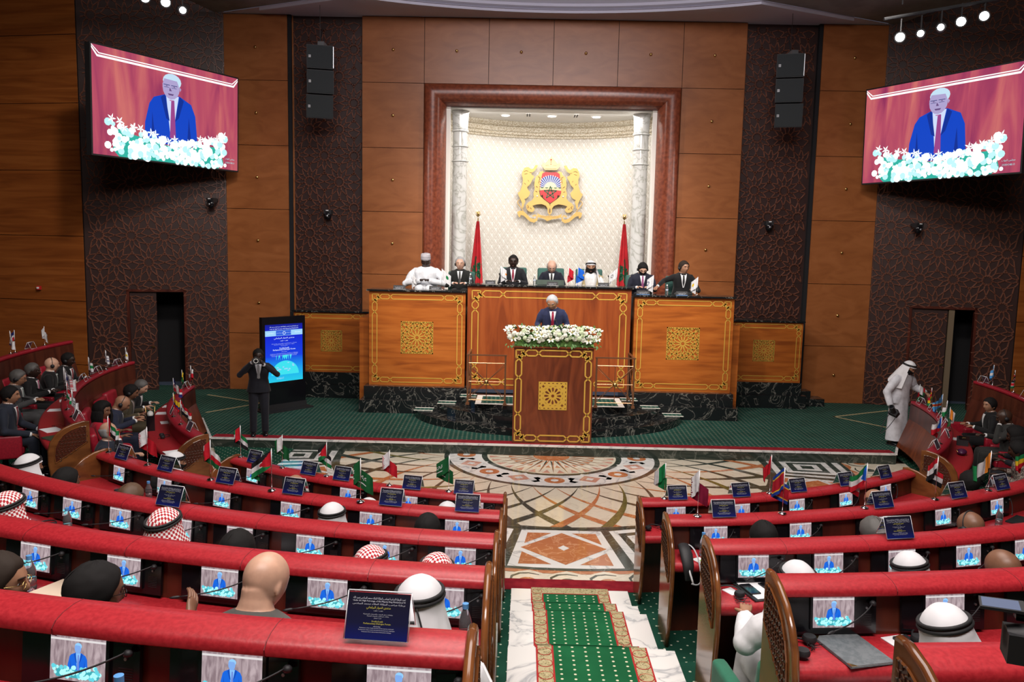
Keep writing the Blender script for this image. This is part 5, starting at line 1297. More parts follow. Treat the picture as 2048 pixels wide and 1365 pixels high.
def person(label,head=None,rz=0,floor=0.,sit=True,lean=8,hy=0,hp=0,hr=0,skin='tan',hair='short',hc='black',beard=None,outfit='suit',jc=(.012,.014,.022),jn='navy',sc=(.8,.8,.8),tie=(.25,.01,.02),tn='red',
           hands=None,elb=None,curl=.5,glasses=False,headset=False,scarf=None,agal=True,vox=.0095,size=1.0,root=None,legs=True,pal=None,extra=None,group=None,bulk=1.0,seat=.46,gtilt=0,lanyard=None,hs=1.10,cap=None,foot_fwd=.42,fingers=True,tilt=0,turn=0):
    sk=skinm(skin); t=thing('person',label,'person',(0,0,0),0,group)
    zp=seat+.09 if sit else .93*1.0
    L=math.radians(lean); up=Vector((0,-math.sin(L),math.cos(L))); fw=Vector((0,-math.cos(L),-math.sin(L)))
    TR=Matrix.Rotation(math.radians(tilt),3,'Y'); up=TR@up
    X=Vector((1,0,0)); 
    if turn: X=Matrix.Rotation(math.radians(turn),3,'Z')@X; fw=Matrix.Rotation(math.radians(turn),3,'Z')@fw
    P0=Vector((0,0,zp)); sp=lambda s,x=0,f=0:P0+up*s+X*x+fw*f
    prof=[(-.08,.165,.125),(.05,.168,.125),(.18,.158,.118),(.32,.176,.122),(.40,.184,.112),(.45,.160,.096),(.485,.115,.080),(.515,.068,.062),(.56,.056,.058),(.60,.055,.06)]
    def torso(mb,m,g,top,b0=bulk,n=20,flare=0):
        loops=[]
        for s,w,dp in prof:
            if s>top: break
            gg=g*(1 if s<.5 else .6)
            w2=w*b0+gg+ (flare*max(0,(.1-s)) if flare else 0); d2=dp*(1+(b0-1)*1.6)+gg
            loops.append([sp(s,w2*math.copysign(abs(math.cos(a))**.85,math.cos(a)),d2*math.copysign(abs(math.sin(a))**.9,math.sin(a))) for a in [2*pi*i/n for i in range(n)]])
        mb.ring(loops,m,True)
    nk=sp(.512); hdir=Matrix.Rotation(math.radians(hy+turn),4,'Z')@Matrix.Rotation(math.radians(hr),4,'Y')@Matrix.Rotation(math.radians(hp),4,'X')
    H=Matrix.Translation(nk+Vector((0,-.005,0)))@hdir@Matrix.Translation((0,-.024,.112))@Matrix.Scale(hs,4)
    # arms
    sh={s:sp(.405,s*.180*bulk) for s in(-1,1)}
    if hands is None: hands={-1:(-.10,-.42,zp+.22),1:(.12,-.40,zp+.22)}
    if elb is None: elb={-1:(-.29,-.12,zp+.17),1:(.29,-.12,zp+.17)}
    hd={s:Vector(hands[s]) for s in(-1,1)}; el={s:Vector(elb[s]) for s in(-1,1)}
    mb=MB(); torso(mb,sk,0,.7)
    mb.tube([sp(.46),nk+Vector((0,.01,.02)),H@Vector((0,.02,-.05))],[.066,.060,.060],sk,14)
    head_into(mb,H,sk)
    for s in(-1,1):
        a=[sp(.41,s*.12*bulk),sh[s],sh[s].lerp(el[s],.5)+Vector((0,0,-.0)),el[s],el[s].lerp(hd[s],.4),hd[s]]
        mb.tube(a,[.06,.056,.048,.040,.037,.026],sk,12)
        mb.ball(el[s],.040,sk,10,6)
    if legs:
        for s in(-1,1):
            hip=P0+Vector((s*.095,0,-.02))
            if sit: kn=Vector((s*.13,-foot_fwd,zp-.02)); an=Vector((s*.13,-foot_fwd-.02,.09))
            else: kn=Vector((s*.105,-.02,.50)); an=Vector((s*.11,.02,.09))
            mb.tube([hip,hip.lerp(kn,.5),kn],[.085,.078,.058],sk,12); mb.ball(kn,.058,sk,10,6); mb.tube([kn,kn.lerp(an,.35),an,an-Vector((0,0,.03))],[.055,.056,.040,.038],sk,12); mb.tube([an+Vector((0,.03,-.045)),an+Vector((0,-.13,-.06))],[.036,.032],sk,10)
    me=remesh(mb,vox,2,'body')
    # hands joined into the same body mesh
    hm=MB()
    for s in(-1,1):
        d=(hd[s]-el[s]).normalized(); pn=Vector((0,0,-1)) if not pal else Vector(pal[s])
        if not fingers: hm.ball(hd[s]+d*.04,.035,sk)
        else: hand_into(hm,hd[s]-d*.006,d,pn,sk,curl if not isinstance(curl,dict) else curl[s],side=s)
    b=bmesh.new(); b.from_mesh(me); hmm=hm.mesh('h',True); b.from_mesh(hmm); b.to_mesh(me); b.free(); bpy.data.meshes.remove(hmm)
    link('body',me,t)
    # face
    face=MB()
    for s in(-1,1):
        p=Vector(headpt(s*.37,.02)); c=H@(p+Vector((0,.0065,0))); face.ball(c,.0115,EYEW,10,6); face.ball(H@(p+Vector((0,-.0035,0))),(.005,.0035,.005),EYED,8,5)
    link('eyes',face.mesh('eyes',True),t)
    if scarf is None or True:
        br=MB(); bm=HAIR[hc] if hc in HAIR else HAIR['dark']
        for s in(-1,1): br.tube([H@headpt(s*q,.205+.03*math.sin((q-.15)*5),1,True,.002) for q in(.17,.32,.48,.60)],[.002,.0042,.004,.0015],bm,5)
        link('eyebrows',br.mesh('eyebrows',True),t)
    mo=MB(); mo.tube([H@headpt(q,-.60+.02*math.cos(q*5),1,True,.0015) for q in(-.24,-.12,0,.12,.24)],[.001,.0032,.0038,.0032,.001],LIP,5); link('lips',mo.mesh('lips',True),t)
    if hair: link('hair',hair_mesh(H,hair,HAIR[hc],.034 if hair=='long' else .012),t)
    if beard: link('beard',hair_mesh(H,'beard',HAIR[beard]),t)
    if glasses:
        gm=MB(); fr=BLACKG if glasses!='gold' else BRASS
        for s in(-1,1):
            c=headpt(s*.37,.0,1,False); gm.tube([H@(c+Vector((s*.004+.021*math.cos(a),-.014,.016*math.sin(a)-.002))) for a in [2*pi*i/12 for i in range(13)]],.0018,fr,5)
            gm.tube([H@(c+Vector((s*.025,-.012,.004))),H@Vector((s*.080,-.03,.006)),H@Vector((s*.082,.02,.0))],.0017,fr,5)
        gm.tube([H@Vector((-.012,-.105,.004)),H@Vector((.012,-.105,.004))],.0018,fr,5); link('glasses',gm.mesh('glasses',True),t)
    if headset:
        gm=MB(); gm.tube([H@Vector((.088*math.cos(a),.005,.135*math.sin(a)-.01)) for a in [pi*i/14 for i in range(15)]],.0055,BLACKM,6)
        for s in(-1,1): gm.tube([H@Vector((s*.078,.005,-.012)),H@Vector((s*.102,.005,-.012))],[.034,.030],BLACKM,14)
        link('headphones',gm.mesh('headphones',True),t)
    # clothing
    cm=cloth(jn,jc)
    jb=MB(); torso(jb,cm,.018,.52,flare=.25 if outfit!='robe' else .5)
    for s in(-1,1):
        d=(hd[s]-el[s]).normalized(); cu=hd[s]-d*.035; k=1.35 if outfit in('robe','boubou') else 1
        jb.tube([sp(.40,s*.08*bulk),sp(.408,s*.165*bulk),sh[s].lerp(el[s],.3),sh[s].lerp(el[s],.6),el[s],el[s].lerp(cu,.5),cu],[.080,.076,.068*k,.060*k,.055*k,.050*k,.042*k],cm,14); jb.ball(el[s],.056*k,cm,12,8)
    if outfit in('robe','boubou') and sit:
        for s in(-1,1):
            hip=P0+Vector((s*.08,0,-.02)); kn=Vector((s*.12,-foot_fwd,zp)); jb.tube([hip,kn],[.13,.10],cm,14); jb.tube([kn,Vector((s*.13,-foot_fwd-.02,.12))],[.10,.12],cm,14); jb.ball(kn,.10,cm)
    if outfit in('robe',) and not sit:
        loops=[]
        for z,w,dp in ((.95,.19,.15),(.6,.20,.16),(.3,.215,.17),(.10,.225,.18)):
            loops.append([Vector((w*math.cos(a)*(1+.04*math.sin(a*7)),dp*math.sin(a)*(1+.05*math.sin(a*5))+.0,z)) for a in [2*pi*i/28 for i in range(28)]])
        jb.ring(loops,cm,True)
    jm=remesh(jb,.013,3,'jacket'); bvh=BVHTree.FromPolygons([v.co for v in jm.vertices],[p.vertices for p in jm.polygons])
    nm={'suit':'jacket','robe':'robe','boubou':'robe','dress':'dress'}[outfit]
    jo=link(nm,jm,t)
    def onfront(x,s,off=.004):
        o_=sp(s,x,.6); h=bvh.ray_cast(o_,-fw)[0]
        return (h if h is not None else sp(s,x,.12))+fw*off
    if outfit=='suit':
        sm=cloth('shirt_%02d'%int(sc[0]*99),sc,.7,.95); b_=MB(); rows=12
        V=lambda s:.002+.060*max(0,(s-.20)/.27)**.9
        b_.grid(lambda u,v:onfront((u-.5)*2*V(.20+.275*v),.20+.275*v,.004),6,rows,sm)
        b_.ring([[sp(z_,r*math.cos(a)*1.0,.0+r*math.sin(a)*1.02) for a in [2*pi*i/16 for i in range(16)]] for z_,r in ((.465,.084),(.495,.075),(.525,.067),(.53,.060))],sm,False)
        link('shirt',b_.mesh('shirt',True),t)
        for s in(-1,1):
            cf=MB(); d=(hd[s]-el[s]).normalized(); cf.tube([hd[s]-d*.05,hd[s]-d*.012],[.036,.034],sm,12); link('cuff',cf.mesh('cuff',True),t)
        if tie:
            tm=cloth('tie_'+tn,tie,.5,.8); b_=MB(); b_.grid(lambda u,v:onfront((u-.5)*(.040+.016*(1-v)),.21+.245*v,.010),2,rows,tm); b_.ball(onfront(0,.462,.012),(.018,.012,.016),tm,8,6); link('tie',b_.mesh('tie',True),t)
        lm=cloth(jn+'_lapel',tuple(c*.8 for c in jc)); b_=MB()
        for s in(-1,1):
            b_.grid(lambda u,v,s=s:onfront(s*(V(.20+.27*v)+u*(.012+.036*math.sin(min(1,v*1.12)*pi*.62)**1.5)),.20+.27*v,.007),2,rows,lm)
        b_.grid(lambda u,v:onfront((u-.5)*.004,-.05+.25*v,.003),1,6,lm)
        link('lapels',b_.mesh('lapels',True),jo)
    if lanyard:
        b_=MB(); lmm=M('lanyard_'+str(lanyard[0]),lanyard[1],.6)
        for s in(-1,1): b_.grid(lambda u,v,s=s:onfront(s*(.004+.058*v**.8)+(u-.5)*.014,.20+.30*v,.013),1,10,lmm)
        link('lanyard',b_.mesh('lanyard',True),t)
    if outfit in('suit','dress') and legs:
        tb=MB(); tm_=cm
        for s in(-1,1):
            hip=P0+Vector((s*.09,.0,-.02))
            if sit: kn=Vector((s*.13,-foot_fwd,zp-.015)); an=Vector((s*.13,-foot_fwd-.02,.10))
            else: kn=Vector((s*.105,-.02,.50)); an=Vector((s*.11,.02,.06))
            tb.tube([hip+Vector((0,0,.06)) if not sit else hip,hip.lerp(kn,.5),kn],[.105,.095,.078],tm_,14); tb.ball(kn,.077,tm_,12,8)
            if outfit=='suit': tb.tube([kn,kn.lerp(an,.5),an],[.077,.070,.068],tm_,14)
            else: tb.tube([kn,kn.lerp(an,.3)],[.08,.09],tm_,14)
        tb.ball(P0+Vector((0,.0,0)),(.17,.13,.11),tm_,14,8)
        link('trousers' if outfit=='suit' else 'skirt',remesh(tb,.014,3,'trousers'),t)
    if legs:
        sb_=MB(); 
        for s in(-1,1):
            a=Vector((s*.13,-foot_fwd-.02,0)) if sit else Vector((s*.11,.02,0))
            sb_.tube([a+Vector((0,.075,.035)),a+Vector((0,.03,.05)),a+Vector((0,-.06,.045)),a+Vector((s*.01,-.17,.03)),a+Vector((s*.012,-.205,.025))],[.030,.042,.046,.040,.02],BLACKG,12,flat=.8)
            sb_.box(tuple(a+Vector((0,-.06,.008))),(.085,.27,.016),BLACKM)
        link('shoes',sb_.mesh('shoes',True),t)
    if scarf:
        gm=GHW if scarf=='white' else GHR; gb=MB(); nu,nv=56,26; uvs=[]
        fr_=math.radians(62)
        def gp(u,v):
            lon=-pi+2*pi*u
            if v<.42:
                lat=pi/2-(v/.42)*(pi/2-.12); p=headpt(lon,lat,1,False,.013+.005*math.sin(lon*5)*v)
            else:
                w=(v-.42)/.58; p0=headpt(lon,.12,1,False,.015); a=abs(lon)
                ang=Vector((math.sin(lon),-math.cos(lon),0))
                sp_=.018*math.sin(min(1,w*2)*pi/2)+.085*w**1.5*(abs(math.sin(lon))**1.2)+.035*w*(1 if math.cos(lon)<0 else .2)
                fold=.010*w*math.sin(lon*11+1)+.006*w*math.sin(lon*23)
                p=p0+ang*(sp_+fold)+Vector((0,-.02*w if math.cos(lon)>0 else 0,-.34*w-.03*math.sin(lon*3)*w))
            return H@p
        for j in range(nv):
            for i in range(nu):
                u0,u1,v0,v1=i/nu,(i+1)/nu,j/nv,(j+1)/nv; lon=-pi+2*pi*(u0+u1)/2
                if (v0+v1)/2>.36 and abs(lon)<fr_*(1-.10*((v0+v1)/2-.4)) : continue
                gb.poly([gp(u0,v0),gp(u1,v0),gp(u1,v1),gp(u0,v1)],gm); uvs+= [(u0*52,v0*40),(u1*52,v0*40),(u1*52,v1*40),(u0*52,v1*40)] if v0>.38 else [((q.x)*80,(q.y)*80) for q in [headpt(-pi+2*pi*a_,pi/2-(b_/.42)*(pi/2-.12),1,False,.013) for a_,b_ in((u0,v0),(u1,v0),(u1,v1),(u0,v1))]]
        me=gb.mesh('headscarf',True); uv=me.uv_layers.new(name='UVMap')
        for k,q in enumerate(uvs): uv.data[k].uv=q
        b=bmesh.new(); b.from_mesh(me); bmesh.ops.remove_doubles(b,verts=b.verts,dist=1e-5); b.to_mesh(me); b.free()
        go=link('headscarf',me,t)
        if agal:
            ab=MB(); Rg=Matrix.Rotation(math.radians(-10+gtilt),4,'X')
            for dz_,rr in((.0,.0),(.017,-.003)):
                ab.tube([H@(Rg@Vector(((.093+rr)*math.sin(a),(.116+rr)*-math.cos(a),.056+dz_))) for a in [2*pi*i/32 for i in range(33)]],.0085,AGAL,8,False)
            for s in((-1,1) if agal=='cords' else ()):
                ab.tube(bez(H@Vector((s*.02,.115,.05)),H@Vector((s*.07,.15,-.05)),H@Vector((s*.11,.14,-.20))),.004,AGAL,5)
            link('agal',ab.mesh('agal',True),t)
    if cap:
        cb=MB(); cb.ring([[H@Vector((r*math.sin(a)*.86,-r*math.cos(a),z)) for a in [2*pi*i/24 for i in range(24)]] for r,z in((.104,.045),(.106,.06),(.104,.11),(.098,.145),(.06,.155),(.001,.157))],cap,True); link('cap',cb.mesh('cap',True),t)
    t['_h']=0; del t['_h']
    # place so that the head centre meets the wanted point
    hc_=H@Vector((0,0,0)); R=Matrix.Rotation(rz,3,'Z')
    if head is not None:
        o=R@hc_; t.location=(head[0]-o.x,head[1]-o.y,floor)
        if len(head)>2: t.location.z=head[2]-hc_.z
    elif root is not None: t.location=root
    t.rotation_euler=(0,0,rz); t.scale=(size,)*3
    return t
# ---------------------------------------------------------------- chairs
def chair(m,label,h=.98,w=.56,arm=True):
    t=thing('upholstered_chair',label,'chair')
    def rb(x0,x1,y0,y1,z0,z1,r=.035):
        b=MB(); b.bb(x0,x1,y0,y1,z0,z1,m); me=b.mesh('c'); bm=bmesh.new(); bm.from_mesh(me); bmesh.ops.recalc_face_normals(bm,faces=bm.faces); bmesh.ops.bevel(bm,geom=bm.edges[:],offset=r,segments=3,affect='EDGES',profile=.6); bm.to_mesh(me); bm.free(); return me
    link('seat',rb(-w/2+.05,w/2-.05,-.26,.22,.34,.46),t)
    b=link('backrest',rb(-w/2+.02,w/2-.02,-.055,.055,-(h-.42)/2,(h-.42)/2,.05),t); b.location=(0,.27,(h+.42)/2); b.rotation_euler=(-.14,0,0)
    if arm:
        for s in(-1,1): link('armrest',rb(s*w/2-.045,s*w/2+.045,-.24,.24,.30,.64),t)
    mb=MB(); mb.lathe([(.22,0),(.22,.02),(.04,.04),(.035,.34)],(0,0,0),BLACKM,20); mb.obj('pedestal',t,True,auto=40)
    return t
GREENC=cloth('chair_green',(.03,.17,.10),.8,.8); TEALC=cloth('chair_teal',(.05,.13,.11),.8,.8)
ch_red=chair(LEATHERD,'crimson leather chair',1.06); ch_grn=chair(GREENC,'green upholstered chair',.90,.56,True); ch_teal=chair(TEALC,'teal upholstered chair',1.12,.66)
protos=[ch_red,ch_grn,ch_teal]; usedp=set()
def put_chair(pr,loc,rz,label,group=None):
    if pr.name not in usedp: usedp.add(pr.name); o=pr
    else: o=dup(pr)
    o.location=loc; o.rotation_euler=(0,0,rz); o['label']=label
    if group: o['group']=group
    return o
BK=(.008,.008,.009)
def rowp(label,x,y,row,rz_off=0,ch=ch_grn,cl=None,**k):
    """a delegate behind a desk of the centre blocks; x,y head position"""
    fl_=ROWS[row][1]; th=math.degrees(math.atan2(x,15.4-y)); rz=math.radians(180+th+rz_off)
    p=person(label,(x,y),rz,fl_+.006,**k)
    c=Vector(p.location)
    if 'beside the right aisle' in label: c+=Vector((-.16,-.13,0))
    if ch: put_chair(ch,(c.x,c.y,fl_+.006),math.radians(180+th),cl or ('chair under the '+label)[:90],'chairs of the delegates')
    return p
deskh={-1:(-.20,-.36,.80),1:(.20,-.36,.80)}; deske={-1:(-.30,-.10,.74),1:(.30,-.10,.74)}
W_=dict(outfit='robe',jc=(.74,.74,.76),jn='white_robe',hair=None,scarf='white',hands=deskh,elb=deske,skin='tan',hc='black',beard='black')
Rk=dict(W_,scarf='red')
S_=dict(hands=deskh,elb=deske)
# centre-left block
rowp('man in grey suit with bald head seen from behind in nearest left row',-1.69,3.36,4,skin='pale',hair=None,hc='grey',jc=(.085,.082,.075),jn='warm_grey',seat=.555,vox=.0065,cl='green chair of the bald man in grey suit',hy=-12,hp=22,lean=17,bulk=1.15,**S_)
rowp('man in white headscarf with black corded agal beside the aisle, nearest left row',-1.0,3.28,4,**dict(W_,agal='cords'),vox=.008,hp=8,cl='green chair of the white-scarved man by the aisle',gtilt=4,hy=-6)
rowp('man with cropped black hair and black glasses seen from behind, nearest left row',-2.44,3.34,4,skin='brown',hair='full',hc='black',jc=BK,jn='black',glasses=True,vox=.007,hy=-38,hp=6,hands={-1:(-.33,-.34,1.00),1:(.2,-.36,.80)},elb={-1:(-.42,-.10,.84),1:(.30,-.10,.74)},pal={-1:(1,0,-.2),1:(0,0,-1)},curl=.3,cl='green chair of the man with cropped black hair')
rowp('man with curly dark hair and gold glasses in profile at the far left edge',-2.92,3.42,4,rz_off=-20,skin='tan',hair='full',hc='dark',jc=(.03,.03,.035),jn='charcoal',glasses='gold',vox=.0065,hy=-42,hp=2,cl='green chair of the gold-spectacled man',**S_)
rowp('dark-haired head just rising at the bottom left edge, nearest row',-1.55,1.74,5,skin='brown',hair='full',hc='black',jc=BK,jn='black',cl='green chair at the very bottom left',hp=10,**S_)
rowp('man in red checked headscarf in front of the third left desk row, upright',-2.91,5.06,3,**Rk,vox=.009,cl='green chair of the red-scarved man mid-left')
rowp('man in red checked headscarf at the left picture edge beside teal chair',-4.12,5.32,3,**Rk,ch=ch_teal,cl='teal chair of the red-scarved man at the left edge')
rowp('person in black head covering low behind the fourth left desk row',-2.31,4.72,3,outfit='robe',jc=BK,jn='black',hair='full',hc='black',skin='tan',hp=14,cl='green chair of the person in black',**S_)
rowp('man in red checked headscarf with tilted agal, left of the two by the aisle',-1.46,4.62,3,**Rk,gtilt=14,hr=10,seat=.41,cl='green chair of the left red-scarved man by the aisle')
rowp('man in red checked headscarf, right of the two by the aisle',-1.07,4.58,3,**Rk,gtilt=-6,hr=-8,hp=16,seat=.40,cl='green chair of the right red-scarved man by the aisle')
rowp('man in long white headscarf with black agal, middle of the second left row',-2.1,6.29,2,**W_,gtilt=10,cl='green chair of the white-scarved man in the second row')
rowp('man with dark cropped head low in the second left row near the aisle',-1.3,6.11,2,skin='deep',hair='short',hc='black',jc=BK,jn='black',hp=12,cl='green chair of the dark-haired man near the aisle',**S_)
rowp('man with thinning brown hair bending over papers, second left row',-4.01,6.8,2,skin='tan',hair='thin',hc='brown',jc=BK,jn='black',hp=26,lean=16,headset=True,cl='green chair of the man bending over papers',**S_)
rowp('person with black hair low in the second left row, far end',-4.76,7.12,2,skin='brown',hair='full',hc='black',jc=BK,jn='black',cl='green chair of the black-haired person far left',**S_)
rowp('man in white headscarf with flat black agal at the far left second row',-5.37,7.55,2,**W_,cl='green chair of the white-scarved man far left')
rowp('man in white headscarf with black agal beyond the front left desk end',-4.61,9.05,1,**W_,gtilt=8,hy=-25,cl='green chair of the white-scarved man at the front desk end')
rowp('man with bald orange-lit head behind a card in the front left row',-2.98,8.29,1,skin='tan',hair='fringe',hc='dark',jc=BK,jn='black',hp=18,cl='green chair of the bald man in the front left row',**S_)
rowp('person in white headscarf barely showing beside the dark green flag',-2.09,7.76,1,**dict(W_,agal=False),hp=10,seat=.38,cl='green chair behind the dark green flag')
rowp('person in white headscarf in the front left row beside the aisle',-1.29,7.69,1,**dict(W_,agal=False),seat=.38,cl='green chair in the front left row by the aisle')
# centre-right block
rowp('bald man low in the front right row behind a folded card',3.19,8.28,1,skin='tan',hair='fringe',hc='dark',jc=BK,jn='black',hp=14,cl='green chair of the bald man, front right row',**S_)
rowp('person with dark hair and visible ear at the right end, front right row',4.62,9.07,1,skin='tan',hair='full',hc='black',jc=BK,jn='black',hy=-25,cl='green chair at the right end of the front row',**S_)
rowp('person in black cap behind a blue-capped bottle, second right row',1.36,6.13,2,skin='tan',hair='full',hc='black',jc=BK,jn='black',hp=10,cl='green chair of the black-capped person',**S_)
rowp('person with dark olive head wrap holding white paper, second right row',2.29,6.29,2,skin='brown',hair='full',hc='mid',jc=(.05,.05,.03),jn='olive',cl='green chair of the olive-wrapped person',**S_)
rowp('brown bald man wearing thin black headphones, second right row',3.23,6.57,2,skin='brown',hair=None,headset=True,jc=BK,jn='black',hp=16,lean=14,cl='green chair of the man with headphones',**S_)
_g=rowp('man in white robe and headscarf on green chair beside the right aisle',1.09,4.60,3,**dict(W_,hands={-1:(-.2,-.36,.80),1:(.2,-.36,.80)},elb={-1:(-.42,.05,.76),1:(.3,-.1,.74)},bulk=1.0),gtilt=6,seat=.39,cl='green upholstered chair beside the right aisle under a white robe')
rowp('man in white headscarf with thick tilted agal, third right row centre',1.81,4.70,3,**W_,gtilt=16,hr=12,hy=-20,seat=.43,cl='green chair of the white-scarved man, third right row')
rowp('man with shiny bald brown head, third right row, right edge',2.42,4.78,3,skin='brown',hair='stubble' if 0 else None,jc=BK,jn='black',hp=24,hr=14,cl='green chair of the shiny bald man',**S_)
rowp('man in white headscarf with large slanting agal at the lower right',1.22,3.20,4,**dict(W_,hands={-1:(-.2,-.3,.62),1:(.2,-.3,.62)}),gtilt=16,hr=16,hy=-25,vox=.008,seat=.43,cl='green chair of the white-scarved man, lower right')
# side blocks
def sidep(label,R,th,row,s,rz_off=0,chm=ch_red,cl=None,**k):
    fl_={1:.006,2:.34,3:.68}[row]; q=P(R,th,0)
    p=person(label,(q.x,q.y),math.radians(180+th+rz_off),fl_,**k); c=p.location
    if cl: put_chair(chm,(c.x,c.y,fl_),math.radians(180+th),cl,'chairs of the delegates')
    return p
dk=dict(hands=deskh,elb=deske)
sidep('grey-haired man with headphones reading, far end of front left side row',7.55,-80.5,1,-1,skin='pale',hair='short',hc='mid',jc=BK,jn='black',tie=None,headset=True,hp=26,lean=18,cl='crimson chair of the grey-haired man with headphones',**dk)
sidep('dark-haired person in olive clothes with headphones, front left side row',7.55,-75.5,1,-1,skin='brown',hair='full',hc='black',jc=(.07,.055,.03),jn='brown',sc=(.2,.15,.1),tie=None,headset=True,hp=14,lean=14,cl='crimson chair of the olive-clothed person',lanyard=('grey',(.5,.45,.5)),**dk)
sidep('bald man in navy suit with headphones looking into a gift bag',7.55,-68.5,1,-1,skin='tan',hair=None,jc=(.02,.025,.05),jn='navy_blue',tie=(.02,.02,.03),tn='black',headset=True,hp=28,lean=16,hands={-1:(-.10,-.44,.86),1:(.22,-.40,.84)},elb={-1:(-.32,-.14,.78),1:(.34,-.1,.74)},cl='crimson chair of the bald man in navy suit')
sidep('woman with long black hair in red jacket with purple lanyard',7.78,-62.8,1,-1,skin='brown',hair='long',hc='black',outfit='dress',jc=(.45,.01,.03),jn='red_dress',lanyard=('purple',(.25,.05,.25)),hy=-35,cl='crimson chair of the woman in red',**dk)
sidep('old bald man in navy suit resting chin on hand at the front desk end',7.85,-51.5,1,-1,rz_off=-25,skin='pale',hair='fringe',hc='grey',glasses='gold',jc=(.015,.02,.04),jn='navy',hy=-22,hp=-6,vox=.008,hands={-1:(-.02,-.22,1.08),1:(.2,-.36,.80)},elb={-1:(-.20,-.30,.80),1:(.30,-.10,.74)},pal={-1:(0,.6,.6),1:(0,0,-1)},curl=.7,cl='crimson chair of the old man resting his chin')
sidep('man in grey suit with headphones and glasses, clasped hands, rear left side row',9.15,-72.8,2,-1,skin='tan',hair='full',hc='mid',jc=(.06,.06,.062),jn='grey_suit',tie=(.35,.45,.42),tn='pale_green',glasses=True,headset=True,hp=10,hands={-1:(-.05,-.38,.80),1:(.05,-.38,.80)},elb={-1:(-.30,-.12,.72),1:(.30,-.12,.72)},curl=.9,cl='crimson chair of the man in grey suit',chm=ch_red)
sidep('dark-skinned man with pink tie, rear left side row',9.15,-77.3,2,-1,skin='deep',hair='short',hc='mid',jc=BK,jn='black',tie=(.5,.08,.2),tn='pink',hands={-1:(-.05,-.38,.82),1:(.08,-.40,.82)},elb={-1:(-.30,-.12,.74),1:(.30,-.12,.74)},cl='crimson chair of the man with pink tie')
sidep('bald man in black suit with pale green tie wearing an earpiece',9.12,-81.9,2,-1,rz_off=18,skin='pale',hair=None,hc='grey',jc=BK,jn='black',tie=(.35,.45,.42),tn='pale_green',headset=True,hy=18,cl='crimson chair of the bald man with green tie',**dk)
sidep('man in black suit with very dark face, far end of rear left side row',9.12,-86.0,2,-1,skin='deep',hair='short',hc='black',jc=BK,jn='black',headset=True,hp=8,cl='crimson chair at the far end of rear left side row',**dk)
sidep('grey-haired person in striped scarf at the upper left edge',10.3,-78.6,3,-1,skin='brown',hair='full',hc='mid',jc=(.15,.15,.16),jn='striped_grey',cl=None,**dk)
sidep('man in dark blue suit with hand on knee at the left picture edge',8.95,-62.0,2,-1,rz_off=-15,skin='tan',hair='full',hc='black',jc=(.02,.025,.04),jn='navy',hands={-1:(-.15,-.42,.62),1:(.2,-.40,.62)},elb={-1:(-.3,-.12,.70),1:(.3,-.12,.70)},cl='crimson chair of the man in dark blue suit')
sidep('young woman in black blazer over white shirt, front right side row',7.85,80.5,1,1,rz_off=-6,skin='tan',hair='full',hc='black',jc=BK,jn='black',tie=None,hy=30,hands={-1:(-.05,-.42,.80),1:(.1,-.36,.78)},elb={-1:(-.28,-.14,.72),1:(.28,-.12,.72)},cl='crimson chair of the young woman in black blazer')
sidep('bald dark man with watch hand to face, front right side row',7.75,72.5,1,1,skin='dark',hair=None,hc='mid',jc=(.03,.03,.028),jn='dark_olive',headset=True,hp=14,hands={-1:(-.2,-.36,.8),1:(.05,-.2,1.06)},elb={-1:(-.3,-.1,.74),1:(.24,-.28,.80)},pal={-1:(0,0,-1),1:(0,.6,.6)},curl=.8,cl='crimson chair of the bald dark man')
sidep('woman in black head wrap bending forward, front right side row',7.7,61.5,1,1,skin='dark',hair='long',hc='black',outfit='dress',jc=(.012,.012,.018),jn='black_gown',hp=12,lean=18,cl='crimson chair of the woman in black head wrap',**dk)
BATIK=noisemat('cloth_patterned_gown',[(.46,(.05,.035,.03)),(.52,(.42,.36,.30)),(.56,(.12,.08,.07))],(16,16,16),2,.8,dist=2)
_p=sidep('woman in brown and cream patterned gown with dark head wrap, right edge',7.75,53.5,1,1,skin='dark',hair='full',hc='black',outfit='dress',jc=(.1,.08,.07),jn='batik',hp=10,lean=16,bulk=1.12,cl='crimson chair of the woman in patterned gown',**dk)
for o in _p.children:
    if o.name.startswith(('dress','skirt')): o.data.materials[0]=BATIK
put_chair(ch_red,P(7.9,86.5,.0),math.radians(266),'empty crimson chair at the far end of the front right side row','chairs of the delegates')
put_chair(ch_red,P(7.65,-57.0,.0),math.radians(123),'empty crimson chair between the woman in red and the old man','chairs of the delegates')
# presidium
def pres(label,x,z=3.50,y=18.15,cc=True,chz=2.1,**k):
    p=person(label,(x,y,z),0,0,hs=1.24,**k); 
    if cc: put_chair(ch_teal,(p.location.x,p.location.y+.06,chz),0,'teal high-backed chair on the presidium, '+('left desk' if x<-1.7 else 'left of centre' if x<-.4 else 'middle seat' if x<.5 else 'right of centre' if x<1.6 else 'right desk near side' if x<2.6 else 'far right'),'presidium chairs')
    return p
ph={-1:(-.12,-.34,.74),1:(.12,-.34,.74)}; pe={-1:(-.30,-.12,.68),1:(.30,-.12,.68)}
KUFI=M('patterned_cap',(.5,.48,.5),.7); _v=coords(KUFI,(1,1,26)); _w=N(KUFI,'ShaderNodeTexWave',bands_direction='Z'); _w.inputs['Scale'].default_value=.5; LK(KUFI,_v,_w.inputs['Vector']); LK(KUFI,ramp(KUFI,_w.outputs[0],[(.3,(.12,.10,.16)),(.5,(.62,.6,.6))]),bsdf(KUFI).inputs['Base Color'])
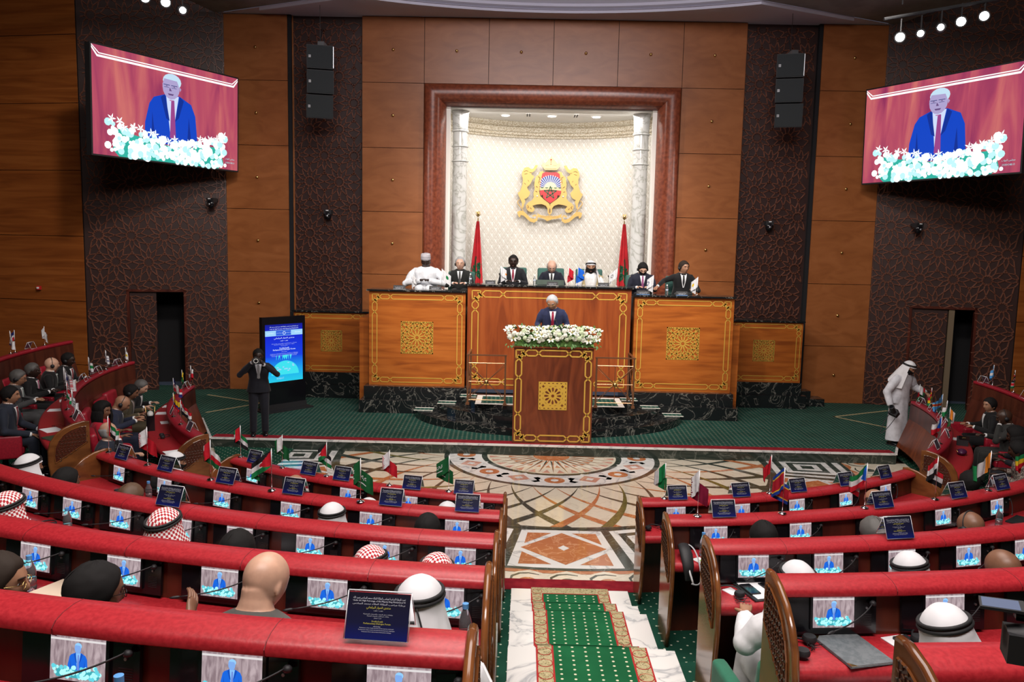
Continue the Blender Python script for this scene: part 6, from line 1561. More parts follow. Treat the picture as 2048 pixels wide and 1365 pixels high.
pres('man in wide white gown and patterned cap with folded hands, far left presidium',-2.80,3.43,skin='deep',hair=None,cap=KUFI,outfit='boubou',jc=(.76,.78,.82),jn='white_gown',bulk=1.42,hands={-1:(-.06,-.36,.76),1:(.06,-.36,.76)},elb={-1:(-.46,-.12,.66),1:(.46,-.12,.66)},hp=14,curl=.8,cc=False)
pres('man in dark suit with glasses and headphones, second from left on presidium',-2.02,3.40,skin='pink',hair='thin',hc='grey',jc=(.014,.015,.014),jn='dark_green_black',tie=(.07,.07,.07),tn='dark',glasses='gold',headset=True,hands=ph,elb=pe)
pres('man in black suit with crimson tie, left seat of the central desk',-.82,3.47,skin='deep',hair='short',hc='black',jc=(.013,.014,.018),jn='black_suit',tie=(.25,.02,.05),tn='crimson',hands=ph,elb=pe,bulk=1.16,chz=2.22,lanyard=('white',(.7,.7,.72)))
pres('bald man with glasses looking down, chairing at the middle of the desk',.05,3.38,skin='pink',hair='fringe',hc='grey',jc=(.013,.015,.028),jn='navy_dark',tie=(.02,.02,.02),tn='black',glasses=True,hp=26,lean=12,hands=ph,elb=pe,bulk=1.1,cc=True,chz=2.22)
pres('man in white headscarf with black agal and cream cloak over robe, central desk',.93,3.38,skin='tan',hair=None,hc='black',beard='black',outfit='robe',jc=(.80,.80,.80),jn='white_robe2',scarf='white',hands=ph,elb=pe,chz=2.22,gtilt=2)
pres('bearded man in navy suit looking down, left seat of the right desk',2.10,3.37,skin='pale',hair='full',hc='black',beard='black',jc=(.016,.018,.034),jn='navy3',tie=(.28,.08,.2),tn='purple',headset=True,hp=28,lean=10,hands=ph,elb=pe,bulk=1.25)
pres('man in black suit turned aside with arm on next chair, far right of presidium',3.02,3.42,skin='tan',hair='full',hc='dark',jc=BK,jn='black',tie=(.02,.02,.022),tn='black2',hy=22,headset=True,hands={-1:(-.60,-.30,.74),1:(.2,-.34,.70)},elb={-1:(-.42,-.02,.86),1:(.36,-.12,.66)},bulk=1.12,lanyard=('white',(.7,.7,.72)))
# cream cloak of the robed man
# speaker
SPK=person('speaker in dark blue suit with silver hair and crimson tie behind lectern flowers',(-.03,15.12,2.76),0,0,sit=False,lean=14,hy=-14,hp=22,skin='tan',hair='short',hc='white',beard=None,glasses='gold',jc=(.020,.026,.075),jn='speaker_blue',tie=(.30,.015,.05),tn='crimson2',sc=(.75,.76,.8),hands={-1:(-.23,-.42,1.00),1:(.23,-.42,1.00)},elb={-1:(-.285,-.12,1.10),1:(.285,-.12,1.10)},vox=.007,bulk=1.14,hs=1.2)
# photographer
person('photographer in dark suit standing and aiming a camera with white lens',(-5.42,14.50),math.radians(18),.2,sit=False,lean=4,hy=0,hp=8,skin='deep',hair='short',hc='black',jc=(.010,.011,.018),jn='photographer_black',sc=(.5,.5,.55),tie=(.25,.25,.26),tn='grey',hands={-1:(-.10,-.30,1.47),1:(.08,-.36,1.43)},elb={-1:(-.34,-.14,1.20),1:(.34,-.16,1.20)},pal={-1:(.5,0,.3),1:(0,0,1)},curl=.9,size=.97,bulk=1.0)
# robed man with camera
RM=person('standing man in white robe and white headscarf holding a camera by his side',(6.66,14.92),math.radians(28),.2,sit=False,lean=9,hy=8,hp=24,skin='tan',hair=None,hc='black',beard='black',outfit='robe',jc=(.70,.71,.76),jn='white_robe3',scarf='white',agal=True,hands={-1:(-.34,-.10,.78),1:(.26,-.38,1.06)},elb={-1:(-.33,.02,1.06),1:(.36,-.06,1.12)},pal={-1:(1,0,0),1:(0,0,-1)},curl=.9,size=.98)
CLK=cloth('cream_cloak',(.62,.50,.28))
for o in list(bpy.data.objects):
    if o.get('label','').startswith('man in white headscarf with black agal and cream cloak'):
        mb=MB()
        for s in(-1,1):
            mb.grid(lambda u,v,s=s:Vector((s*(.075+.15*u+.07*math.sin(v*1.6)),-.13-.05*math.cos(u*2)+.09*u-.06*(1-v)+.03*math.sin(u*14)*.3,.62+.40*v-.04*u*v)),8,8,CLK)
        mb.obj('cloak',o,True,False)
for pr in protos:
    if pr.name not in usedp:
        for c in list(pr.children): bpy.data.objects.remove(c)
        bpy.data.objects.remove(pr)
# ================================================================ TABLE FLAGS
def fm(n,c): return noisemat('flagcloth_'+n,[(.35,tuple(x*.85 for x in c)),(.65,c)],(30,30,30),2,.75,spec=.2)
FC={'r':fm('red',(.52,.012,.025)),'w':fm('white',(.72,.72,.74)),'g':fm('green',(.01,.20,.06)),'k':fm('black',(.012,.012,.014)),'b':fm('blue',(.012,.05,.32)),'y':fm('yellow',(.72,.48,.02)),'o':fm('orange',(.80,.26,.03)),'m':fm('maroon',(.20,.008,.035)),'n':fm('navy',(.02,.025,.15)),'l':fm('lightblue',(.08,.32,.70)),'d':fm('deep_green',(.008,.10,.03)),'c':fm('crimson',(.42,.015,.03)),'B':fm('bright_blue',(.01,.12,.62))}
def col3(a,b,c): return lambda u,v:(a,b,c)[min(2,int(v*3))]
def band(*cs): return lambda u,v:cs[min(len(cs)-1,int(v*len(cs)))]
def vert(a,b,c): return lambda u,v:(a,b,c)[min(2,int(u*3))]
def tri(base,tc,k=.42): return lambda u,v:tc if u<k*(1-abs(2*v-1)) else base(u,v)
def mark(base,mc,cx=.5,cy=.5,r=.2,ring=False): 
    def f(u,v):
        q=math.hypot((u-cx)*1.5,v-cy); return mc if (q<r and (not ring or q>r*.6)) else base(u,v)
    return f
def serr(a,b,k): return lambda u,v:a if u<k+.06*(1-abs(((v*8)%1)*2-1)*2) else b
def cross(u,v):
    if abs(u-.5)<.09 or abs(v-.5)<.12: return 'w'
    return 'n' if (u<.5)==(v<.5) else 'r'
def stars(u,v): return ('n' if (int(u*20)+int(v*26))%3 or u<.02 else 'w') if (u<.42 and v<.54) else ('r' if int(v*13)%2==0 else 'w')
def drc(u,v):
    q=(1-v)-u*1.0
    if math.hypot((u-.16)*1.4,v-.18)<.11: return 'y'
    return 'c' if abs(q)<.09 else 'y' if abs(q)<.14 else 'l'
PAT={'uae':lambda u,v:'r' if u<.27 else band('g','w','k')(u,v),'pak':lambda u,v:'w' if u<.28 or (math.hypot((u-.64)*1.5,v-.5)<.2 and math.hypot((u-.68)*1.5,v-.45)>.17) else 'd','pal':tri(band('k','w','g'),'r',.4),
'bah':serr('w','r',.32),'sau':mark(lambda u,v:'w' if (abs(v-.68)<.02 and .25<u<.75) else 'g','g',0,0,.01),'saud':lambda u,v:'w' if (abs(v-.68)<.025 and .25<u<.75) or (.3<v<.5 and .25<u<.75 and (int(u*34)+int(v*30))%3==0) else 'd',
'nga':vert('g','w','g'),'red':mark(lambda u,v:'r','y',.5,.5,.0),'oman':lambda u,v:'r' if u<.28 else band('w','r','d')(u,v),'jor':tri(band('k','w','g'),'r',.5),'qat':serr('w','m',.34),
'esw':lambda u,v:'b' if v<.17 or v>.83 else 'y' if v<.22 or v>.78 else 'c','eqg':tri(band('g','w','r'),'B',.3),'yem':band('r','w','k'),'civ':vert('o','w','g'),'cog':lambda u,v:'g' if v<.33 else 'y' if v<.66 else 'r',
'dom':cross,'tha':band('w','g'),'chl':band('w','r'),'col':lambda u,v:'y' if v<.5 else 'n' if v<.75 else 'r','egy':mark(band('r','w','k'),'y',.5,.5,.08),'usa':stars,'kor':lambda u,v:'n' if (int(u*17)*7+int(v*13)*5)%11==0 and .15<u<.85 else 'w','taj':band('r','w','g'),
'wl':mark(lambda u,v:'w','g',.5,.45,.17),'wb':mark(lambda u,v:'w','n',.5,.45,.20,True),'wo':mark(lambda u,v:'w','o',.5,.5,.13),'wy':mark(lambda u,v:'w','y',.45,.45,.15),'w':lambda u,v:'w','wd':mark(lambda u,v:'w','k',.5,.45,.18,True),
'mad':lambda u,v:'w' if u<.33 else 'r' if v<.5 else 'g','gha':band('r','y','g'),'drc':drc,'uzb':band('w','g'),'arg':band('l','w','l'),'ken':lambda u,v:'k' if v<.28 else 'w' if v<.33 else 'r' if v<.67 else 'w' if v<.72 else 'd','mrt':band('y','d'),
'mor':mark(lambda u,v:'r','d',.5,.5,.16,True),'blu':mark(lambda u,v:'B','y',.5,.5,.14),'cze':tri(band('w','r'),'B',.45),'ind':band('o','w','g')}
def table_flag(label,kind,loc,rz=0,h=.40,fh=.165,fw=.25,side=1,fold=.5,droop=1.0,base=True,wide=1.0,cat='flag',wood=False):
    """side=1 the cloth starts to the right; fold = share of the cloth that comes back past the pole"""
    t=thing('table_flag',label,cat,loc,rz,'small flags on the desks')
    mb=MB(); mb.tube([(0,0,.004),(0,0,h)],.0028,CHROME,6); mb.ball((0,0,h+.003),.006,CHROME,6,4); mb.tube([(0,0,h-fh-.005),(0,0,h)],.0048,PAPER,6); mb.obj('pole',t,True)
    if base:
        mb=MB(); mb.lathe([(.038,0),(.038,.004),(.030,.010),(.010,.016),(.006,.03),(.0005,.03)],(0,0,0),CHROME,20)
        if wood: mb.lathe([(.010,.016),(.010,.06),(.0005,.06)],(0,0,0),FINW,10)
        mb.obj('base',t,True,auto=50)
    pf=PAT[kind]
    def pt(u,v):
        # u along the fly, v down the hoist
        f=1-fold
        if u<f: x=u*fw*.86*wide; y=-.004-.04*u
        else: x=(f-(u-f)*1.2)*fw*.86*wide; y=.012+.05*(u-f)
        dr=(u*fw*.72*droop)
        z=h-.004-v*fh-dr*(1-.12*v); 
        rip=.006*math.sin(u*11+v*2)+.003*math.sin(u*23)
        return Vector((side*(x+rip*.6*v),y+rip*1.8,z))
    n1,n2=28,18
    mb=MB(); mb.grid(pt,n1,n2,FC['w'],lambda u,v:FC[pf(u,v)]); mb.obj('cloth',t,True,False)
    return t
def flagrow(l):
    for (lab,kind,row,R,th,kw) in l:
        z={1:1.074,2:1.414,3:1.754}[row]
        if abs(th)>44: z={1:1.094,2:1.414,3:1.754}[row]
        table_flag(lab,kind,P(R,th,z),math.radians(th*.4),**kw)
flagrow([
('small flag with red hoist and green, white and black bands, front left row far end','uae',1,6.95,-36.0,dict(side=-1,fold=.62)),
('small green flag with white hoist on the front left row','pak',1,6.96,-29.5,dict(side=-1,fold=.6)),
('small black, white and green flag with red triangle, front left row','pal',1,6.96,-23.9,dict(side=-1,fold=.55)),
('small white flag with red serrated field on the front left row','bah',1,6.97,-17.0,dict(side=-1,fold=.62)),
('small bright green flag spread to both sides, front left row by the aisle','saud',1,6.97,-11.2,dict(side=-1,fold=.52,wide=1.35,fh=.17)),
('small green flag with white stripe at the left end of front right row','nga',1,6.97,8.3,dict(side=-1,fold=.5,wide=1.1)),
('small plain red flag behind the blue and crimson flag, front right row','red',1,6.98,18.7,dict(side=-1,fold=.25,wide=.55,h=.44)),
('small red-hoisted flag beside the old man at the second left row end','uae',2,8.52,-37.0,dict(side=1,fold=.2,wide=.8)),
('small white and red serrated flag by the white headscarf, second left row','bah',2,8.54,-31.6,dict(side=-1,fold=.62,wide=1.1)),
('small white, red and green flag with red hoist, second left row','oman',2,8.55,-25.1,dict(side=-1,fold=.66,wide=.9,wood=True)),
('small black, white and green flag with red triangle and star, second left row','jor',2,8.56,-20.0,dict(side=-1,fold=.2,wide=1.1)),
('small dark green flag hanging long and narrow, second left row','saud',2,8.56,-13.7,dict(side=-1,fold=.68,wide=1.0,fh=.19)),
('small white and maroon serrated flag in the second right row','qat',2,8.54,6.8,dict(side=-1,fold=.66,wide=1.0,fh=.19,h=.42)),
('small blue, yellow and crimson striped flag in the second right row','esw',2,8.54,12.2,dict(side=-1,fold=.56,wide=1.2,fh=.20,h=.43)),
('small blue, red, white and green flag in the second right row','eqg',2,8.54,18.0,dict(side=-1,fold=.36,wide=1.1,h=.42)),
('small red, white and black banded flag on a wooden block, second right row','yem',2,8.53,23.9,dict(side=-1,fold=.6,wide=1.3,h=.42,wood=True)),
('small orange, white and green flag in the second right row','civ',2,8.53,29.3,dict(side=-1,fold=.22,wide=1.15)),
('small green, yellow and red flag at the right picture edge','cog',2,8.54,34.4,dict(side=-1,fold=.3,wide=1.2)),
('small white, red and blue tipped flag at the far end of front left side desk','chl',1,6.78,-83.5,dict(side=1,fold=.65,h=.38)),
('small thin olive and green flag on the front left side desk','mrt',1,6.79,-78.8,dict(side=1,fold=.75,wide=.5,h=.38)),
('small blue and red quartered flag with white cross, front left side desk','dom',1,6.80,-71.5,dict(side=1,fold=.12,wide=1.15,h=.37)),
('small yellow flag with blue and red tip on the front left side desk','col',1,6.82,-59.6,dict(side=1,fold=.3,wide=.8,h=.36)),
('small red, white and black flag hanging outward, front left side desk','egy',1,6.82,-54.5,dict(side=1,fold=.1,wide=1.1,h=.36)),
('small striped flag with starred blue corner, rear left side desk','usa',2,8.24,-61.3,dict(side=1,fold=.5,wide=1.3,h=.40,fh=.19)),
('small white flag dotted with dark specks before the striped flag','kor',2,8.28,-63.6,dict(side=1,fold=.1,wide=1.4,h=.44,fh=.19)),
('small red, white and green narrow flag on the rear left side desk','taj',2,8.25,-56.0,dict(side=1,fold=.2,wide=.6,h=.38)),
('small white flag with dark round emblem at the near end of rear left side desk','wd',2,8.25,-52.3,dict(side=1,fold=.1,wide=.6,h=.36)),
('small white flag with green emblem, rear left side desk','wl',2,8.2,-75.6,dict(side=1,fold=.5,wide=1.0,h=.36)),
('small white flag with grey emblem, second from the far end of rear left side desk','wb',2,8.2,-82.0,dict(side=1,fold=.52,wide=.9,h=.36)),
('small white flag with gold tip at the far end of rear left side desk','wy',2,8.22,-88.5,dict(side=1,fold=.6,wide=.6,h=.30)),
('small plain white flag at the top of the third left side row','w',3,9.62,-87.0,dict(side=-1,fold=.6,wide=.7,h=.36)),
('small quartered flag with white cross at the left edge, third side row','dom',3,9.62,-80.6,dict(side=-1,fold=.3,wide=.9,h=.40)),
('small plain white flag over the quartered flag, third side row','w',3,9.62,-79.6,dict(side=1,fold=.1,wide=.8,h=.40)),
('small flag with white hoist over red and green, front right side desk','mad',1,6.84,84.5,dict(side=1,fold=.5,wide=1.2,h=.32)),
('small red, yellow and green banded flag on the front right side desk','gha',1,6.84,79.5,dict(side=-1,fold=.1,wide=.5,h=.36)),
('small bright blue flag with diagonal red band, front right side desk','drc',1,6.84,73.5,dict(side=-1,fold=.3,wide=1.6,h=.37)),
('small white and green flag on the front right side desk','uzb',1,6.82,68.5,dict(side=-1,fold=.4,wide=.6,h=.36)),
('small orange and white flag on the front right side desk','civ',1,6.82,62.8,dict(side=1,fold=.45,wide=.7,h=.36)),
('small blue, white and red flag at the near end of front right side desk','cze',1,6.79,53.5,dict(side=-1,fold=.42,wide=1.3,h=.40)),
('small light blue and white flag on the rear right side desk','arg',2,8.24,86.5,dict(side=-1,fold=.5,wide=.8,h=.38)),
('small black, red and green flag on the rear right side desk','ken',2,8.24,81.0,dict(side=-1,fold=.05,wide=.5,h=.40)),
])
for lab,kind,x,z,sd,kw in (
('white flag with black emblem before the man in white gown','wd',-3.0,2.84,1,dict(fold=.5,wide=.8,h=.34)),
('white flag with green emblem on the left presidium desk','wl',-2.36,2.84,1,dict(fold=.15,wide=1.1,h=.46,fh=.24)),
('white flag with orange emblem on the central presidium desk','wo',-1.08,2.99,1,dict(fold=.45,wide=1.1,h=.40,fh=.2)),
('small red flag on the central presidium desk','mor',.40,2.99,1,dict(fold=.5,wide=1.0,h=.40,fh=.18)),
('small blue flag with yellow emblem on the central presidium desk','blu',.60,2.99,1,dict(fold=.5,wide=1.3,h=.41,fh=.2)),
('white flag with dark ring emblem right of the robed man','wd',1.45,2.99,-1,dict(fold=.2,wide=1.0,h=.40,fh=.2)),
('white flag with blue round emblem before the bearded man','wb',2.24,2.84,-1,dict(fold=.45,wide=1.2,h=.42,fh=.22)),
('white flag with yellow emblem at the right end of the presidium','wy',3.20,2.84,-1,dict(fold=.4,wide=1.1,h=.40,fh=.22))):
    table_flag(lab,kind,(x,17.45 if z<2.9 else 17.5,z),0,side=sd,**kw)
# ================================================================ FOLDED PROGRAMME CARDS
NAVY=M('card_navy',(.010,.014,.075),.25,spec=.6); v=coords(NAVY,(1,1,1),'Generated'); sp=N(NAVY,'ShaderNodeSeparateXYZ'); LK(NAVY,v,sp.inputs[0]); LK(NAVY,ramp(NAVY,sp.outputs[2],[(0,(.006,.012,.13)),(.35,(.009,.011,.045)),(1,(.011,.011,.022))]),bsdf(NAVY).inputs['Base Color'])
CT=M('card_text_white',(.62,.64,.72),.5); CY2=M('card_text_yellow',(.62,.58,.08),.5); ACR=M('acrylic_edge',(.75,.78,.82),.08,trans=.0,spec=.9); ACL=M('acrylic_clear',(.95,.96,1),.03,trans=1.0)
bsdf(ACL).inputs['IOR'].default_value=1.15
def card_proto():
    t=thing('tent_card','','card'); w,h=.210,.148; a=math.radians(24)
    T=lambda x,y,e=0:Vector((x,-(.062-y*math.sin(a))-e*math.cos(a),y*math.cos(a)+.002-e*math.sin(a)*-1))
    mb=MB(); mb.prism([T(-w/2,0),T(w/2,0),T(w/2,h),T(-w/2,h)],T(0,0,.003)-T(0,0,0),NAVY); pr=mb.obj('programme',t)
    mb=MB()
    tt=lambda x,y:T(x,y,.0038)
    text_into(mb,arab('تحت الرعاية السامية لصاحب الجلالة الملك محمد السادس نصره الله'),.178,0,.130,tt,CT,.009)
    text_into(mb,'Under the High Patronage of His Majesty King Mohammed VI',.178,0,.121,tt,CT,.007)
    text_into(mb,arab('برعاية صاحب الجلالة الملك محمد السادس'),.178,0,.112,tt,CT,.007)
    text_into(mb,arab('منتدى الحوار البرلماني'),.082,0,.100,tt,CY2); text_into(mb,arab('جنوب – جنوب'),.032,0,.091,tt,CT)
    for wd,y in ((.10,.080),(.074,.074),(.026,.068)): text_into(mb,arab('برلمانات دول الجنوب والتحديات المشتركة') if wd>.03 else arab('تحت شعار'),wd,0,y,tt,CT,.0042)
    text_into(mb,'South-South',.038,0,.058,tt,CY2); text_into(mb,'Parliamentary Dialogue Forum',.092,0,.050,tt,CY2)
    for wd,y in ((.024,.042),(.116,.036),(.122,.030),(.10,.024)): text_into(mb,'Parliaments of the South and shared development challenges' if wd>.03 else 'under the theme',wd,0,y,tt,CT,.0038)
    mb.obj('lettering',pr,recalc=False)
    mb=MB()
    for x in(-w/2-.003,w/2+.003): mb.tube([T(x,-.001,.001),T(x,h+.005,.001)],.0018,ACR,5)
    mb.tube([T(-w/2-.003,h+.006,0),T(w/2+.003,h+.006,0)],.0026,ACR,6); mb.tube([T(-w/2-.003,-.001,.001),T(w/2+.003,-.001,.001)],.0016,ACR,5)
    # back leaf of the clear stand, edges catching the light
    B=lambda x,y:Vector((x,.062-y*math.sin(a),y*math.cos(a)+.002))
    for x in(-w/2-.003,w/2+.003): mb.tube([B(x,0),B(x,h)],.0014,ACR,5)
    mb.tube([B(-w/2,0),B(w/2,0)],.0014,ACR,5); mb.obj('stand_edges',t,True)
    mb=MB(); mb.poly([B(-w/2,0),B(w/2,0),B(w/2,h),B(-w/2,h)],ACL); mb.obj('back_leaf',t,recalc=False)
    return t
card0=card_proto(); cused=False
CARDS={(1,'left'):[33.14,25.72,21.87,14.61,9.72],(1,'right'):[9.41,15.54,21.66,27.65,33.5],(2,'left'):[34.43,29.29,23.65,18.33,11.68,6.95],(2,'right'):[8.34,19.23,25.7,30.4],(3,'left'):[18.64],(3,'right'):[12.16],(5,'left'):[4.64]}
ow=['first','second','third','fourth','fifth','sixth']
for (r,sd),l in CARDS.items():
    s=-1 if sd=='left' else 1; l=sorted(l)
    for i,a in enumerate(l):
        q=(ow[i]+' card from the aisle') if len(l)>1 else 'the only card on that desk'
        c=card0 if not cused else dup(card0); cused=True
        c.location=P(ROWS[r][0]+.072,s*a,ROWS[r][1]+1.078); c.rotation_euler=(0,0,math.radians(s*a)*.9); c['label']='navy folded programme card on %s %s desk, %s'%('nearest' if r==5 else ORD[r],sd,q); c['group']='navy programme cards'
# clear acrylic stands seen from behind on the side desks
def stand_proto():
    t=thing('acrylic_stand','','card stand'); w,h=.20,.13; a=math.radians(24)
    mb=MB()
    for sy in(-1,1):
        B=lambda x,y:Vector((x,sy*(.06-y*math.sin(a)),y*math.cos(a)+.002))
        for x in(-w/2,w/2): mb.tube([B(x,0),B(x,h)],.0026,ACR,5)
        mb.tube([B(-w/2,0),B(w/2,0)],.0026,ACR,5); mb.tube([B(-w/2,h),B(w/2,h)],.0026,ACR,5)
    mb.obj('edges',t,True)
    mb=MB(); B=lambda x,y:Vector((x,-(.058-y*math.sin(a)),y*math.cos(a)+.002)); mb.poly([B(-w/2,.01),B(w/2,.01),B(w/2,h),B(-w/2,h)],M('stand_insert',(.06,.05,.07),.3)); mb.obj('insert',t,recalc=False)
    return t
s0=stand_proto(); su=False
for lab,row,s,th in (('far end of the front left side desk',1,-1,81.2),('front left side desk beside the yellow flag',1,-1,61.5),('near end of the front left side desk',1,-1,50.5),('rear left side desk by the far white flags',2,-1,73.4),('rear left side desk between two white flags',2,-1,79.5),('far end of the rear left side desk',2,-1,86),('near end of the rear left side desk',2,-1,50.6),('third left side row by the plain white flag',3,-1,84),
 ('far end of the front right side desk',1,1,82.3),('front right side desk by the banded flag',1,1,77.0),('front right side desk by the blue flag',1,1,70.8),('front right side desk by the orange flag',1,1,65.2),('front right side desk middle',1,1,58.2),('near end of the front right side desk',1,1,50.4),('far end of the rear right side desk',2,1,88.5),('rear right side desk by the green flag',2,1,77)):
    o=s0 if not su else dup(s0); su=True
    o.location=P(SIDE[row][0]+.07,s*th,SIDE[row][1]+1.075); o.rotation_euler=(0,0,math.radians(s*th)); o['label']='clear acrylic card stand on the '+lab; o['group']='clear acrylic card stands'
# ================================================================ BOTTLES, PAPERS, DEVICES
WATER=M('clear_bottle',(.90,.95,1),.04,trans=.92); bsdf(WATER).inputs['IOR'].default_value=1.12
CAPB=M('bottle_cap_blue',(.10,.30,.62),.4)
def bottle(label,loc,h=.21,k=1.0,glass=False):
    t=thing('water_bottle',label,'bottle',loc)
    pr=[(.0005,0),(.026,0),(.031,.006),(.0315,.035),(.029,.04),(.0315,.045),(.0315,.075),(.029,.08),(.0315,.085),(.0315,.12),(.027,.14),(.016,.175),(.0125,.185),(.0125,.195),(.0005,.195)]
    mb=MB(); mb.lathe([(r*k,z*h/.21) for r,z in pr],(0,0,0),WATER,20); mb.obj('body',t,True,auto=60)
    mb=MB(); mb.lathe([(.0005,.188*h/.21),(.0155,.188*h/.21),(.0155,.212*h/.21),(.0005,.214*h/.21)],(0,0,0),CAPB if not glass else PAPER,16); mb.obj('cap',t,True,auto=40)
    mb=MB(); mb.lathe([(.0320*k,.085*h/.21),(.0320*k,.115*h/.21)],(0,0,0),M('bottle_label',(.55,.62,.75),.5),20) if glass else mb.lathe([(.0305,.003),(.0305,.075)],(0,0,0),M('bottle_tint',(.62,.30,.32),.1,trans=.8),20); mb.obj('label_band' if glass else 'water',t,True)
    return t
dt=lambda r,th,d,ex=0:P(ROWS[r][0]+d,th,ROWS[r][1]+.790+ex)
bottle('plastic water bottle with blue cap by the aisle, fourth left row',dt(4,-4.05,.33),.215)
bottle('plastic water bottle with blue cap at the bottom left before a monitor',dt(5,-8.0,.36),.22)
bottle('full water bottle with blue cap on the second right desk by the aisle',dt(2,6.7,.30),.21)
bottle('water bottle with blue cap mostly hidden by the black cap, second right row',dt(2,9.9,.22),.21)
bottle('water bottle with blue cap before a monitor on the second right row edge',dt(2,28.2,.30),.21)
bottle('water bottle with blue cap before a monitor, third left row',dt(3,-23.4,.30),.20)
bottle('water bottle with blue cap and glass at the far left, fourth left row',dt(4,-16.2,.28),.20)
bottle('water bottle with blue cap in the second left row before a monitor',dt(2,-29.9,.25),.19)
for x,z,l in((-1.74,2.985,'clear bottle with white cap beside the left standing flag'),(-.34,2.985,'clear bottle with white cap between two central seats'),(2.55,2.835,'short clear bottle with white cap before the empty space on right desk')): bottle(l,(x,17.5,z),.22,.9,True)
PAPB=M('paper_sheet',(.82,.82,.84),.7)
def paper(label,loc,rz,w=.21,d=.297,th=.004,m=PAPB,name='paper_sheet',cat='paper'):
    mb=MB(); mb.box((0,0,th/2),(w,d,th),m); o=mb.obj(name); o.location=loc; o.rotation_euler=(0,0,math.radians(rz)); return tag(o,label,cat)
paper('white sheet of paper beside a monitor in the second left row by the aisle',dt(2,-9.6,.25),-9,.24,.18)
paper('small white paper slip in the second left row near its middle',dt(2,-22,.36),-22,.1,.14)
paper('white paper tip by the red headscarf in the third left row',dt(3,-20.2,.36),-20,.12,.12)
paper('white paper under the bottle on the second right desk by the aisle',dt(2,7.6,.33),8,.14,.2)
paper('white pages beside the brown bald man, second right row',dt(2,21.7,.35),18,.2,.2)
paper('white corner of paper right of the brown bald man',dt(2,26.2,.36),30,.14,.2)
paper('tissue with printed corner by the earphones, third right row',dt(3,4.85,.26),30,.08,.10)
def booklet(label,loc,rz,w,d,th,cover,pages=True,name='booklet'):
    t=thing(name,label,'book',loc,math.radians(rz))
    mb=MB(); mb.box((0,0,.001),(w,d,.002),cover); mb.box((0,0,th),(w,d,.002),cover); mb.box((-w/2,0,th/2),(.002,d,th),cover); mb.obj('cover',t)
    mb=MB(); mb.box((.002,0,th/2),(w-.008,d-.008,th-.003),PAPER); mb.obj('pages',t); return t
GREYC=noisemat('grey_cloth_cover',[(.4,(.10,.115,.125)),(.6,(.14,.155,.165))],(40,40,40),2,.7); BLKC=M('black_leather_cover',(.015,.02,.02),.4)
f_=booklet('grey cloth-covered folder with gilt corners on the fourth right desk',dt(4,5.25,.30,.003),14,.235,.30,.012,GREYC,name='grey_folder'); mb=MB()
for sx,sy in((-1,-1),(-1,1)): mb.prism([(sx*.1185,sy*.151,.0125),(sx*.085,sy*.151,.0125),(sx*.1185,sy*.118,.0125)],(0,0,.0016),BRASS)
mb.obj('gilt_corner',f_)
paper('white sheet under the black wallet, fourth right desk',dt(4,6.75,.28,.002),18,.14,.24)
mb=MB(); mb.box((0,0,.007),(.085,.17,.014),BLACKM); o=mb.obj('wallet'); o.location=dt(4,6.85,.27,.006); o.rotation_euler=(0,0,.35); tag(o,'slim black wallet case lying on a white sheet, fourth right desk','wallet')
f2=booklet('open black folder with white page under two phones, third right desk',dt(3,5.9,.27,.003),16,.23,.28,.010,BLKC,name='black_folder')
mb=MB(); mb.box((.01,0,.0125),(.20,.26,.003),PAPER); mb.obj('page',f2)
def phone(label,loc,rz):
    t=thing('smartphone',label,'phone',loc,math.radians(rz)); mb=MB(); mb.box((0,0,.004),(.075,.155,.008),BLACKM); mb.obj('case',t); mb=MB(); mb.box((0,0,.0085),(.068,.145,.001),BLACKG); mb.obj('display',t); return t
phone('black smartphone on the open folder, left one',dt(3,5.55,.27,.018),14); phone('dark smartphone on the open folder, right one',dt(3,6.35,.25,.018),18)
b1=booklet('thick cream book open flat at the far left, fourth left row',dt(4,-15.0,.30,.003),-24,.30,.22,.035,M('cream_cover',(.62,.50,.38),.6),name='thick_book')
booklet('open notebook with white pages and black cover, right edge of second row',dt(2,30.6,.33,.003),40,.30,.22,.012,BLKC,name='notebook')
booklet('red folder lying open in the second left row',dt(2,-28.0,.33,.003),-28,.24,.2,.006,M('red_folder_card',(.35,.02,.03),.5),name='red_folder')
booklet('beige envelope folder beside the red, white and green flag, front left row',dt(1,-28.0,.30,.003),-20,.22,.18,.006,M('beige_folder_card',(.45,.36,.2),.6),name='beige_folder')
def badge(label,loc,rz):
    t=thing('name_badge',label,'badge',loc,math.radians(rz)); mb=MB(); mb.box((0,0,.002),(.10,.085,.004),M('badge_blue',(.02,.05,.12),.4)); mb.obj('card',t); mb=MB(); text_into(mb,'3821',.05,0,0,lambda x,y:Vector((x,y,.0045)),CT); mb.obj('number',t,recalc=False); return t
badge('dark blue badge with number beside the grey suit shoulder',dt(4,-9.75,.28),-6); badge('dark blue badge near the headphones right of the bald man',dt(4,-6.6,.34),10)
def headph(label,loc,rz,mt=BLACKM):
    t=thing('headphones',label,'headphones',loc,math.radians(rz))
    mb=MB(); mb.tube([(.085*math.cos(a),.10*math.sin(a)-.02,.018+.012*math.sin(a)) for a in [pi*i/14 for i in range(15)]],.0055,mt,6); mb.obj('headband',t,True)
    for s in(-1,1):
        mb=MB(); mb.lathe([(.034,-.012),(.036,.0),(.030,.014),(.0005,.014)],(s*.082,-.025,.034),mt,16,T=None); mb.obj('ear_cup',t,True,auto=50)
    mb=MB(); r_=random.Random(len(label)); pts=[(.08,-.05,.01)]
    for i in range(12): pts.append((pts[-1][0]*.6+r_.uniform(-.06,.1),pts[-1][1]*.5+r_.uniform(-.08,.05),.006+r_.random()*.025))
    mb.tube(pts,.0022,mt,5); mb.obj('cable',t,True); return t
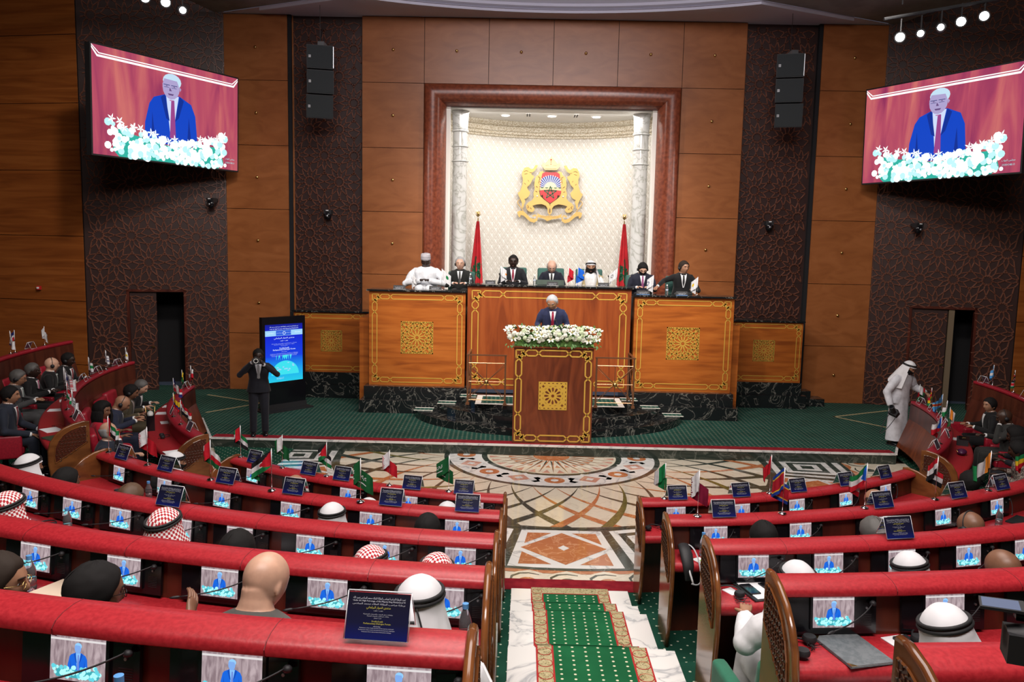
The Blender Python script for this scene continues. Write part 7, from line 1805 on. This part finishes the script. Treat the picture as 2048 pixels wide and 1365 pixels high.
headph('black headphones with tangled cable between grey suit and cropped man, fourth left row',dt(4,-9.55-.0,.30),-20)
headph('black headphones on a badge right of the bald man, fourth left row',dt(4,-6.4,.30),20)
headph('black headphones on the right block front desk by the aisle',dt(1,7.1,.25),10)
headph('round black earphones by the open folder, third right desk',dt(3,4.65,.30),-30)
headph('large black headphones lying by the grey folder, fourth right desk',dt(4,4.0,.28),60)
headph('black headphones beside the large white headscarf, fourth right desk',dt(4,6.15+1.3,.22),10)
headph('black headphones in the third left row between monitor and red headscarf',dt(3,-18.9,.30),-30)
headph('black headphones by the red headscarf at the left, third left row',dt(3,-24.9,.30),-10)
headph('small black headphones on the second left desk far end',dt(2,-32.2,.28),-20)
headph('black headphones by the white sheet, second right row',dt(2,20.3,.3),0)
# hanging badge case and lanyards over the second right desk edge
t=thing('conference_bag','black bag with grey straps and white lanyard hanging at the second right desk end','bag',dt(2,5.55,.36,.0),math.radians(6))
mb=MB(); mb.tube([(0,.12,.06),(0,.06,.10),(0,-.03,.06),(.0,-.10,-.02),(.0,-.12,-.14)],[.03,.05,.055,.05,.03],BLACKM,12,flat=.5); mb.obj('pouch',t,True)
SGR=M('strap_grey',(.42,.43,.45),.5)
for k,p in enumerate((bez(Vector((.02,.12,.09)),Vector((.09,-.02,.16)),Vector((.10,-.13,-.06)),10)+bez(Vector((.10,-.13,-.06)),Vector((.12,-.16,-.20)),Vector((.02,-.14,-.16)),8),bez(Vector((-.02,.10,.10)),Vector((.05,.02,.14)),Vector((.03,-.12,-.12)),10),bez(Vector((.0,-.02,.08)),Vector((-.03,-.14,.02)),Vector((.04,-.14,-.17)),8))):
    mb=MB(); mb.tube(p,.008,SGR if k<2 else PAPER,6,flat=.35); mb.obj('strap',t,True)
mb=MB(); mb.box((0,0,.001),(.09,.13,.002),PAPER); mb.box((.02,-.02,.003),(.05,.06,.001),M('leaflet_green',(.25,.6,.08),.5)); o=mb.obj('leaflet'); o.location=dt(2,6.35,.40,.0); o.rotation_euler=(0,0,.5); tag(o,'small white and green leaflet by the full bottle, second right desk','leaflet')
# name plates and small things on the presidium
def plate_(label,x,z,w,m,txt):
    t=thing('name_plate',label,'name plate',(x,17.42,z)); T=lambda X,Y:Vector((X,-.022+.35*Y,Y))
    mb=MB(); mb.prism([(-w/2,-.03,0),(w/2,-.03,0),(w/2,.0,.085),(-w/2,0,.085)],(0,.02,0),BLACKM); mb.bb(-w/2-.004,w/2+.004,-.034,.024,0,.008,m); mb.obj('block',t)
    mb=MB(); mb.prism([(-w/2+.02,-.0262,.012),(w/2-.02,-.0262,.012),(w/2-.02,-.0262,.0125),(-w/2+.02,-.0262,.0125)],(0,-.002,0),m); text_into(mb,arab(txt),w*.7,0,.05,lambda X,Y:Vector((X,-.0305+.353*Y-.004,Y)),CT,.016); text_into(mb,'MEMBER OF PARLIAMENT'[:9],w*.6,0,.026,lambda X,Y:Vector((X,-.0305+.353*Y-.004,Y)),CT,.012); mb.obj('inscription',t,recalc=False)
PLG=M('plate_silver',(.5,.5,.5),.35,.6); PLB=M('plate_blue',(.12,.25,.5),.3)
for l,x,z,w,m,tx in (('dark name plate at the left end of the left presidium desk',-3.28,2.835,.26,PLG,'رئيس'),('dark name plate right of the man in white gown',-2.50,2.835,.26,PLG,'رئيس'),('dark name plate left of the man with crimson tie',-1.30,2.985,.22,PLG,'رئيس'),('dark name plate before the chairing man',.05,2.985,.24,PLG,'رئيس'),('silver name plate right of the robed man',1.16,2.985,.24,PLG,'رئيس'),('blue name plate before the bearded man',2.02,2.835,.28,PLB,'رئيس'),('blue name plate before the turned man',2.86,2.835,.24,PLB,'رئيس')): plate_(l,x,z,w,m,tx)
def laptop(l,x,z,w,y=17.5):
    t=thing('desk_display',l,'monitor',(x,y,z)); mb=MB(); mb.box((0,.0,.06),(w,.012,.11),M('display_back_green',(.07,.10,.08),.5)); mb.obj('panel',t); mb=MB(); mb.box((0,.03,.006),(w*.5,.08,.012),BLACKM); mb.obj('foot',t)
laptop('flat green-backed display before the chairing man',-.0,2.985,.62,17.62)
for x,z in((-1.10,2.985),(1.28,2.985)):
    t=thing('desk_microphone','small black microphone standing on the central presidium desk, '+('left' if x<0 else 'right'),'microphone',(x,17.6,z)); mb=MB(); mb.lathe([(.03,0),(.03,.01),(.0005,.012)],(0,0,0),BLACKM,14); mb.obj('base',t); mb=MB(); mb.tube([(0,0,.01),(.0,-.01,.12),(-.01,-.05,.21)],.004,BLACKM,6); mb.tube([(-.01,-.05,.21),(-.012,-.07,.24)],.011,BLACKM,8); mb.obj('neck',t,True)
# lectern microphones
t=thing('lectern_microphone','thin black gooseneck microphone in front of the speaker','microphone',(.10,14.78,2.0)); mb=MB(); mb.tube(bez(Vector((0,0,0)),Vector((0.02,.02,.3)),Vector((-.06,.05,.44)),10),.005,BLACKM,6); mb.obj('neck',t,True); mb=MB(); mb.tube([(-.06,.05,.44),(-.075,.07,.47)],.010,BLACKM,8); mb.obj('capsule',t,True)
# ================================================================ CAMERAS IN HANDS
def photocam(label,loc,rot,white,s=1):
    t=thing('photo_camera',label,'camera',loc); t.rotation_euler=rot; t.scale=(s,)*3
    mb=MB(); mb.box((0,0,0),(.14,.07,.095),BLACKM); mb.box((0,.0,.06),(.055,.06,.035),BLACKM); mb.box((-.055,-.02,-.01),(.035,.06,.09),BLACKM); mb.obj('body',t)
    mb=MB(); mb.lathe([(.036,0),(.038,.06),(.034,.07),(.037,.08),(.042,.16),(.044,.165),(.044,.20),(.034,.20),(.030,.17),(.0005,.17)],(0,0,0),white,20,T=Matrix.Rotation(pi/2,4,'X')); l=mb.obj('lens',t,True,auto=40)
    mb=MB(); mb.lathe([(.033,.178),(.0005,.182)],(0,0,0),BLACKG,18,T=Matrix.Rotation(pi/2,4,'X')); mb.obj('front_glass',l,recalc=False)
    return t
R_=math.radians(18)
photocam('camera with white lens held at the photographer\'s face',(-5.36,14.19,1.655),(-.12,0,R_),M('lens_white',(.62,.62,.60),.35),.95)
cc=photocam('black camera with long lens hanging from the robed man\'s hand',(6.33,14.66,.88),(-.75,.25,-1.0),BLACKM,1.1)
mb=MB(); mb.tube(bez(Vector((.06,0,.03)),Vector((.10,.02,-.45)),Vector((.02,.02,-.42)),10)+bez(Vector((.02,.02,-.42)),Vector((-.06,0,-.2)),Vector((-.06,0,.03)),8),.006,BLACKM,6,flat=.4); mb.obj('strap',cc,True)
# video camera at the lower right
t=thing('video_camera','black camcorder with open flip-out screen entering at the lower right','camera',(.468,1.62,2.965),math.radians(-20)); t.scale=(.62,)*3
mb=MB(); mb.tube([(-.03,0,-.04),(.0,0,-.04),(.08,0,-.035),(.26,0,-.03)],[.040,.048,.055,.06],BLACKM,16); mb.box((.12,0,-.06),(.30,.11,.10),BLACKM); mb.obj('body',t,True,auto=40)
mb=MB(); mb.prism([(-.115,-.02,.052),(.02,-.03,.058),(.03,.07,.058),(-.105,.075,.052)],(0,0,.010),BLACKM); pnl=mb.obj('flip_screen',t)
mb=MB(); mb.poly([(-.108,-.013,.0632),(.005,-.022,.0682),(.013,.062,.0682),(-.099,.067,.0632)],E_('viewfinder_glow',(.16,.19,.30),1.0)); mb.obj('display',pnl,recalc=False)
mb=MB(); mb.box((.08,.03,.035),(.16,.05,.03),BLACKG); mb.tube([(.02,.02,.03),(.12,.02,.05),(.24,.02,.03)],.012,BLACKM,8); mb.obj('handle',t,True)
mb=MB(); mb.tube([(.15,0,-.1),(.15,0,-.45)],.02,BLACKM,8)
for a in(0,2.1,4.2): mb.tube([(.15,0,-.4),(.15+.35*math.cos(a),.35*math.sin(a),-1.22)],.012,BLACKM,8)
mb.obj('tripod',t,True)
# gift bag and papers on the left side block
t=thing('gift_bag','black paper gift bag with gold rope handles and tissue, front left side desk','bag',P(7.12,-64.0,.81),math.radians(-64+180)); 
mb=MB(); mb.ring([[Vector((sx*a,sy*b,z)) for sx,sy in((-1,-1),(1,-1),(1,1),(-1,1))] for a,b,z in((.15,.06,0),(.15,.06,.24),(.146,.056,.24),(.146,.056,.02))],BLACKG,True); mb.obj('bag',t)
for y in(-.06,.06): mb=MB(); mb.tube(bez(Vector((-.08,y,.24)),Vector((0,y*1.3,.52)),Vector((.08,y,.24)),10),.005,BRASS,6); mb.obj('handle',t,True)
mb=MB(); mb.ball((0,0,.24),(.12,.05,.05),M('tissue',(.6,.6,.58),.7),10,6); mb.obj('tissue',t,True)
sd=lambda row,s,th,d,ex=0:P(SIDE[row][0]+d,s*th,SIDE[row][1]+.79+ex)
for l,row,s,th,d,w,dd,rz in (('white papers before the dark-haired person with headphones',1,-1,74,.26,.2,.28,-74),('white papers before the grey-haired man, far end of front left side desk',1,-1,79,.26,.2,.28,-80),('stack of white papers beside the gift bag',1,-1,67.5,.2,.2,.12,-60),('white sheet in the old man\'s reach, front left side desk',1,-1,50.5,.30,.22,.3,-50),
 ('white papers between the two suited men, rear left side desk',2,-1,66.5,.26,.2,.28,-70),('white papers by the spectacles, rear left side desk',2,-1,56.5,.30,.30,.22,-40),('white papers far along the rear left side desk',2,-1,72,.28,.2,.2,-60),('striped brochure on the front right side desk',1,1,74.5,.28,.2,.1,74),('second striped brochure nearer on the front right side desk',1,1,69.5,.28,.2,.1,70)):
    paper(l,sd(row,s,th,d),rz,w,dd)
booklet('dark green ornamented booklet on the near end of rear left side desk',sd(2,-1,52.5,.33,.003),-35,.30,.17,.012,M('dark_green_cover',(.03,.06,.035),.4),name='green_booklet')
t=thing('spectacles','folded spectacles lying on white papers, rear left side desk','glasses',sd(2,-1,57.5,.26,.008),-.6); mb=MB()
for s in(-1,1): mb.tube([(s*.033+.022*math.cos(a),.017*math.sin(a),.012) for a in [2*pi*i/12 for i in range(13)]],.002,BLACKG,5); mb.tube([(s*.055,0,.012),(s*.05,.12,.004)],.002,BLACKG,5)
mb.obj('frame',t,True)
t=thing('handbag','black flap handbag with gold clasp on the front right side desk','bag',sd(1,1,66.5,.33),math.radians(62)); mb=MB(); mb.box((0,0,.05),(.28,.16,.10),BLACKM); mb.box((0,-.02,.103),(.285,.15,.012),BLACKG); mb.obj('body',t); mb=MB(); mb.box((0,0,.112),(.07,.012,.008),BRASS); mb.box((0,-.02,.112),(.014,.05,.008),BRASS); mb.obj('clasp',t)
t=thing('pouch','purple pouch with gold chain beside the black handbag','bag',sd(1,1,60.0,.30),math.radians(60)); mb=MB(); mb.ball((0,0,.045),(.12,.07,.045),M('pouch_purple',(.06,.01,.045),.4),14,8); mb.obj('body',t,True); mb=MB(); mb.tube([(-.08,.05,.05),(-.02,.08,.08),(.05,.07,.06)],.005,BRASS,6); mb.obj('chain',t,True)
headph('headphones with coiled cable on the front left side desk',sd(1,-1,58.5,.26),-60)
for l,s,th in (('small blue card holder on the far end of front left side desk',-1,76.2),):
    mb=MB(); mb.prism([(-.05,-.02,0),(.05,-.02,0),(.05,.01,.10),(-.05,.01,.10)],(0,.006,0),M('holder_blue',(.03,.08,.5),.3)); o=mb.obj('card_holder'); o.location=P(SIDE[1][0]+.08,s*th,1.11); o.rotation_euler=(0,0,math.radians(s*th+180)); tag(o,l,'card holder')
# black coat over the aisle end panel, nearest left row
t=thing('black_coat','black coat hanging over the aisle end of the nearest left desk','coat',(-.66,2.4,1.36)); mb=MB()
mb.grid(lambda u,v:Vector((-.02+.07*math.sin(v*2.6)+.015*math.sin(u*9),-.16+.34*u*(.5+.5*v),.92-.90*v)),10,12,cloth('coat_black',(.01,.01,.012))); mb.obj('drape',t,True,False)
